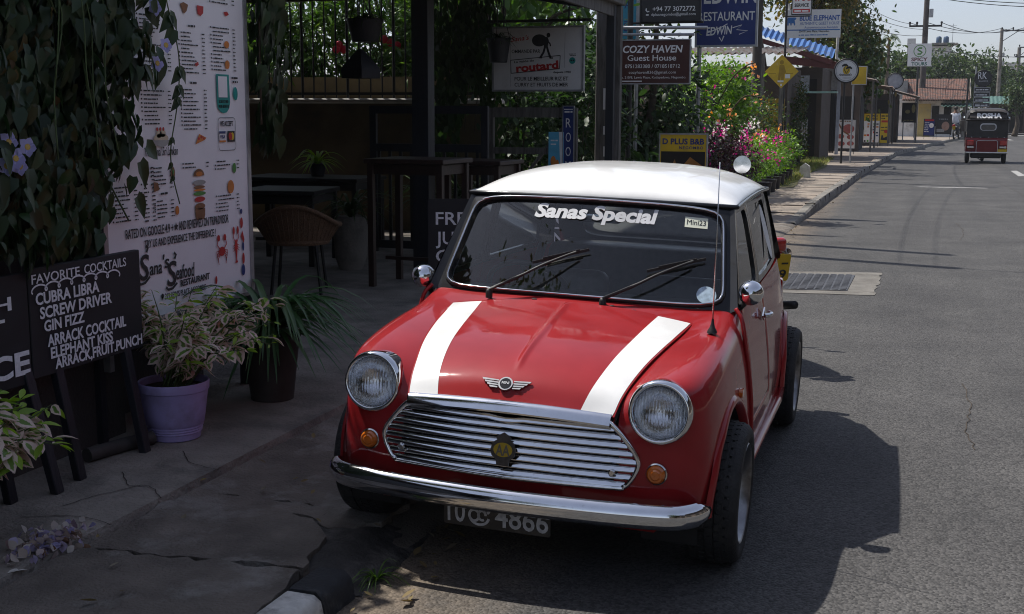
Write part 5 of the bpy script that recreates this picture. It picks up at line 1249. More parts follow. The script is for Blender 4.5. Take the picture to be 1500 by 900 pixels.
# entrance gate, open
gt = place('entrance_gate', 'dark blue gate frame of two wide panels standing in the restaurant entrance', 'gate', (-3.4, 7.5, .1))
b = MB()
for x in (-4.06, -3.45, -2.84): b.box((x, 7.5, .87), (.07, .05, 1.5))
for z in (.2, 1.2, 1.585): b.box((-3.45, 7.5, z), (1.28, .045, .08))
b.build('gate_frame', M_NAVY, gt)
b = MB(); 
for x in np.arange(-4.0, -2.86, .12): b.box((x, 7.5, .68), (.03, .02, .98))
b.build('gate_bars', M_IRON, gt)
gf = place('timber_gate', 'weathered grey timber frame gate below the white routard sign', 'gate', (-2.75, 8.85, .1))
b = MB()
for x in (-3.24, -2.28): b.box((x, 8.85, .85), (.07, .05, 1.52))
b.build('upright', M_GREYWOOD, gf)
b = MB(); 
for z, hh in ((1.56, .11), (1.14, .07), (.80, .07), (.4, .07)): b.box((-2.76, 8.85, z), (.89, .04, hh))
b.build('crosspiece', M_GREYWOOD, gf)
b = MB(); b.beam((-3.18, 8.87, .45), (-2.33, 8.87, 1.5), .03, .05, up=(0, 1, 0)); b.build('brace', M_GREYWOOD, gf)
# the second chalkboard, beyond the car
def rowsC(q, M):
    for s_, z, w in (('FRESH SEAFOOD', .33, 1.0), ('JUMBO PRAWNS', .20, .92), ('CRABS', .08, .42), ('FISH', -.04, .32)): txt(q, s_, M, -.52, z, h=.082, w=w, al='L', bold=.012)
    stroke(q, [(-.2, .308), (.1, .305), (.38, .311)], M, .012)
fs = place('chalkboard', 'black chalkboard with seafood list standing behind the windscreen of the red car', 'chalkboard', (-1.50, 3.5, .1))
MF = frame((-1.24, 3.5, .50), (.94, .31, 0), (0, .05, 1))
b = MB(); b.prism([(-.57, -.15), (.53, -.15), (.53, .50), (-.57, .50)], MF @ Matrix.Translation((0, 0, -.03)), .03); b.build('panel', M_SLATE, fs)
b = MB(); rowsC(b, MF); b.build('chalk_writing', M_CHALK, fs)
for x in (-.48, .45):
    b = MB(); b.beam(MF @ Vector((x, .2, -.05)), MF @ Vector((x, -.46, -.04)), .045, .035, up=(1, 0, 0)); b.build('leg', M_NAVY, fs)
# ================================================================ SIGNS AND POSTS ALONG THE PAVEMENT
def sign(name, label, cat, M, w, h, m, d=.03, frm=None, fm=None, base=None, group=None, fw=.02):
    """flat board centred on M with an optional raised border"""
    t = place(name, label, cat, base or tuple(M.translation), group)
    q = MB(); q.prism([(-w / 2, -h / 2), (w / 2, -h / 2), (w / 2, h / 2), (-w / 2, h / 2)], M @ Matrix.Translation((0, 0, -d)), d); q.build('panel', m, t)
    if fm:
        q = MB()
        for c, s_ in (((0, h / 2), (w + fw, fw)), ((0, -h / 2), (w + fw, fw)), ((-w / 2, 0), (fw, h - fw - .002)), ((w / 2, 0), (fw, h - fw - .002))):
            q.prism([(c[0] - s_[0] / 2, c[1] - s_[1] / 2), (c[0] + s_[0] / 2, c[1] - s_[1] / 2), (c[0] + s_[0] / 2, c[1] + s_[1] / 2), (c[0] - s_[0] / 2, c[1] + s_[1] / 2)], M @ Matrix.Translation((0, 0, -d - .004)), d + .014)
        q.build('frame', fm, t)
    return t
def letters(t, M, rows, m, name='lettering'):
    q = MB()
    for r in rows: txt(q, r[0], M, r[1], r[2], **r[3])
    return q.build(name, m, t)
FACE = lambda x, y, z, yaw=0.: frame((x, y, z), (math.cos(R(yaw)), math.sin(R(yaw)), 0), (0, 0, 1))   # faces the oncoming camera side (-y)
# routard sign
M_ = FACE(-2.75, 9.0, 2.145, 0); rt = sign('hanging_sign', 'white guidebook sign with a walking man under the restaurant eave', 'sign', M_, 1.04, .69, M_WHITEW, .05, True, M_GALV)
letters(rt, M_, [('OMMANDE PAR', -.135, .065, dict(h=.038, w=.33, bold=.01)), ('La guide du', -.155, -.035, dict(h=.022, w=.23, bold=.02, rot=.08)), ('depuis 1981', .285, -.155, dict(h=.022, w=.2, bold=.015)), ('POUR LE MEILLEUR RIZ ET', .045, -.235, dict(h=.040, w=.62, bold=.012)), ('CURRY ET FRUITS DE MER', .045, -.300, dict(h=.040, w=.62, bold=.012))], M_INK)
letters(rt, M_, [('routard', .0, -.122, dict(h=.082, w=.49, bold=.04, rot=.08)), ("Sana's", -.20, .20, dict(h=.05, w=.21, shear=.3, bold=.01, rot=.1))], M_REDP, 'red_lettering')
b = MB(); qd = [(-.305, -.155), (.255, -.108), (.262, .035), (-.312, -.012)]
for i in range(4): stroke(b, [qd[i], qd[(i + 1) % 4]], M_, .008)
stroke(b, [(-.315, .3), (-.31, -.3)], M_, .002); stroke(b, [(.315, .28), (.31, -.1)], M_, .002)
flat(b, ell(.02, .20, .085, .066, 20), M_, .004); flat(b, ell(.125, .255, .022, .026, 14), M_, .0042)
flat(b, [(.075, .235), (.115, .235), (.130, .20), (.120, .14), (.075, .13), (.07, .18)], M_, .0044)
stroke(b, [(.12, .19), (.145, .16), (.15, .135)], M_, .014, .0046); stroke(b, [(.09, .14), (.07, .07), (.035, .015)], M_, .024, .0047); stroke(b, [(.105, .14), (.125, .075), (.15, .012)], M_, .024, .0048); stroke(b, [(.02, .012), (.055, .012)], M_, .014, .0049); stroke(b, [(.14, .008), (.18, .008)], M_, .014, .005)
b.build('walking_figure', M_INK, rt)
b = MB(); flat(b, disc(.036, 20, .40, -.022), M_, .004); lg = b.build('review_logo', M_TEAL, rt)
b = MB(); flat(b, ell(.388, -.02, .010, .010, 12), M_, .005); flat(b, ell(.412, -.02, .010, .010, 12), M_, .005); scrib(b, M_, .36, .44, .045, .012); scrib(b, M_, .37, .44, .03, .010); b.build('logo_print', M_INK, lg)
b = MB()
for x in (-.4, .35): b.cyl((-2.75 + x, 9.02, 2.49), (-2.75 + x, 9.02, 2.95), .008)
b.box((-2.75, 9.03, 2.56), (1.2, .03, .03)); b.build('bracket', M_IRON, rt)
# ROOM sign and pale blue poster on the grey frame
M_ = FACE(-2.335, 8.81, 1.20); r_ = sign('room_sign', 'narrow blue upright sign spelling ROOMS on the grey timber frame', 'sign', M_, .125, .86, M_BLUE, .015, True, M_GALV, fw=.008)
letters(r_, M_, [(c, 0, .20 - k * .155, dict(h=.10, w=.058)) for k, c in enumerate('ROOMS')], M_WHITEP if False else C_WHITEP)
b = MB(); scrib(b, M_, -.045, .045, .36, .02); rect(b, M_, -.05, .39, .05, .40); b.build('small_print', C_WHITEP, r_)
M_ = FACE(-2.47, 8.80, 1.10, 4); p_ = sign('poster', 'pale blue drinks poster leaning beside the narrow blue sign', 'poster', M_, .17, .50, mat('pale_blue_print', (.10, .42, .62), .5), .01)
b = MB(); flat(b, [(.03, .25), (.08, .25), (.08, -.25), (.055, -.25)], M_); scrib(b, M_, -.06, .02, .15, .02); scrib(b, M_, -.06, .01, .11, .02); b.build('white_band', C_WHITEP, p_)
b = MB(); flat(b, ell(-.03, -.07, .03, .06), M_); flat(b, ell(.015, -.1, .02, .05), M_, .0035); b.build('drink_print', M_ORANGE, p_)
# timber pole with stickers, thin steel pole and bracket for the hanging signs
tp_ = place('timber_pole', 'weathered square timber utility pole with torn white stickers at the restaurant corner', 'pole', (-2.30, 10.25, 0))
b = MB(); b.box((-2.30, 10.25, 3.6), (.17, .15, 7.2), bev=.012); b.build('shaft', M_GREYWOOD, tp_)
b = MB()
for z, h, w in ((1.72, .25, .07), (1.35, .10, .06), (1.1, .12, .05), (.8, .08, .08)): b.box((-2.25, 10.172, z), (w, .004, h))
b.build('sticker', M_WHITEW, tp_)
for y, h in ((11.55, 7.6),):
    t = place('utility_pole', 'tall round concrete pole behind the maroon guest house sign', 'pole', (-2.55, y, 0)); q = MB(); q.cyl((-2.55, y, 0), (-2.55, y, h), .12, .085, 14); q.build('shaft', M_CONC, t, 60)
bp_ = place('sign_post', 'dark steel post carrying the maroon guest house sign', 'post', (-2.46, 11.25, .1))
b = MB(); b.cyl((-2.46, 11.25, .1), (-2.46, 11.25, 3.3), .035, n=12); b.build('post', M_IRON, bp_, 60)
b = MB(); b.cyl((-2.46, 11.25, 2.62), (-1.24, 11.25, 2.60), .022, n=10); b.cyl((-2.46, 11.25, 2.535), (-1.40, 11.25, 2.52), .018, n=10); b.build('arm', M_GALV, bp_, 60)
M_ = FACE(-1.915, 11.22, 2.19); cz_ = sign('hanging_sign', 'maroon guest house sign with white lettering on a steel arm', 'sign', M_, .95, .54, mat('maroon_panel', (.055, .014, .010), .45), .03, True, M_GALV, fw=.015)
letters(cz_, M_, [('COZY HAVEN', .0, .115, dict(h=.085, w=.76, bold=.025, shear=.15)), ('Guest House', -.01, .015, dict(h=.07, w=.62, bold=.01)), ('0751283380 / 0718518712', .0, -.075, dict(h=.044, w=.70, bold=.005)), ('cozyhaven836@gmail.com', .0, -.145, dict(h=.034, w=.60)), ('No. 210/8, Lewis Place, Kudapaduwa, Negombo.', .0, -.205, dict(h=.028, w=.86))], C_WHITEP)
b = MB(); rect(b, M_, -.40, -.245, -.13, -.232); b.build('arrow', C_WHITEP, cz_)
M_ = FACE(-1.95, 12.5, 3.15); t94 = sign('hanging_sign', 'black sign with a white phone number above the maroon one', 'sign', M_, .81, .74, M_INK, .03, True, M_IRON, base=(-1.95, 12.5, 2.78))
letters(t94, M_, [('+94 77 3072772', .05, -.24, dict(h=.060, w=.58, bold=.01)), ('dplusnegombo@gmail.com', .045, -.30, dict(h=.036, w=.60))], C_WHITEP)
b = MB(); stroke(b, [(-.325, -.20), (-.33, -.225), (-.31, -.245), (-.285, -.238)], M_, .016); scrib(b, M_, -.33, -.29, -.295, .025); b.build('phone_symbol', C_WHITEP, t94)
b = MB(); b.cyl((-2.5, 12.53, 0), (-2.5, 12.53, 3.9), .04); b.cyl((-2.5, 12.53, 3.6), (-1.5, 12.53, 3.6), .02); b.cyl((-2.5, 12.53, 2.76), (-1.5, 12.53, 2.76), .014); b.build('post', M_IRON, t94, 60)
M_ = FACE(-2.76, 13.5, 3.16); tq = sign('upright_sign', 'narrow turquoise upright sign behind the black phone number sign', 'sign', M_, .25, 1.1, mat('turquoise_panel', (.02, .22, .33), .5), .05)
letters(tq, M_, [(c, 0, .36 - k * .16, dict(h=.11, w=.10)) for k, c in enumerate('  RAJE')], M_BLUE)
b = MB(); b.cyl((-2.62, 13.53, 0), (-2.62, 13.53, 3.5), .03); b.build('post', M_GALV, tq, 60)
M_ = FACE(-1.56, 15.0, 3.10); ed = sign('restaurant_sign', 'large dark blue restaurant sign with white lettering above the flowering bushes', 'sign', M_, .92, 1.06, M_BLUE, .08, True, M_GALV, base=(-1.56, 15, 2.6), fw=.03)
letters(ed, M_, [('EDWIN', .05, .11, dict(h=.24, w=.80, bold=.02)), ('RESTAURANT', .0, -.15, dict(h=.13, w=.86, bold=.01)), ('EDWIN', -.10, -.36, dict(h=.12, w=.40, bold=.02, shear=.2, rot=.06))], C_WHITEP)
b = MB(); stroke(b, [(-.28, -.33), (-.05, -.24), (.02, -.20)], M_, .014, .0045); stroke(b, [(.1, -.26), (.24, -.22), (.16, -.29), (.33, -.31), (.2, -.36)], M_, .013, .0047); stroke(b, [(-.1, -.40), (-.06, -.46), (-.03, -.38)], M_, .02, .0049); b.build('emblem', C_WHITEP, ed)
b = MB(); b.cyl((-1.97, 15.06, .1), (-1.97, 15.06, 3.6), .035); b.build('post', M_GALV, ed, 60)
M_ = FACE(-1.46, 11.0, .96); dp = sign('pavement_sign', 'yellow topped bed and breakfast sign standing just beyond the car roof', 'sign', M_, .59, .68, M_YEL, .03, True, M_GALV, base=(-1.46, 11, .1), fw=.015)
letters(dp, M_, [('D PLUS B&B', .0, .215, dict(h=.068, w=.52, bold=.03)), ('NEGOMBO', .10, .155, dict(h=.034, w=.30, bold=.02, space=1.2))], M_BLUE)
b = MB(); rect(b, M_, -.275, -.32, .275, .125); pc = b.build('photo', M_SHADE, dp)
b = MB(); flat(b, [(-.22, -.2), (-.10, .03), (-.04, -.2)], M_, .0045); flat(b, [(.0, -.05), (.09, .06), (.26, -.06), (.24, -.2), (.02, -.2)], M_, .0045); b.build('lit_house', mat('night_house_print', (.30, .13, .02), .5), pc)
b = MB()
for x in (-.24, .24): b.box((-1.46 + x, 11.03, .36), (.03, .03, .54))
b.build('leg', M_GALV, dp)
# yellow diamond road sign, worn children symbol
yd_ = place('road_sign', 'faded yellow diamond road sign on a post among the bushes', 'road sign', (-1.60, 24.06, .1)); M_ = FACE(-1.615, 24.0, 2.46, 0)
b = MB(); b.prism([(0, -.37), (.37, 0), (0, .37), (-.37, 0)], M_, .01); b.build('plate', mat('faded_yellow', (.60, .40, .03), .5, 0, .12, 8, dirt=(.5, .45, .35), dscale=9, dlo=.62, dhi=.8), yd_)
b = MB(); flat(b, ell(.0, .20, .045, .05, 12), M_, .0125); flat(b, [(-.05, .14), (.05, .14), (.10, -.02), (.06, -.06), (.05, -.25), (.0, -.25), (-.01, -.1), (-.04, -.25), (-.08, -.25), (-.06, 0)], M_, .0127); rect(b, M_, -.27, -.055, -.12, -.04, .0129); rect(b, M_, .1, -.055, .25, -.04, .0131); b.build('symbol', mat('faded_ochre_print', (.34, .21, .02), .6), yd_)
b = MB(); rect(b, M_, .08, -.15, .19, -.06, .014); rect(b, M_, -.08, -.235, .05, -.195, .0142); rect(b, M_, -.02, -.32, .02, -.27, .0144); b.build('sticker', M_WHITEW, yd_)
b = MB(); b.box((-1.615, 24.04, 1.15), (.09, .06, 2.2)); b.build('post', M_GREYWOOD, yd_)
# taxi sign and the elephant guest house sign
M_ = FACE(-1.50, 27.0, 4.26); tx = sign('taxi_sign', 'white taxi sign with red letters on a tall thin post', 'sign', M_, .46, .68, M_WHITEW, .10, True, M_IRON, base=(-1.86, 27.05, .1))
letters(tx, M_, [('TAXI', 0, -.02, dict(h=.16, w=.40, bold=.02))], M_REDP, 'red_lettering'); letters(tx, M_, [('SERVICE', 0, -.16, dict(h=.075, w=.34, bold=.03))], M_INK)
b = MB(); rect(b, M_, -.20, -.30, .20, -.215); bd_ = b.build('red_band', M_REDP, tx); b = MB(); scrib(b, M_, -.17, .17, -.28, .05, .0045); b.build('band_print', M_WHITEW, bd_)
b = MB(); b.cyl((-1.86, 27.05, .1), (-1.86, 27.05, 4.8), .03); b.box((-1.6, 27.05, 3.88), (.6, .04, .03)); b.box((-1.6, 27.05, 4.62), (.6, .04, .03)); b.build('post', M_IRON, tx, 60)
M_ = FACE(-1.60, 32.0, 4.03); be_ = sign('guest_house_sign', 'white guest house sign with a blue elephant emblem above the blue roof', 'sign', M_, 1.50, .78, M_WHITEW, .05, base=(-.93, 32.1, .1))
letters(be_, M_, [('BLUE ELEPHANT', .17, .09, dict(h=.135, w=1.10, bold=.03)), ('AUTHENTIC GUEST HOUSE', .17, -.03, dict(h=.08, w=1.08)), ('Accommodation Available', .22, -.13, dict(h=.06, w=.92))], mat('mid_blue_print', (.03, .10, .36), .5), 'blue_lettering')
letters(be_, M_, [('204 B Lewis Place, Negombo.', .03, -.235, dict(h=.05, w=.84, bold=.02))], M_INK)
b = MB(); rect(b, M_, -.74, -.185, .73, -.155); flat(b, [(-.70, .18), (-.50, .18), (-.47, .15), (-.50, .11), (-.52, .10), (-.50, .02), (-.50, -.04), (-.53, -.04), (-.55, .02), (-.60, .02), (-.60, -.04), (-.63, -.04), (-.64, .02), (-.68, .02), (-.68, -.04), (-.72, -.04), (-.73, .12)], M_, .0035); scrib(b, M_, -.39, .43, -.325, .04); b.build('elephant_emblem', mat('elephant_blue', (.04, .16, .42), .5), be_)
b = MB(); b.cyl((-.93, 32.1, 3.05), (-.90, 32.1, 4.4), .04, n=10); b.cyl((-2.3, 32.1, 3.3), (-2.3, 32.1, 4.6), .04, n=10); b.beam((-.93, 32.1, 3.08), (-.93, 33.4, 3.08), .05, .05); b.build('post', M_WHITEWALL, be_, 60)
# round signs
def round_sign(label, c, r, post, m, rows, letm, pm=M_IRON, lead=None):
    M_ = FACE(*c); t = place('round_sign', label, 'sign', (post[0], post[1], .1)); q = MB(); q.lathe([(.001, 0), (r, 0), (r, -.10), (.001, -.10)], 40, M_); q.build('panel', m, t, 40)
    q = MB(); q.tube([M_ @ Vector((r * .99 * math.cos(2 * PI * k / 40), r * .99 * math.sin(2 * PI * k / 40), -.0)) for k in range(40)], r * .07, 6, True)
    q.tube([M_ @ Vector((r * .84 * math.cos(2 * PI * k / 40), r * .84 * math.sin(2 * PI * k / 40), .0)) for k in range(40)], r * .012, 5, True); q.build('rim', M_IRON, t, 180)
    if rows: letters(t, M_, rows, letm)
    q = MB(); q.cyl((post[0], post[1], .1), (post[0], post[1], post[2]), .03); q.build('post', pm, t, 60)
    return t, M_
t, M_ = round_sign('round white sign with two palms and a black rim on a thin post', (-.64, 32, 2.72), .33, (-.68, 32.06, 2.5), M_WHITEW, [("Anthonie's", -.03, -.14, dict(h=.065, w=.36, shear=.3, bold=.02)), ('restaurant', .02, -.21, dict(h=.03, w=.22))], M_INK)
b = MB(); flat(b, ell(.0, .02, .10, .12, 16), M_, .0035); b.build('sun_picture', M_YEL, t)
b = MB()
for x, z in ((-.04, .15), (.07, .08)):
    for k in range(7): a = R(-20 + 220 * k / 6); stroke(b, [(x, z), (x + .05 * math.cos(a), z + .045 * math.sin(a)), (x + .085 * math.cos(a), z + .03 * math.sin(a) - .02)], M_, .026, .0042)
    stroke(b, [(x, z), (x - .01, .02), (0.0, -.08)], M_, .018, .0044)
b.build('palm_print', M_INK, t)
M_ = FACE(-.30, 32.4, 2.60); yb_ = sign('yellow_sign', 'plain yellow panel sign behind the round palm sign', 'sign', M_, .40, .50, M_YEL, .05, True, M_WHITEWALL); b = MB(); b.cyl((-.45, 32.44, .1), (-.45, 32.44, 2.5), .025); b.build('post', M_GALV, yb_, 60)
round_sign('grey round sign hanging past the dark tree crown, farther along', (.31, 56, 3.0), .36, (.31, 56.06, 2.8), mat('grey_panel', (.30, .31, .34), .5), [], M_INK)
# banners and shop boards on the pavement
def aboard(label, x, y, w, z0, z1, m, yaw=0, legs=True, name='pavement_board'):
    M_ = FACE(x, y, (z0 + z1) / 2, yaw); t = sign(name, label, 'sign', M_, w, z1 - z0, m, .02, True, M_IRON, base=(x, y, .12), fw=.02)
    q = MB()
    for s_ in (1, -1): q.cyl((x + s_ * w * .42, y + .06, .12), (x + s_ * w * .42, y + .04, z1), .012, n=6)
    q.build('leg', M_IRON, t, 60); return t, M_, w, z1 - z0
t, M_, w, h = aboard('tattered pale food banner on a stand by the white gate post', -.98, 40, .66, .32, 1.32, M_WHITEW, -8)
b = MB(); flat(b, ell(.08, .18, .20, .16), M_); flat(b, ell(-.17, -.08, .12, .08), M_, .0032); flat(b, ell(.16, -.10, .12, .08), M_, .0034); flat(b, ell(-.15, -.33, .13, .08), M_, .0036); flat(b, ell(.17, -.32, .12, .08), M_, .0038); b.build('food_print', mat('faded_food_print', (.36, .10, .09), .6), t)
b = MB(); stroke(b, [(-.3, .42), (-.1, .1), (.1, -.02)], M_, .05, .0042); scrib(b, M_, -.22, .2, .42, .05, .0044); b.build('dark_print', M_BROWN, t)
t, M_, w, h = aboard('black framed mart board with a yellow header and rows of small pictures', -.45, 50, .66, .30, 1.52, M_WHITEW, -4)
b = MB(); rect(b, M_, -.32, .30, .32, .60); hd = b.build('yellow_header', M_YEL, t); letters(hd, M_ @ Matrix.Translation((0, 0, .002)), [('JO', -.18, .37, dict(h=.17, w=.20, bold=.02)), ('MINI', .13, .47, dict(h=.08, w=.22, bold=.02)), ('MART', .13, .35, dict(h=.08, w=.26, bold=.02))], M_INK)
for mi_, mm in enumerate((M_BLUE, M_REDP, M_GREENP, M_INK, M_ORANGE)):
    b = MB()
    for k in range(6): x0 = -.29 + rnd.randrange(5) * .12; y0 = -.58 + rnd.randrange(7) * .12; rect(b, M_, x0, y0, x0 + rnd.uniform(.05, .1), y0 + rnd.uniform(.05, .09), .0035 + .0002 * (k + 6 * mi_))
    b.build('goods_print', mm, t)
t, M_, w, h = aboard('yellow scooter rental board beside the framed mart board', .04, 52, .40, .24, 1.52, M_YEL, -4)
b = MB(); scrib(b, M_, -.16, .14, .5, .07); scrib(b, M_, -.16, 0, .4, .06); scrib(b, M_, -.16, .1, .02, .06); scrib(b, M_, -.16, .1, -.10, .05); flat(b, [(-.15, -.5), (-.12, -.3), (-.06, -.3), (-.03, -.42), (.08, -.36), (.15, -.34), (.15, -.48), (.1, -.52)], M_, .0035); b.build('print', M_INK, t)
b = MB(); rect(b, M_, -.15, .25, .15, .34); flat(b, ell(.06, -.14, .09, .07), M_, .0033); b.build('red_print', M_REDP, t)
t, M_, w, h = aboard('blue and white photo board in front of the yellow wall', 2.02, 66, .56, .33, 1.22, M_BLUE, -10)
b = MB(); 
for k in range(6): scrib(b, M_, -.25, .0, .25 - k * .1, .045)
flat(b, ell(.12, .1, .12, .13), M_, .0035); b.build('print', C_WHITEP, t)
b = MB(); rect(b, M_, -.24, .33, .24, .42); b.build('red_heading', M_REDP, t)
t, M_, w, h = aboard('dark salon banner with a large face beside the motorcyclist', 2.76, 66.4, .82, .42, 1.46, M_INK, -10)
b = MB(); flat(b, ell(.1, -.1, .20, .24), M_); b.build('face_print', mat('faded_skin_print', (.35, .22, .17), .6), t); b = MB(); scrib(b, M_, -.25, .25, .25, .06); rect(b, M_, -.38, -.42, .05, -.25); b.build('print', M_GALV, t)
t, M_, w, h = aboard('small maroon notice board under the tall black shop sign', 3.95, 68, .5, .55, 1.6, M_BRICKW, -10)
b = MB(); rect(b, M_, -.22, .3, .22, .46); scrib(b, M_, -.18, .15, .2, .05); scrib(b, M_, -.18, .15, .05, .05); b.build('print', M_INK, t)
M_ = FACE(1.0, 62, 1.55, -6); bs_ = sign('shop_board', 'black shop board with gold print at the corner of the dark shop', 'sign', M_, .74, .98, M_INK, .05, True, M_IRON, base=(1.0, 62, .13))
b = MB(); flat(b, ell(.18, .2, .09, .22), M_); flat(b, ell(-.1, .05, .12, .1), M_, .0034); scrib(b, M_, -.28, .2, -.4, .06, .0036); b.build('gold_print', mat('gold_print', (.28, .24, .10), .5), bs_)
b = MB(); b.cyl((.72, 62.05, .13), (.72, 62.05, 1.1), .03); b.cyl((1.3, 62.05, .13), (1.3, 62.05, 2.1), .03); b.build('post', M_WHITEWALL, bs_, 60)
# travel sign high on a pole
M_ = FACE(1.34, 70, 4.77); sg = sign('travel_sign', 'white square travel sign with a green emblem high on a dark post', 'sign', M_, 1.28, 1.26, M_WHITEW, .08, base=(1.34, 70.1, .13))
letters(sg, M_, [('SPICY', 0, -.34, dict(h=.19, w=.88, bold=.03))], mat('maroon_print', (.12, .02, .03), .5)); letters(sg, M_, [('TOURS', 0, -.58, dict(h=.17, w=.84, bold=.03))], mat('dark_green_print', (.01, .12, .08), .5), 'green_lettering')
b = MB(); cc = (.0, .22)
C_ = [(cc[0] + .32 * math.cos(2 * PI * k / 40), cc[1] + .32 * math.sin(2 * PI * k / 40)) for k in range(41)]; stroke(b, C_, M_, .04, .0045)
stroke(b, [(.12, .38), (-.04, .38), (-.12, .30), (0, .22), (.12, .14), (.04, .05), (-.12, .05)], M_, .09, .005); b.build('emblem', M_GREENP, sg)
b = MB(); b.cyl((1.30, 70.1, .13), (1.30, 70.1, 5.2), .06); b.build('post', M_IRON, sg, 60)
# tall black sign with a round head
t, M_ = round_sign('tall black shop sign with a round head and four name bars', (4.50, 64, 3.30), .42, (4.14, 64.1, 3.9), M_INK, [('RK', -.04, -.03, dict(h=.36, w=.42)), ('SALON', 0, -.16, dict(h=.05, w=.42))], C_GREYP, M_GALV)
for k in range(4):
    b = MB(); M2 = FACE(4.48, 64, 2.74 - k * .26); b.prism([(-.40, -.11), (.40, -.11), (.40, .11), (-.40, .11)], M2 @ Matrix.Translation((0, 0, -.04)), .04); o = b.build('name_bar', M_INK, t); b = MB(); scrib(b, M2, -.3, .3, -.04, .07); q_ = [(-.38, -.095), (.38, -.095), (.38, .095), (-.38, .095)]
    for i in range(4): stroke(b, [q_[i], q_[(i + 1) % 4]], M2, .012, .0042)
    b.build('bar_print', C_GREYP, o)
b = MB(); b.cyl((3.80, 64.4, .13), (3.80, 64.4, 3.3), .05); tag(b.build('thin_post', M_IRON, None, 60), 'thin black post next to the tall black shop sign', 'post')
M_ = FACE(8.92, 100, 2.84); rc = sign('pharmacy_sign', 'white sign with a red cross far along the road', 'sign', M_, .62, .84, M_WHITEW, .06, base=(8.92, 100.1, .1)); b = MB(); rect(b, M_, -.07, -.06, .07, .34); rect(b, M_, -.20, .07, .20, .21, .0034); b.build('red_cross', M_REDP, rc); b = MB(); rect(b, M_, -.25, -.36, .25, -.2); b.build('blue_print', M_BLUE, rc); b = MB(); b.cyl((8.92, 100.1, .1), (8.92, 100.1, 2.6), .05); b.build('post', M_GALV, rc, 60)
# ================================================================ HEDGE, BOUGAINVILLEA AND TREES ALONG THE PAVEMENT
G_ = 'flowering bushes along the pavement'
def blooms(t, pts, n, spread, size, m, name):
    P, D = [], []
    for p in pts:
        for _ in range(n):
            d = Vector((rnd.gauss(0, 1), rnd.gauss(0, 1), rnd.gauss(0, 1))); P.append(Vector(p) + d * spread); D.append(d)
    scatter(name, P, D, unit(len(P)), nrg.uniform(.7, 1.2, len(P)) * size, _leaf(.8, .2, .2, 2), m, t)
bA = shrub('bougainvillea', 'large sunlit green bush with orange sprays under the dark blue restaurant sign', 'bush', (-2.15, 17.2, 1.72), (.72, 1.2, .92), 5200, .09, LEAF_OVAL, L_BOUG, G_, 46, droop=-.1, base=(-2.1, 17.2, .12), spread=.32, up=.6)
blooms(bA, [(-1.32, 16.2, 2.33), (-1.28, 16.2, 2.26), (-1.22, 16.2, 2.20), (-1.62, 16, 1.62), (-1.60, 15.9, 1.54), (-1.62, 15.9, 1.46), (-1.85, 15.9, 1.50), (-1.28, 16.1, 1.86), (-1.12, 16.1, 1.74)], 6, .035, .055, L_ORANGE, 'orange_bloom')
blooms(bA, [(-1.5, 15.8, 2.2), (-1.35, 15.8, 2.05), (-1.85, 15.9, 1.9), (-1.3, 15.8, 1.35), (-1.6, 15.8, 1.3)], 5, .035, .05, L_MAGENTA, 'magenta_bloom')
b = MB()
for pts in ([(-1.9, 16.6, 1.2), (-1.62, 16.1, 1.55), (-1.38, 16.05, 1.82), (-1.10, 16.0, 1.80)], [(-1.9, 16.6, 1.7), (-1.62, 16.2, 2.1), (-1.40, 16.15, 2.3), (-1.24, 16.1, 2.36)]): b.tube(crom(pts, 5), .012, 5)
b.build('long_shoot', M_BARK, bA, 180)
bB = shrub('bougainvillea', 'low hedge bush with magenta and white flowers at the near end of the flower bed', 'bush', (-1.72, 16.0, .78), (.50, 1.0, .58), 2600, .07, LEAF_OVAL, L_PURPLE, G_, 30, base=(-1.72, 16.0, .12), up=.6)
bC = shrub('bougainvillea', 'rounded sunlit hedge bush with many magenta and white flowers by the grass', 'bush', (-1.62, 20.2, .66), (.46, 2.2, .48), 4200, .07, LEAF_OVAL, L_BOUG, G_, 50, spread=.36, base=(-1.62, 20.4, .12), up=.6)
bD = shrub('bougainvillea', 'dark green rounded shrub behind the flowers, below the yellow road sign', 'bush', (-2.15, 22.2, 1.15), (.6, .9, .75), 3000, .085, LEAF_OVAL, L_TREE, G_, 36, base=(-2.15, 22.2, .12), up=.6)
bF = shrub('bougainvillea', 'last flowering hedge bush beside the white stone, heavy with magenta blooms', 'bush', (-1.55, 23.0, .66), (.42, .8, .46), 1900, .07, LEAF_OVAL, L_BOUG, G_, 26, base=(-1.55, 23.0, .12), up=.6)
blooms(bF, [(-1.55 + .42 * v[0], 23.0 - .8 * abs(v[1]), .7 + .46 * abs(v[2])) for v in unit(13)], 10, .05, .06, L_MAGENTA, 'magenta_bloom')
bE = shrub('bougainvillea', 'dark purple-leaved low shrub in the shade in front of the flowers', 'bush', (-1.62, 14.6, .62), (.52, .8, .48), 2400, .065, LEAF_OVAL, L_PURPLE, G_, 26, base=(-1.62, 14.6, .12), up=.5)
fl = lambda c, r, n: [(c[0] + r[0] * d[0], c[1] + r[1] * d[1], c[2] + r[2] * d[2]) for d in [(v[0], -abs(v[1]), abs(v[2]) * .9) for v in unit(n)]]
blooms(bB, fl((-1.72, 16.0, .85), (.5, 1.0, .55), 9), 9, .045, .055, L_MAGENTA, 'magenta_bloom'); blooms(bB, fl((-1.72, 16.0, .9), (.45, 1.0, .5), 6), 10, .045, .055, L_WHITEF, 'white_bloom')
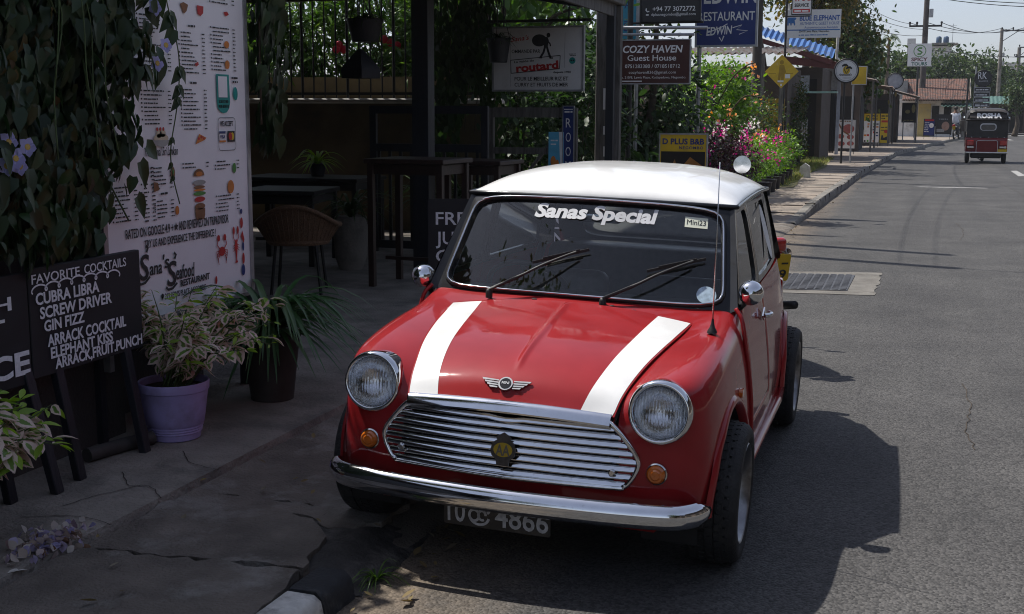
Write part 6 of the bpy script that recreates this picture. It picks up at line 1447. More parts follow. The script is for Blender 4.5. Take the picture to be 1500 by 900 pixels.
blooms(bC, fl((-1.60, 20.0, .72), (.52, 2.3, .52), 24), 9, .045, .055, L_MAGENTA, 'magenta_bloom'); blooms(bC, fl((-1.7, 20.4, .9), (.5, 1.9, .55), 14), 11, .05, .06, L_WHITEF, 'white_bloom'); blooms(bC, fl((-1.7, 20.4, .95), (.5, 1.7, .55), 4), 8, .04, .06, L_ORANGE, 'orange_bloom')
blooms(bE, fl((-1.62, 14.6, .66), (.5, .8, .45), 5), 8, .04, .05, L_MAGENTA, 'magenta_bloom')
shrub('garden_shrub', 'tangled dark shrub at the foot of the dim shop, behind the yellow road sign', 'bush', (-2.1, 26.0, .95), (.6, .5, .8), 1500, .09, LEAF_OVAL, L_TREE, 'dark garden shrubs', 24, base=(-2.1, 26.0, .12))
# dark leafy garden behind the guest house sign
shrub('garden_shrub', 'dark leafy garden shrub behind the maroon guest house sign', 'bush', (-2.55, 14.3, 1.75), (.75, .9, .95), 2600, .13, LEAF_OVAL, L_DARK, 'dark garden shrubs', 30, base=(-2.55, 14.3, .1))
shrub('garden_shrub', 'dark leafy garden shrub behind the bed and breakfast sign', 'bush', (-2.25, 15.6, .95), (.65, .8, .75), 2000, .11, LEAF_OVAL, L_DARK, 'dark garden shrubs', 24, base=(-2.25, 15.6, .1))
shrub('garden_shrub', 'tall dark garden shrub between the timber pole and the turquoise sign', 'bush', (-3.45, 14.6, 1.9), (.65, .9, 1.2), 2200, .14, LEAF_OVAL, L_DARK, 'dark garden shrubs', 26, base=(-3.45, 14.6, .1))
sk = place('spiky_plant', 'large spiky rosette plant in the shade below the maroon sign', 'plant', (-2.30, 13.0, .1)); straps(sk, (-2.30, 13.0, .55), 70, .75, .055, L_DARK, 1.25)
b = MB(); b.cyl((-2.30, 13.0, .1), (-2.30, 13.0, .6), .06); b.build('stem', M_BARK, sk, 60)
b = place('orange_flower', 'small cluster of orange flowers beside the timber pole', 'flowers', (-2.85, 13.1, .1)); blooms(b, [(-2.84, 13.0, 1.62), (-2.80, 13.0, 1.56)], 10, .04, .06, L_ORANGE, 'bloom'); q = MB(); q.tube([(-2.85, 13.1, .1), (-2.83, 13.05, 1.6)], .008, 5); q.build('stem', M_STEM, b)
# pots edging the flower bed and the grass strip
for i in range(6):
    y = 17.6 + i * 1.0; x = -1.20 - .02 * i
    t = place('edging_pot', 'dark round pot edging the flower bed beside the pavement', 'pot', (x, y, .12), 'pots edging the flower bed')
    q = MB(); q.lathe([(.001, 0), (.11, 0), (.14, .22), (.15, .24), (.13, .24), (.001, .2)], 18, Matrix.Translation((x, y, .12))); q.build('pot', M_NAVY, t, 40)
b = MB(); b.prism([(-.13, 0), (.13, 0), (.11, .26), (.0, .33), (-.10, .25)], FACE(-1.02, 24.0, .12), .12); tag(b.build('boundary_stone', M_WHITEWALL), 'small white boundary stone at the end of the flower bed', 'stone')
b = MB(); b.grid([[Vector((x, y, .139)) for x in np.linspace(-1.9, -1.02 + .12 * math.sin(y * .7) - (.5 if y > 33 else 0) * (y - 33) / 4, 5)] for y in np.linspace(20, 36, 17)]); struct(b.build('grass_bed', M_GRASSBED))
n = 5200; P = np.stack([nrg.uniform(-1.9, -1.03, n), nrg.uniform(20.2, 35, n), np.full(n, .138)], 1); D = nrg.normal(size=(n, 3)) * .5 + np.array([0, 0, 1.])
o = scatter('grass', P, D, unit(n), nrg.uniform(.05, .14, n), _leaf(.16, .3, .1, 2), leaf_mat('verge_grass', [(.10, .16, .03), (.20, .22, .06), (.26, .22, .09)], .6, .3)); stuff(o); tag(o, 'patchy dry grass strip between the flower bed and the pavement', 'grass')
# big trees
tree('street_tree', 'big dark street tree rising behind the white elephant sign and the round palm sign', 'tree', (-2.4, 47, .1), 7.5, (-1.75, 47, 4.7), (1.75, 2.2, 3.0), 9000, .22, L_TREE, None, 60, .17, spread=.2)
tree('street_tree', 'tall loose tree with yellowing leaves above the taxi sign', 'tree', (-3.3, 37, .1), 8.5, (-2.0, 38, 6.2), (1.75, 1.6, 1.9), 4600, .19, leaf_mat('yellowing_leaf', [(.03, .05, .012), (.06, .075, .015), (.16, .11, .02), (.04, .06, .015)], .45, .4), None, 44, .16, spread=.22)
tree('street_tree', 'slender tree whose leaves hang over the dark blue restaurant sign', 'tree', (-3.1, 14.4, .1), 5.2, (-2.45, 14.4, 3.75), (.62, .5, .95), 1300, .12, L_TREE, None, 30, .07, spread=.25)
tree('street_tree', 'bare-trunked tree standing between the blue sign and the taxi post', 'tree', (-3.0, 30, .1), 8, (-3.0, 30.2, 6.0), (1.2, 1.2, 1.6), 1200, .17, L_TREE, None, 26, .12, spread=.22)
FT = 'trees beyond the tiled roof'
for i, (x, y, cz_, rx, rz_, lab) in enumerate(((-.2, 92, 3.9, 2.0, 2.2, 'hazy green tree just behind the white travel sign'), (3.0, 108, 4.3, 2.6, 2.8, 'round hazy tree behind the tiled roof ridge'), (6.3, 116, 4.6, 2.4, 2.6, 'broad hazy tree between the tiled roof and the black round sign'), (9.6, 124, 3.9, 2.3, 2.3, 'hazy tree behind the tall black shop sign'), (13.0, 128, 3.6, 2.6, 2.2, 'green tree beside the far concrete pole'), (16.5, 140, 4.2, 3.2, 2.6, 'green tree at the end of the road'), (-3.2, 100, 4.4, 2.4, 2.8, 'hazy green tree beyond the grey round sign'), (20, 120, 3.8, 3, 2.5, 'leafy tree past the red cross sign'), (7.6, 84, 2.6, .9, 1.0, 'small leafy tree right behind the name bars of the black sign'))):
    tree('far_tree', lab, 'tree', (x, y, 0), cz_ + rz_, (x, y, cz_), (rx, rx, rz_), 5200 if rx > 1 else 1200, .36 if rx > 1 else .2, L_FAR, FT, 54, .18, spread=.22)
def palm(label, base, h, n, ln, lean=(0, 0)):
    t = place('palm_tree', label, 'palm', base); base = Vector(base); top = base + Vector((lean[0], lean[1], h)); q = MB()
    q.tube(crom([base, base.lerp(top, .5) + Vector((-lean[0] * .2, 0, 0)), top], 6), [.16 - .006 * k for k in range(13)], 8); q.build('trunk', M_BARK, t, 180); P, D, U, SZ = [], [], [], []
    for i in range(n):
        a = rnd.uniform(0, 2 * PI); up = rnd.uniform(-.2, 1.1); d = Vector((math.cos(a), math.sin(a), 0))
        for k in range(1, 15):
            s_ = k / 14; p = top + d * ln * s_ * (.9 - .2 * up) + Vector((0, 0, ln * (up * s_ - (.75 + .3 * up) * s_ * s_)))
            for sg in (1, -1): P.append(p); D.append(Vector((-d.y, d.x, 0)) * sg + d * .8 + Vector((0, 0, -.45))); U.append((0, 0, 1)); SZ.append(ln * .28 * (1 - .5 * s_))
    scatter('fronds', P, D, U, SZ, LEAF_LONG, L_PALM, t)
palm('thin palm with a small ragged crown against the sky', (-.75, 85, 0), 6.6, 12, .95, (.1, 0)); palm('coconut palm behind the white travel sign', (.2, 104, 0), 5.2, 16, 1.9); palm('low palm by the far concrete poles', (11.8, 112, 0), 3.4, 16, 1.8)
# ================================================================ SHOPS, HOUSES, POLES AND WIRES
def corr(b, P00, P10, P01, n, amp=.035):
    """corrugated sheet: P00-P10 along the ridge, P01 the eave under P00"""
    P00, P10, P01 = Vector(P00), Vector(P10), Vector(P01); e = P01 - P00; w = P10 - P00; nn = w.cross(e).normalized()
    if nn.z < 0: nn = -nn
    rows = []
    for k in range(n * 4 + 1):
        p = P00 + w * (k / (n * 4)) + nn * amp * math.sin(k * PI / 2); rows.append([p, p + e * .5, p + e])
    b.grid(rows)
# shop with a rusty corrugated roof behind the yellow road sign
s1 = place('shop', 'dim low shop with a rusty corrugated roof behind the yellow road sign', 'shop', (-3.5, 28.5, .13))
b = MB(); b.box((-3.9, 29.2, 1.4), (4.2, 3.6, 2.6)); b.build('wall', M_BRICKW, s1)
b = MB(); corr(b, (-1.55, 30.6, 3.32), (-6.2, 30.6, 3.32), (-1.55, 26.7, 2.98), 26); b.build('roof', M_TIN, s1, 60, False)
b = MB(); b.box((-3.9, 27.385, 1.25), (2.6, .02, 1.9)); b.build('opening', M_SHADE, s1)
b = MB(); b.box((-2.35, 26.75, 1.55), (.09, .09, 2.85)); b.build('post', M_GREYWOOD, s1)
M_ = FACE(-2.06, 27.33, 1.35); ym = sign('list_sign', 'dim yellow list panel hanging on the shop wall behind the road sign', 'sign', M_, .42, 1.1, mat('dull_yellow', (.36, .24, .01), .6), .02); b = MB()
for k in range(7): scrib(b, M_, -.15, .15, .4 - k * .14, .06)
b.build('print', M_BRICKW, ym)
# house with the blue tin roof
s2 = place('shop', 'shop with a bright blue tin roof below the white elephant sign', 'shop', (-3.2, 35, .13))
b = MB(); b.box((-3.4, 36.4, 1.5), (3.9, 4.2, 2.8)); b.build('wall', M_BRICKW, s2)
b = MB(); corr(b, (-4.6, 34.3, 4.55), (-1.10, 34.3, 3.44), (-4.6, 33.2, 4.24), 22, .03); b.build('roof', M_BLUETIN, s2, 60, False)
b = MB(); b.beam((-4.6, 33.25, 4.10), (-1.12, 33.25, 3.00), .06, .14); b.beam((-2.6, 33.35, 3.10), (-1.0, 33.35, 2.92), .05, .22); b.build('fascia', mat('maroon_board', (.09, .018, .016), .6), s2)
b = MB(); b.box((-2.6, 33.99, 2.4), (1.6, .03, .5)); b.box((-2.6, 33.99, .9), (1.6, .03, .9)); b.build('shutter', M_GALV, s2)
b = MB(); b.box((-1.9, 33.7, 2.15), (1.9, .5, .05)); b.build('counter_shelf', mat('pale_green_shelf', (.25, .42, .38), .5), s2)
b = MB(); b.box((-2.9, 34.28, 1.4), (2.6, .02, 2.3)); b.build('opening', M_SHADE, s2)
shrub('garden_shrub', 'dark creeper-covered shrub against the side wall of the dim shop', 'bush', (-1.62, 29.2, 1.25), (.22, 1.1, 1.0), 1700, .09, LEAF_OVAL, L_TREE, 'dark garden shrubs', 26, base=(-1.62, 29.2, .13))
# lean-to roofs and gateway beside the round palm sign
s3 = place('gateway', 'white posts with a dark metal gate and a lean-to roof between the shops', 'gateway', (-1.5, 39, .13))
b = MB(); b.box((-1.82, 39, 1.75), (.12, .12, 3.2)); b.build('post', M_WHITEWALL, s3)
b = MB(); b.box((-1.22, 39, 1.6), (.11, .11, 2.9)); b.build('column', mat('pale_column', (.48, .52, .58), .8), s3)
b = MB(); 
for k in range(8): b.box((-1.74 + k * .058, 39.05, 1.25), (.05, .03, 2.1))
b.build('gate_leaf', M_NAVY, s3)
b = MB(); b.box((-1.54, 39.4, 2.75), (.55, .05, .9)); b.build('panel', M_GALV, s3)
b = MB(); corr(b, (-2.0, 39.6, 3.55), (-.35, 39.6, 2.75), (-2.0, 37.8, 3.35), 9, .03); b.build('roof', M_TIN, s3, 60, False)
# row of small shops
def shop(label, x0, x1, y, d, h, wm, roofm, eave, yaw=0, door=None, nm='shop', tiles=False):
    """front faces the road side (+x) and the camera side (-y)"""
    t = place(nm, label, 'shop', ((x0 + x1) / 2, y + d / 2, .13)); w = x1 - x0
    q = MB(); q.box(((x0 + x1) / 2, y + d / 2, .13 + h / 2), (w, d, h)); q.build('wall', wm, t)
    q = MB(); corr(q, (x0 - .2, y - .5, .13 + h + eave[1]), (x0 - .2, y + d + .2, .13 + h + eave[1]), (x1 + eave[0], y - .5, .13 + h + eave[2]), int(d * 4), .03); q.build('roof', roofm, t, 60, False)
    q = MB(); n = max(1, int(d / 2.4))
    for k in range(n): q.box((x1 + .006, y + (k + .5) * d / n, 1.15), (.02, d / n * .72, 2.0))
    q.build('opening', M_SHADE, t)
    q = MB(); q.box(((x0 + x1) / 2 + w * .15, y - .006, 1.2), (w * .5, .02, 1.9)); q.build('side_opening', M_SHADE, t)
    for k in range(n + 1): q = MB(); q.cyl((x1 + eave[0] - .1, y - .3 + k * (d + .4) / n, .13), (x1 + eave[0] - .1, y - .3 + k * (d + .4) / n, .13 + h + eave[2]), .035, n=8); q.build('porch_post', M_GREYWOOD, t, 60)
    return t
shop('narrow brown brick shop with shelves behind the round palm sign', -2.6, -.70, 43.5, 4.2, 2.6, M_BRICKW, M_TIN, (.55, .5, .0))
shop('dim shop behind the framed mart board, under the dark tree', -2.6, -.55, 51.8, 4.6, 2.4, M_BRICKW, M_TIN, (.85, .5, .10))
shop('dark wood-fronted shop with a sloping awning behind the yellow rental board', -2.2, .45, 58.3, 6.0, 2.3, mat('dark_wood_front', (.04, .03, .025), .8, 0, .4, 3), M_TIN, (1.0, .9, -.15))
s4 = place('house', 'yellow walled house with a red clay tile roof at the bend of the road', 'house', (1.5, 78, .13))
b = MB(); b.box((1.0, 78, 1.15), (5.6, 8, 2.1)); b.build('wall', M_WHITEWALL, s4)
b = MB(); b.box((1.80, 73.97, 1.1), (.72, .06, 1.96)); b.build('yellow_wall', M_YELWALL, s4)
b = MB(); b.box((1.9, 73.90, 2.22), (3.9, .10, .26)); b.build('lintel_band', M_WHITEWALL, s4)
b = MB(); b.box((2.42, 73.98, 1.35), (.40, .05, 1.2)); b.box((3.1, 73.98, 1.25), (.42, .05, 1.5)); b.build('opening', M_SHADE, s4)
b = MB()
for k in range(15):   # courses of half-round tiles
    for j in range(40):
        x = .55 + j * .094; y = 73.3 + k * .36; z = 2.36 + k * .088
        b.lathe([(.048, 0), (.05, .42)], 6, frame((x, y, z + .02), (1, 0, 0), (0, -.24, 1)) @ Matrix.Rotation(0, 4, 'X'))
b.build('tile_roof', mat('clay_tile', (.24, .105, .07), .85, 0, .5, 4, dirt=(.06, .045, .04), dscale=4, dlo=.42, dhi=.56), s4, None)
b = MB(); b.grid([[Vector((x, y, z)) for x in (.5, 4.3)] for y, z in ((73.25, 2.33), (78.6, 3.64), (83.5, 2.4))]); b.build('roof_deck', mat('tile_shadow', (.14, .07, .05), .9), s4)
b = MB(); b.prism([(0, 0), (0, 1.3), (-2.2, .1)], frame((4.32, 75.9, 2.3), (0, 1, 0), (0, 0, 1)), .04); b.build('gable', M_CONC, s4)
b = MB(); corr(b, (2.7, 73.9, 2.10), (4.4, 73.9, 2.10), (2.7, 72.6, 1.92), 8, .03); b.build('awning', M_GREENTIN, s4, 60, False)
b = MB(); b.box((4.05, 74.2, 1.0), (.20, .20, 1.8)); b.build('pillar', M_CONC, s4)
b = MB(); b.box((.25, 76, 2.9), (1.0, 3, 1.1)); tag(b.build('grey_building', mat('grey_render', (.26, .27, .27), .9, 0, .2, 3, dirt=(.15, .15, .14))), 'small grey upper storey beside the tiled roof', 'building')
# building with water tanks
wt = place('tank_building', 'white flat-roofed building with two blue water tanks above the trees', 'building', (3.8, 152, 0))
b = MB(); b.box((3.85, 153, 4.6), (2.2, 6, 9.2)); b.build('wall', M_WHITEWALL, wt)
b = MB(); b.box((3.95, 152.6, 9.45), (2.5, 6.4, .22)); b.lathe([(.4, -.15), (.5, 0), (.4, .15), (.001, .15)], 16, Matrix.Translation((5.2, 150, 9.4))); b.build('roof_slab', M_CONC, wt)
for x in (3.5, 4.3):
    b = MB(); b.lathe([(.001, 0), (.30, 0), (.32, .2), (.30, .62), (.22, .74), (.10, .78), (.001, .8)], 18, Matrix.Translation((x, 151, 9.6))); b.build('water_tank', mat('blue_plastic', (.03, .07, .14), .5), wt, 40)
b = MB(); b.cyl((5.0, 151, 9.5), (5.0, 151, 11.8), .025); 
for z in (11.0, 11.3, 11.6): b.cyl((4.6, 151, z), (5.4, 151, z), .015)
b.build('antenna', M_GALV, wt)
ob = place('far_building', 'narrow grey tower block beside the palm', 'building', (.45, 152, 0)); b = MB(); b.box((.45, 153, 4.9), (.95, 3, 10.6)); b.build('wall', M_WHITEWALL, ob); b = MB(); b.box((.45, 151.48, 9.2), (.7, .02, .7)); b.build('window', M_NAVY, ob)
ob = place('far_building', 'low grey block left of the tank building', 'building', (-1.0, 152, 0)); ob['label'] = 'low grey block half hidden behind the coconut palm'; b = MB(); b.box((-1.0, 153, 4), (1.4, 3, 7.8)); b.build('wall', mat('grey_block', (.34, .35, .36), .9), ob); b = MB(); b.box((-1.0, 151.48, 7), (1.0, .02, .5)); b.build('window', M_NAVY, ob)
ob = place('far_building', 'pale flat-roofed building beyond the concrete poles', 'building', (12.5, 150, 0)); b = MB(); b.box((12.7, 151, 3.6), (3.6, 4, 7.2)); b.build('wall', M_WHITEWALL, ob); b = MB(); b.box((12.7, 148.98, 6), (2.6, .02, .5)); b.build('window', M_NAVY, ob)
# stalls at the far side of the bend
for i, (x, y) in enumerate(((7.6, 92), (10.2, 104), (13.5, 116))):
    t = place('stall', ('open stall with a green tin awning behind the tuk-tuk roof', 'green awning stall below the red cross sign', 'shaded stall at the end of the road')[i], 'stall', (x, y, .1), 'stalls along the bend')
    q = MB(); q.box((x, y + 1.6, 1.3), (3.0, 2.6, 2.4)); q.build('wall', M_BRICKW, t); q = MB(); corr(q, (x - 1.7, y + 1, 2.75), (x + 1.7, y + 1, 2.75), (x - 1.7, y - .9, 2.2), 12, .03); q.build('awning', M_GREENTIN if i < 2 else M_TIN, t, 60, False)
    q = MB(); q.box((x, y + .28, 1.1), (2.2, .04, 1.7)); q.build('opening', M_SHADE, t)
    for s_ in (-1.5, 1.5): q = MB(); q.cyl((x + s_, y - .7, .1), (x + s_, y - .7, 2.25), .05, n=8); q.build('post', M_WHITEWALL, t, 60)
# utility poles
def pole(label, x, y, h, r, arms, m=M_CONC, boxes=()):
    t = place('utility_pole', label, 'pole', (x, y, 0)); q = MB(); q.tube([(x, y, 0), (x, y, h)], [r, r * .7], 12); q.build('shaft', m, t, 60)
    for z, x0, x1 in arms:
        q = MB(); q.beam((x + x0, y - .05, z), (x + x1, y - .05, z), .09, .11); 
        if abs(x0) < .3 or abs(x1) < .3: q.beam((x, y, z - .9), (x + (x1 if abs(x1) > abs(x0) else x0) * .75, y - .05, z), .05, .05)
        for f in (x0, (x0 + x1) / 2 if abs(x0 + x1) > .5 else x0 * .55, x1): q.lathe([(.001, .22), (.06, .2), (.07, .12), (.045, .06), (.05, .0)], 10, Matrix.Translation((x + f * .96, y - .05, z + .05)))
        q.build('crossarm', M_IRON, t, 50)
    for dx, z, w, hh in boxes: q = MB(); q.box((x + dx, y - .15, z), (w, .2, hh), bev=.02); q.build('junction_box', M_GALV, t)
    return t
pole('tall dark utility pole with a crossarm behind the travel sign', 1.60, 76, 11.0, .20, ((6.75, -.95, .95),), mat('dark_pole', (.075, .065, .06), .85, 0, .3, 4), ((.28, 7.5, .25, .5),))
pole('concrete utility pole with a one-sided crossarm above the bend', 7.65, 105, 8.3, .18, ((8.15, 0, 1.75),), M_CONC, ((.22, 6.2, .16, .35), (.22, 5.5, .16, .3)))
pole('shorter concrete utility pole at the picture edge', 10.7, 128, 7.9, .24, ((7.9, .0, 1.3), (7.0, -.4, .9)), M_CONC)
pole('thin grey lamp pole among the trees behind the yellow road sign', -2.15, 41, 9.5, .11, (), mat('dark_pole2', (.06, .055, .05), .85))
pole('dark pole rising right of the blue restaurant sign', -2.35, 25.5, 9.5, .12, (), mat('dark_pole3', (.05, .045, .04), .85))
# overhead cables
def cable(label, a, c, sag, r=.011):
    a = Vector(a); c = Vector(c); q = MB(); q.tube([a.lerp(c, k / 20) + Vector((0, 0, -4 * sag * (k / 20) * (1 - k / 20))) for k in range(21)], r, 4)
    return tag(q.build('overhead_cable', M_IRON, None, 180), label, 'cable', 'overhead cables')
p1 = (1.6, 76); p2 = (7.65, 105)
CG = 'one of the dark cables strung from the tall pole to the next along the road'
for k, (dx, z) in enumerate(((-.9, 6.95), (.9, 6.95), (.1, 6.95))):
    cable(CG, (1.6 + dx, 76, z), (7.65 + .85 * (k % 3), 105, 8.35), .5, .02)
for k in range(3): cable('one of the thin cables crossing the road high from the tall pole', (1.6, 76, 8.5 + .12 * k), (19, 80, 9.0 + .1 * k), .9 - .1 * k, .022)
cable('thick twisted cable crossing the sky above the tall pole', (-2.5, 74, 8.9), (19, 80, 8.3), .25, .03)
cable('cable running to the poles past the tiled roof, below the crossarm', (1.6, 76, 5.4), (14, 108, 6.2), .3, .02)
for k in range(3): cable('one of the cables leaving the crossarm towards the trees', (1.6 - .9 * (k == 0), 76, 6.9 - .35 * k), (-2.15, 41, 6.4 - .6 * k), .35, .013)
cable('loose cable from the concrete pole to the picture edge', (7.65, 105, 8.3), (19, 96, 7.2), .5, .02)
for k in (0, 3): cable('one of the cables above the pavement casting thin shadows on the road', (-2.30, 10.25, 6.9 - .22 * k), (-2.35, 25.5, 8.2 - .3 * k), .25, .007)
for k in range(1): cable('house wire crossing the road near the car', (-2.30, 10.25, 6.6 - .3 * k), (9, 7.5 + 2 * k, 7.5), .3, .012)
cable('wire beside the trees, past the taxi sign', (-2.35, 25.5, 8.4), (-2.15, 41, 8.8), .3, .012)
# ================================================================ OTHER SIDE OF THE ROAD (mirrored in the car, shades the restaurant's sky)
for i, (x, y, w, d, h, m, lab) in enumerate(((15.5, -16, 8, 14, 6.0, M_BRICKW, 'two-storey brown house across the road, behind the viewer'), (15.0, 2, 8, 15, 5.0, M_BRICKW, 'low brown shop across the road from the red car'), (15.5, 20, 8, 14, 6.5, M_BRICKW, 'tall brown shop across the road, farther along'))):
    t = place('roadside_house', lab, 'house', (x, y, .1)); q = MB(); q.box((x, y, h / 2), (w, d, h)); q.build('wall', m, t)
    q = MB(); corr(q, (x + w / 2 + .4, y - d / 2 - .4, h + 1.6), (x + w / 2 + .4, y + d / 2 + .4, h + 1.6), (x - w / 2 - 1.2, y - d / 2 - .4, h - .1), 40, .04); q.build('roof', M_TIN, t, 60, False)
    for k in range(4):
        q = MB(); q.box((x - w / 2 - .01, y - d / 2 + (k + .5) * d / 4, 1.35), (.05, d / 4 * .6, 2.3)); q.build('shopfront', M_SHADE, t)
        if h > 5.5: q = MB(); q.box((x - w / 2 - .01, y - d / 2 + (k + .5) * d / 4, 4.3), (.05, 1.1, 1.3)); q.build('window', M_NAVY, t)
tree('street_tree', 'unseen tree added above the restaurant roof, mirrored in the windscreen', 'tree', (-4.8, -4.4, .1), 8.5, (-3.5, -3.6, 7.2), (1.8, 1.6, 1.4), 6500, .12, L_TREE, None, 60, .16, spread=.2)  # out of view, added so its crown breaks up the windscreen reflection
tree('street_tree', 'tall tree across the road behind the viewer', 'tree', (10.5, -14, .1), 9, (10.5, -14, 6.0), (3.2, 3.2, 3.0), 2600, .34, L_TREE, None, 40, .25, spread=.25)
tree('street_tree', 'broad tree beside the road behind the viewer', 'tree', (-5.5, -17, .1), 9, (-5.0, -17, 5.6), (3.4, 3.2, 3.2), 2600, .34, L_TREE, None, 40, .25, spread=.25)
# ================================================================ TUK-TUK, MOTORCYCLES, RIDER
C_MAROON = paint('maroon_paint', (.16, .010, .014)); C_HOOD = mat('black_canvas', (.022, .021, .021), .55, 0, .3, 5, bump=.2, bscale=8)
C_REDL = mat('tail_lens', (.42, .012, .012), .2, 0, .2, 30, coat=1)
tk = place('three_wheeler', 'red and black three-wheeled taxi driving away down the road', 'tuk-tuk', (3.43, 38, 0)); X0, Y0 = 3.43, 37.0
def tp(x, y, z): return Vector((X0 + x, Y0 + y, z))
# black canvas hood: rounded box lofted along the vehicle
secs = []
for y, w, zb, zt in ((-.02, .60, .98, 1.52), (.04, .63, .98, 1.62), (.25, .64, 1.0, 1.69), (.8, .63, 1.35, 1.72), (1.5, .60, 1.38, 1.71), (1.9, .56, 1.40, 1.62)):
    pts = []
    for k in range(25):
        a = PI * k / 24; c, s_ = math.cos(a), math.sin(a); pts.append(tp(w * math.copysign(abs(c) ** .45, c), y, zb + (zt - zb) * abs(s_) ** .55))
    secs.append(pts)
b = MB(); b.ring_strip(secs, False); b.grid([[tp(-.60 + 1.2 * j / 12, -.015 - .02 * math.sin(PI * j / 12), z) for j in range(13)] for z in (.80, 1.0, 1.2, 1.4)]); b.grid([[tp((-.60 + 1.2 * j / 12) * (1 - .02), -.02, 1.40) for j in range(13)], [tp(.60 * math.cos(PI - PI * j / 12) * .98, 0.0, 1.38 + .15 * math.sin(PI * j / 12) ** .5) for j in range(13)]]); b.build('hood', C_HOOD, tk, 50)
b = MB(); pts = [tp(.60 * math.copysign(abs(math.cos(PI * k / 24)) ** .4, math.cos(PI * k / 24)), -.045, 1.38 + .23 * math.sin(PI * k / 24) ** .55) for k in range(25)]
b.grid([pts, [p + Vector((0, .10, .06)) for p in pts]]); b.tube([tp(-.64, -.06, 1.34), tp(-.3, -.085, 1.36), tp(.3, -.085, 1.36), tp(.64, -.06, 1.34)], .03, 8); b.box(tp(0, -.035, 1.475), (1.08, .03, .21), Matrix.Rotation(R(-32), 3, 'X'), bev=.01); b.build('roof_flap', mat('brown_canvas', (.035, .028, .026), .55, 0, .2, 6), tk, 50)
MT = frame(tp(0, -.052, 1.47), (1, 0, 0), (0, .62, 1)); b = MB(); txt(b, 'ROSHA', MT, .03, -.075, h=.165, w=.72, bold=.055, z=.006); b.build('lettering', C_WHITEP, tk)
Mw = frame(tp(.02, -.04, 1.13), (1, 0, 0), (0, 0, 1)); b = MB(); b.prism(rrect(.48, .22, .09), Mw, .012); w_ = b.build('rear_window', C_GREYP, tk); b = MB(); b.prism(rrect(.42, .17, .07), Mw @ Matrix.Translation((0, -.01, .012)), .004); b.build('pane', mat('dim_glass', (.04, .05, .06), .08, 0, 0, 1, coat=1), w_)
b = MB(); b.box(tp(0, .55, .56), (1.22, 1.2, .46), bev=.05, seg=3); b.box(tp(0, 1.3, .36), (1.16, 1.6, .10), bev=.03); b.tube([tp(-.62, .0, .79), tp(.62, .0, .79)], .02, 8); b.build('body', C_MAROON, tk, 50)
b = MB(); b.box(tp(.01, -.065, .52), (.64, .03, .40), bev=.015); b.build('engine_flap', C_MAROON, tk)
b = MB(); q_ = rrect(.62, .38, .05); Mq = frame(tp(.01, -.083, .52), (1, 0, 0), (0, 0, 1))
for i in range(len(q_)): stroke(b, [q_[i], q_[(i + 1) % len(q_)]], Mq, .012, .0)
b.build('flap_outline', C_GREYP, tk)
for sgn in (1, -1):
    b = MB(); b.box(tp(sgn * .48, -.065, .64), (.20, .05, .15), bev=.015); b.build('tail_light', C_REDL, tk); b = MB(); b.box(tp(sgn * .44, -.075, .50), (.14, .04, .06), bev=.01); b.box(tp(sgn * .54, -.075, .50), (.07, .04, .07), bev=.01); b.build('reflector', C_CHROME, tk)
    b = MB(); Mv = frame(tp(sgn * .54, .32, .22), (0, 1, 0), (0, 0, 1)); b.lathe([(.10, -.06), (.17, -.065), (.21, -.05), (.22, 0), (.21, .05), (.17, .065), (.10, .06)], 28, Mv); wl_ = b.build('wheel', C_TYRE, tk, 40); b = MB(); b.lathe([(.001, .03), (.10, .04), (.11, .06), (.11, -.06), (.001, -.03)], 20, Mv); b.build('rim', C_DULLCHROME, wl_, 40)
    b = MB(); b.tube([tp(sgn * .60, .9, .5), tp(sgn * .60, .9, 1.45)], .018, 6); b.tube([tp(sgn * .56, 1.85, .5), tp(sgn * .54, 1.75, 1.55)], .02, 6); b.build('hood_post', M_IRON, tk, 60)
b = MB(); Mv = frame(tp(0, 2.2, .22), (0, 1, 0), (0, 0, 1)); b.lathe([(.001, -.05), (.17, -.055), (.21, -.05), (.22, 0), (.21, .05), (.17, .055), (.001, .05)], 28, Mv); b.build('wheel', C_TYRE, tk, 40)
b = MB(); b.box(tp(0, -.10, .335), (1.24, .05, .05), bev=.015); b.build('bumper', C_DULLCHROME, tk); b = MB(); b.box(tp(0, .3, .24), (.9, .5, .16), bev=.03); b.tube(crom([tp(-.26, -.05, .18), tp(-.15, -.06, .12), tp(-.05, -.04, .17)], 4), .014, 6); b.build('underside', M_IRON, tk)
b = MB(); b.box(tp(.46, -.10, .405), (.26, .015, .08)); b.build('number_plate', M_YEL, tk)
b = MB(); b.lathe([(.001, .0), (.055, .0), (.05, .04), (.001, .05)], 14, frame(tp(.70, 1.5, 1.38), (1, 0, 0), (0, 0, 1))); b.tube([tp(.56, 1.6, 1.38), tp(.70, 1.52, 1.38)], .012, 5); b.build('mirror', C_DULLCHROME, tk, 50)
b = MB()
for x in (-.45, -.2, .05, .3, .5): b.ball(tp(x, -.035, .81), .022, 1)
b.build('hood_stud', C_CHROME, tk, 60)
b = MB(); b.ball(tp(-.10, 1.25, 1.35), .12, 3, (.9, 1, 1.15)); b.tube([tp(-.10, 1.25, 1.22), tp(-.1, 1.25, 1.0), tp(-.10, 1.2, .7)], [.07, .20, .18], 12); tag(b.build('person', mat('driver_shirt', (.05, .05, .06), .8), None, 180), 'driver seated inside the red three-wheeled taxi, seen through its window', 'person')
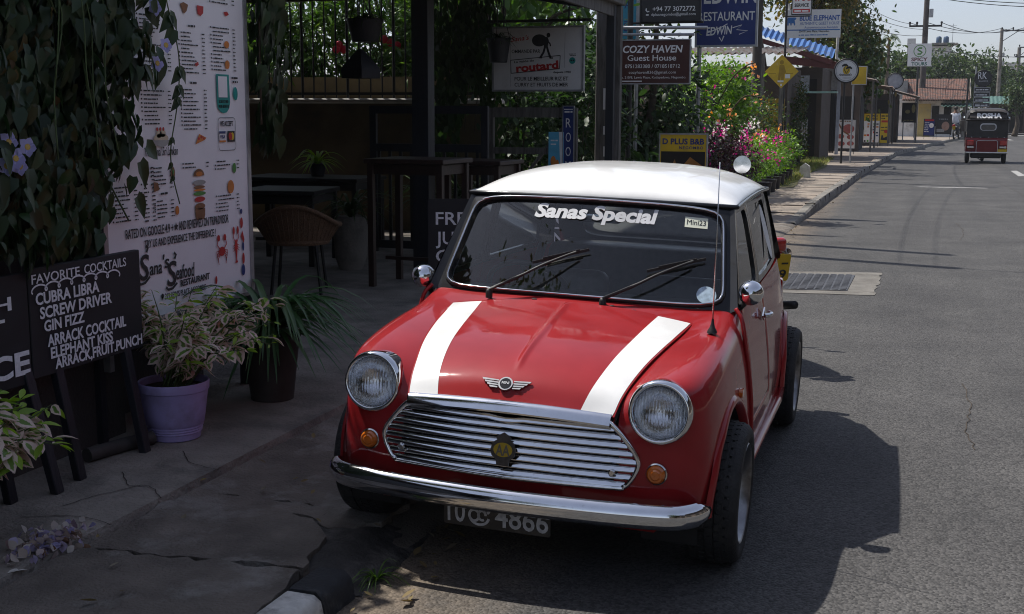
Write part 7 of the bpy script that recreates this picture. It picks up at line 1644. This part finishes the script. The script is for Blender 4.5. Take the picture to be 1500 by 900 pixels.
def bike(name, label, loc, rz, red, plate, mirror_face=True):
    t = thing(name, label, 'motorcycle', loc, rz)   # rides towards +y, tail at y = 0
    q = MB(); q.tube(crom([(0, .05, .72), (0, .25, .66), (0, .6, .60), (0, .85, .66), (0, 1.10, .82)], 5), [.05, .06, .07, .08, .09, .10, .11, .12, .12, .13, .13, .13, .13, .13, .13, .12, .11, .10, .09, .08, .06], 12); q.build('body', red, t, 180)
    q = MB(); q.tube(crom([(0, .10, .79), (0, .35, .78), (0, .62, .76), (0, .80, .80)], 4), [.06, .09, .10, .11, .12, .125, .13, .13, .125, .12, .10, .08, .05], 12); q.build('seat', C_SEAT, t, 180)
    for y in (.18, 1.38):
        Mv = frame((0, y, .29), (0, 1, 0), (0, 0, 1)); q = MB(); q.lathe([(.20, -.035), (.25, -.045), (.285, -.03), (.29, 0), (.285, .03), (.25, .045), (.20, .035)], 32, Mv); w = q.build('wheel', C_TYRE, t, 40); q = MB(); q.lathe([(.205, -.03), (.205, .03)], 28, Mv); q.lathe([(.001, .05), (.04, .05), (.04, -.05), (.001, -.05)], 14, Mv)
        for k in range(6): a = 2 * PI * k / 6; q.tube([Mv @ Vector((.03 * math.cos(a), .03 * math.sin(a), 0)), Mv @ Vector((.205 * math.cos(a), .205 * math.sin(a), 0))], .010, 5)
        q.build('rim', C_ALLOY, w, 40)
    q = MB()
    for s_ in (1, -1): q.tube([(s_ * .07, 1.38, .29), (s_ * .07, 1.12, .98)], .022, 8); q.tube([(s_ * .09, .18, .29), (s_ * .10, .36, .66)], .025, 8)
    q.tube(crom([(-.34, 1.0, 1.02), (-.18, 1.08, 1.03), (0, 1.12, .99), (.18, 1.08, 1.03), (.34, 1.0, 1.02)], 4), .014, 7); q.box((0, .75, .38), (.24, .34, .26), bev=.03); q.build('frame', M_IRON, t, 60)
    q = MB(); q.lathe([(.001, .10), (.075, .07), (.085, 0), (.075, -.02), (.001, -.02)], 18, frame((0, 1.2, .94), (-1, 0, 0), (0, 0, 1))); q.build('headlight', C_DULLCHROME, t, 50)
    q = MB(); q.box((0, -.02, .76), (.15, .10, .09), bev=.025, seg=2); q.build('tail_light', C_REDL, t, 50)
    Mp = frame((.01, -.075, .625), (1, 0, 0), (0, -.2, 1)); q = MB(); q.prism(rrect(.15, .17, .015), Mp, .005); q.beam((0, .0, .74), (0, -.06, .66), .05, .02); pl_ = q.build('number_plate', M_YEL, t); q = MB()
    if plate: txt(q, plate[0], Mp, .01, .010, h=.055, w=.10, bold=.02, z=.007); txt(q, plate[1], Mp, .03, -.068, h=.055, w=.05, bold=.02, z=.007); q.build('plate_lettering', M_INK, pl_)
    for s_ in (1, -1):
        q = MB(); q.lathe([(.001, .05), (.035, .04), (.04, .0), (.001, -.01)], 14, frame((s_ * .10, .02, .70), (1, 0, 0), (0, 0, 1))); q.tube([(0, .03, .70), (s_ * .09, .03, .70)], .01, 5); q.build('indicator', C_AMBER if s_ < 0 else C_CHROME, t, 50)
        if s_ < 0: continue
        Mm = frame((s_ * .31, .93, 1.20), (.80, -.6, 0), (0, .06, 1)); q = MB(); q.lathe([(.001, -.03), (.045, -.02), (.062, 0), (.060, .006)], 24, Mm); q.tube(crom([(s_ * .27, 1.04, 1.03), (s_ * .28, 1.0, 1.10), (s_ * .31, .96, 1.17)], 3), .007, 6); m_ = q.build('mirror', M_IRON, t, 50); q = MB(); q.lathe([(.060, .004), (.001, .0045)], 24, Mm); q.build('mirror_glass', C_CHROME, m_)
    q = MB(); q.tube(crom([(.14, .95, .32), (.17, .5, .30), (.17, -.02, .38)], 5), [.016, .016, .018, .02, .024, .026, .028, .028, .028, .028, .026], 10); q.build('exhaust', C_RUB, t, 180)
    return t
bike('motorcycle', 'red motorcycle with a yellow plate parked just beyond the red car', (.46, 3.34, .02), R(37), C_RED, ('1-', '9'))
bike('motorcycle', 'dark motorcycle carrying a rider in a white shirt far along the pavement', (3.30, 66.6, .12), R(-14), M_IRON, None)
# rider, one continuous skinned figure
def figure(name, label, J, E, Rr, skin, cloth):
    me = bpy.data.meshes.new(name); me.from_pydata([Vector(j) for j in J], E, []); o = bpy.data.objects.new(name, me); COL.objects.link(o)
    sk_ = o.modifiers.new('skin', 'SKIN'); me.skin_vertices[0].data
    for i, r in enumerate(Rr): me.skin_vertices[0].data[i].radius = (r, r)
    me.skin_vertices[0].data[0].use_root = True
    o.modifiers.new('sub', 'SUBSURF').levels = 2; o.modifiers['sub'].render_levels = 2; bpy.context.view_layer.update()
    fin = bpy.data.meshes.new_from_object(o.evaluated_get(bpy.context.evaluated_depsgraph_get())); bpy.data.objects.remove(o)
    fin.materials.clear()
    for m in (skin, cloth[0], cloth[1]): fin.materials.append(m)
    zs = (J[0][2]); neck = J[2][2]
    for p in fin.polygons:
        z = p.center.z; x = abs(p.center.x - J[0][0]); p.material_index = 0 if z > neck else (2 if z < zs + .04 else (1 if x < .30 else 0)); p.use_smooth = True
    fin.name = name; return tag(link(name, fin), label, 'person')
fx, fy, fz = 3.36, 67.05, .12
J = [(fx, fy, fz + .88), (fx, fy + .03, fz + 1.15), (fx, fy + .06, fz + 1.40), (fx, fy + .07, fz + 1.50), (fx, fy + .08, fz + 1.62), (fx, fy + .08, fz + 1.70),
     (fx - .19, fy + .05, fz + 1.36), (fx - .26, fy + .18, fz + 1.12), (fx - .25, fy + .46, fz + 1.06), (fx + .19, fy + .05, fz + 1.36), (fx + .26, fy + .18, fz + 1.12), (fx + .27, fy + .46, fz + 1.06),
     (fx - .12, fy + .04, fz + .86), (fx - .20, fy + .42, fz + .72), (fx - .20, fy + .30, fz + .30), (fx - .20, fy + .42, fz + .24), (fx + .12, fy + .04, fz + .86), (fx + .20, fy + .42, fz + .72), (fx + .20, fy + .30, fz + .30), (fx + .20, fy + .42, fz + .24)]
E_ = [(0, 1), (1, 2), (2, 3), (3, 4), (4, 5), (2, 6), (6, 7), (7, 8), (2, 9), (9, 10), (10, 11), (0, 12), (12, 13), (13, 14), (14, 15), (0, 16), (16, 17), (17, 18), (18, 19)]
Rr = [.15, .15, .12, .055, .10, .08, .075, .055, .04, .075, .055, .04, .10, .075, .05, .04, .10, .075, .05, .04]
ps = figure('person', 'rider in a white shirt sitting on a dark motorcycle far along the pavement', J, E_, Rr, mat('brown_skin', (.18, .09, .055), .6), (mat('white_shirt', (.68, .70, .74), .8), mat('blue_jeans', (.04, .06, .11), .8)))
b = MB(); b.ball((fx, fy + .06, fz + 1.68), .112, 3, (.95, 1, .95)); b.build('hair', mat('dark_hair', (.015, .012, .010), .6), ps, 180)
# ================================================================ HUMID AIR
b = MB(); b.box((5, 70, 9), (120, 200, 20.2)); hz_o = b.build('haze', None); stuff(hz_o)
hm_ = bpy.data.materials.new('haze'); hm_.use_nodes = True; t_ = hm_.node_tree; t_.nodes.clear()
v_ = t_.nodes.new('ShaderNodeVolumePrincipled'); v_.inputs['Density'].default_value = .00035; v_.inputs['Color'].default_value = (.85, .9, .96, 1); v_.inputs['Anisotropy'].default_value = .3
o_ = t_.nodes.new('ShaderNodeOutputMaterial'); t_.links.new(v_.outputs[0], o_.inputs['Volume']); hz_o.data.materials.append(hm_)
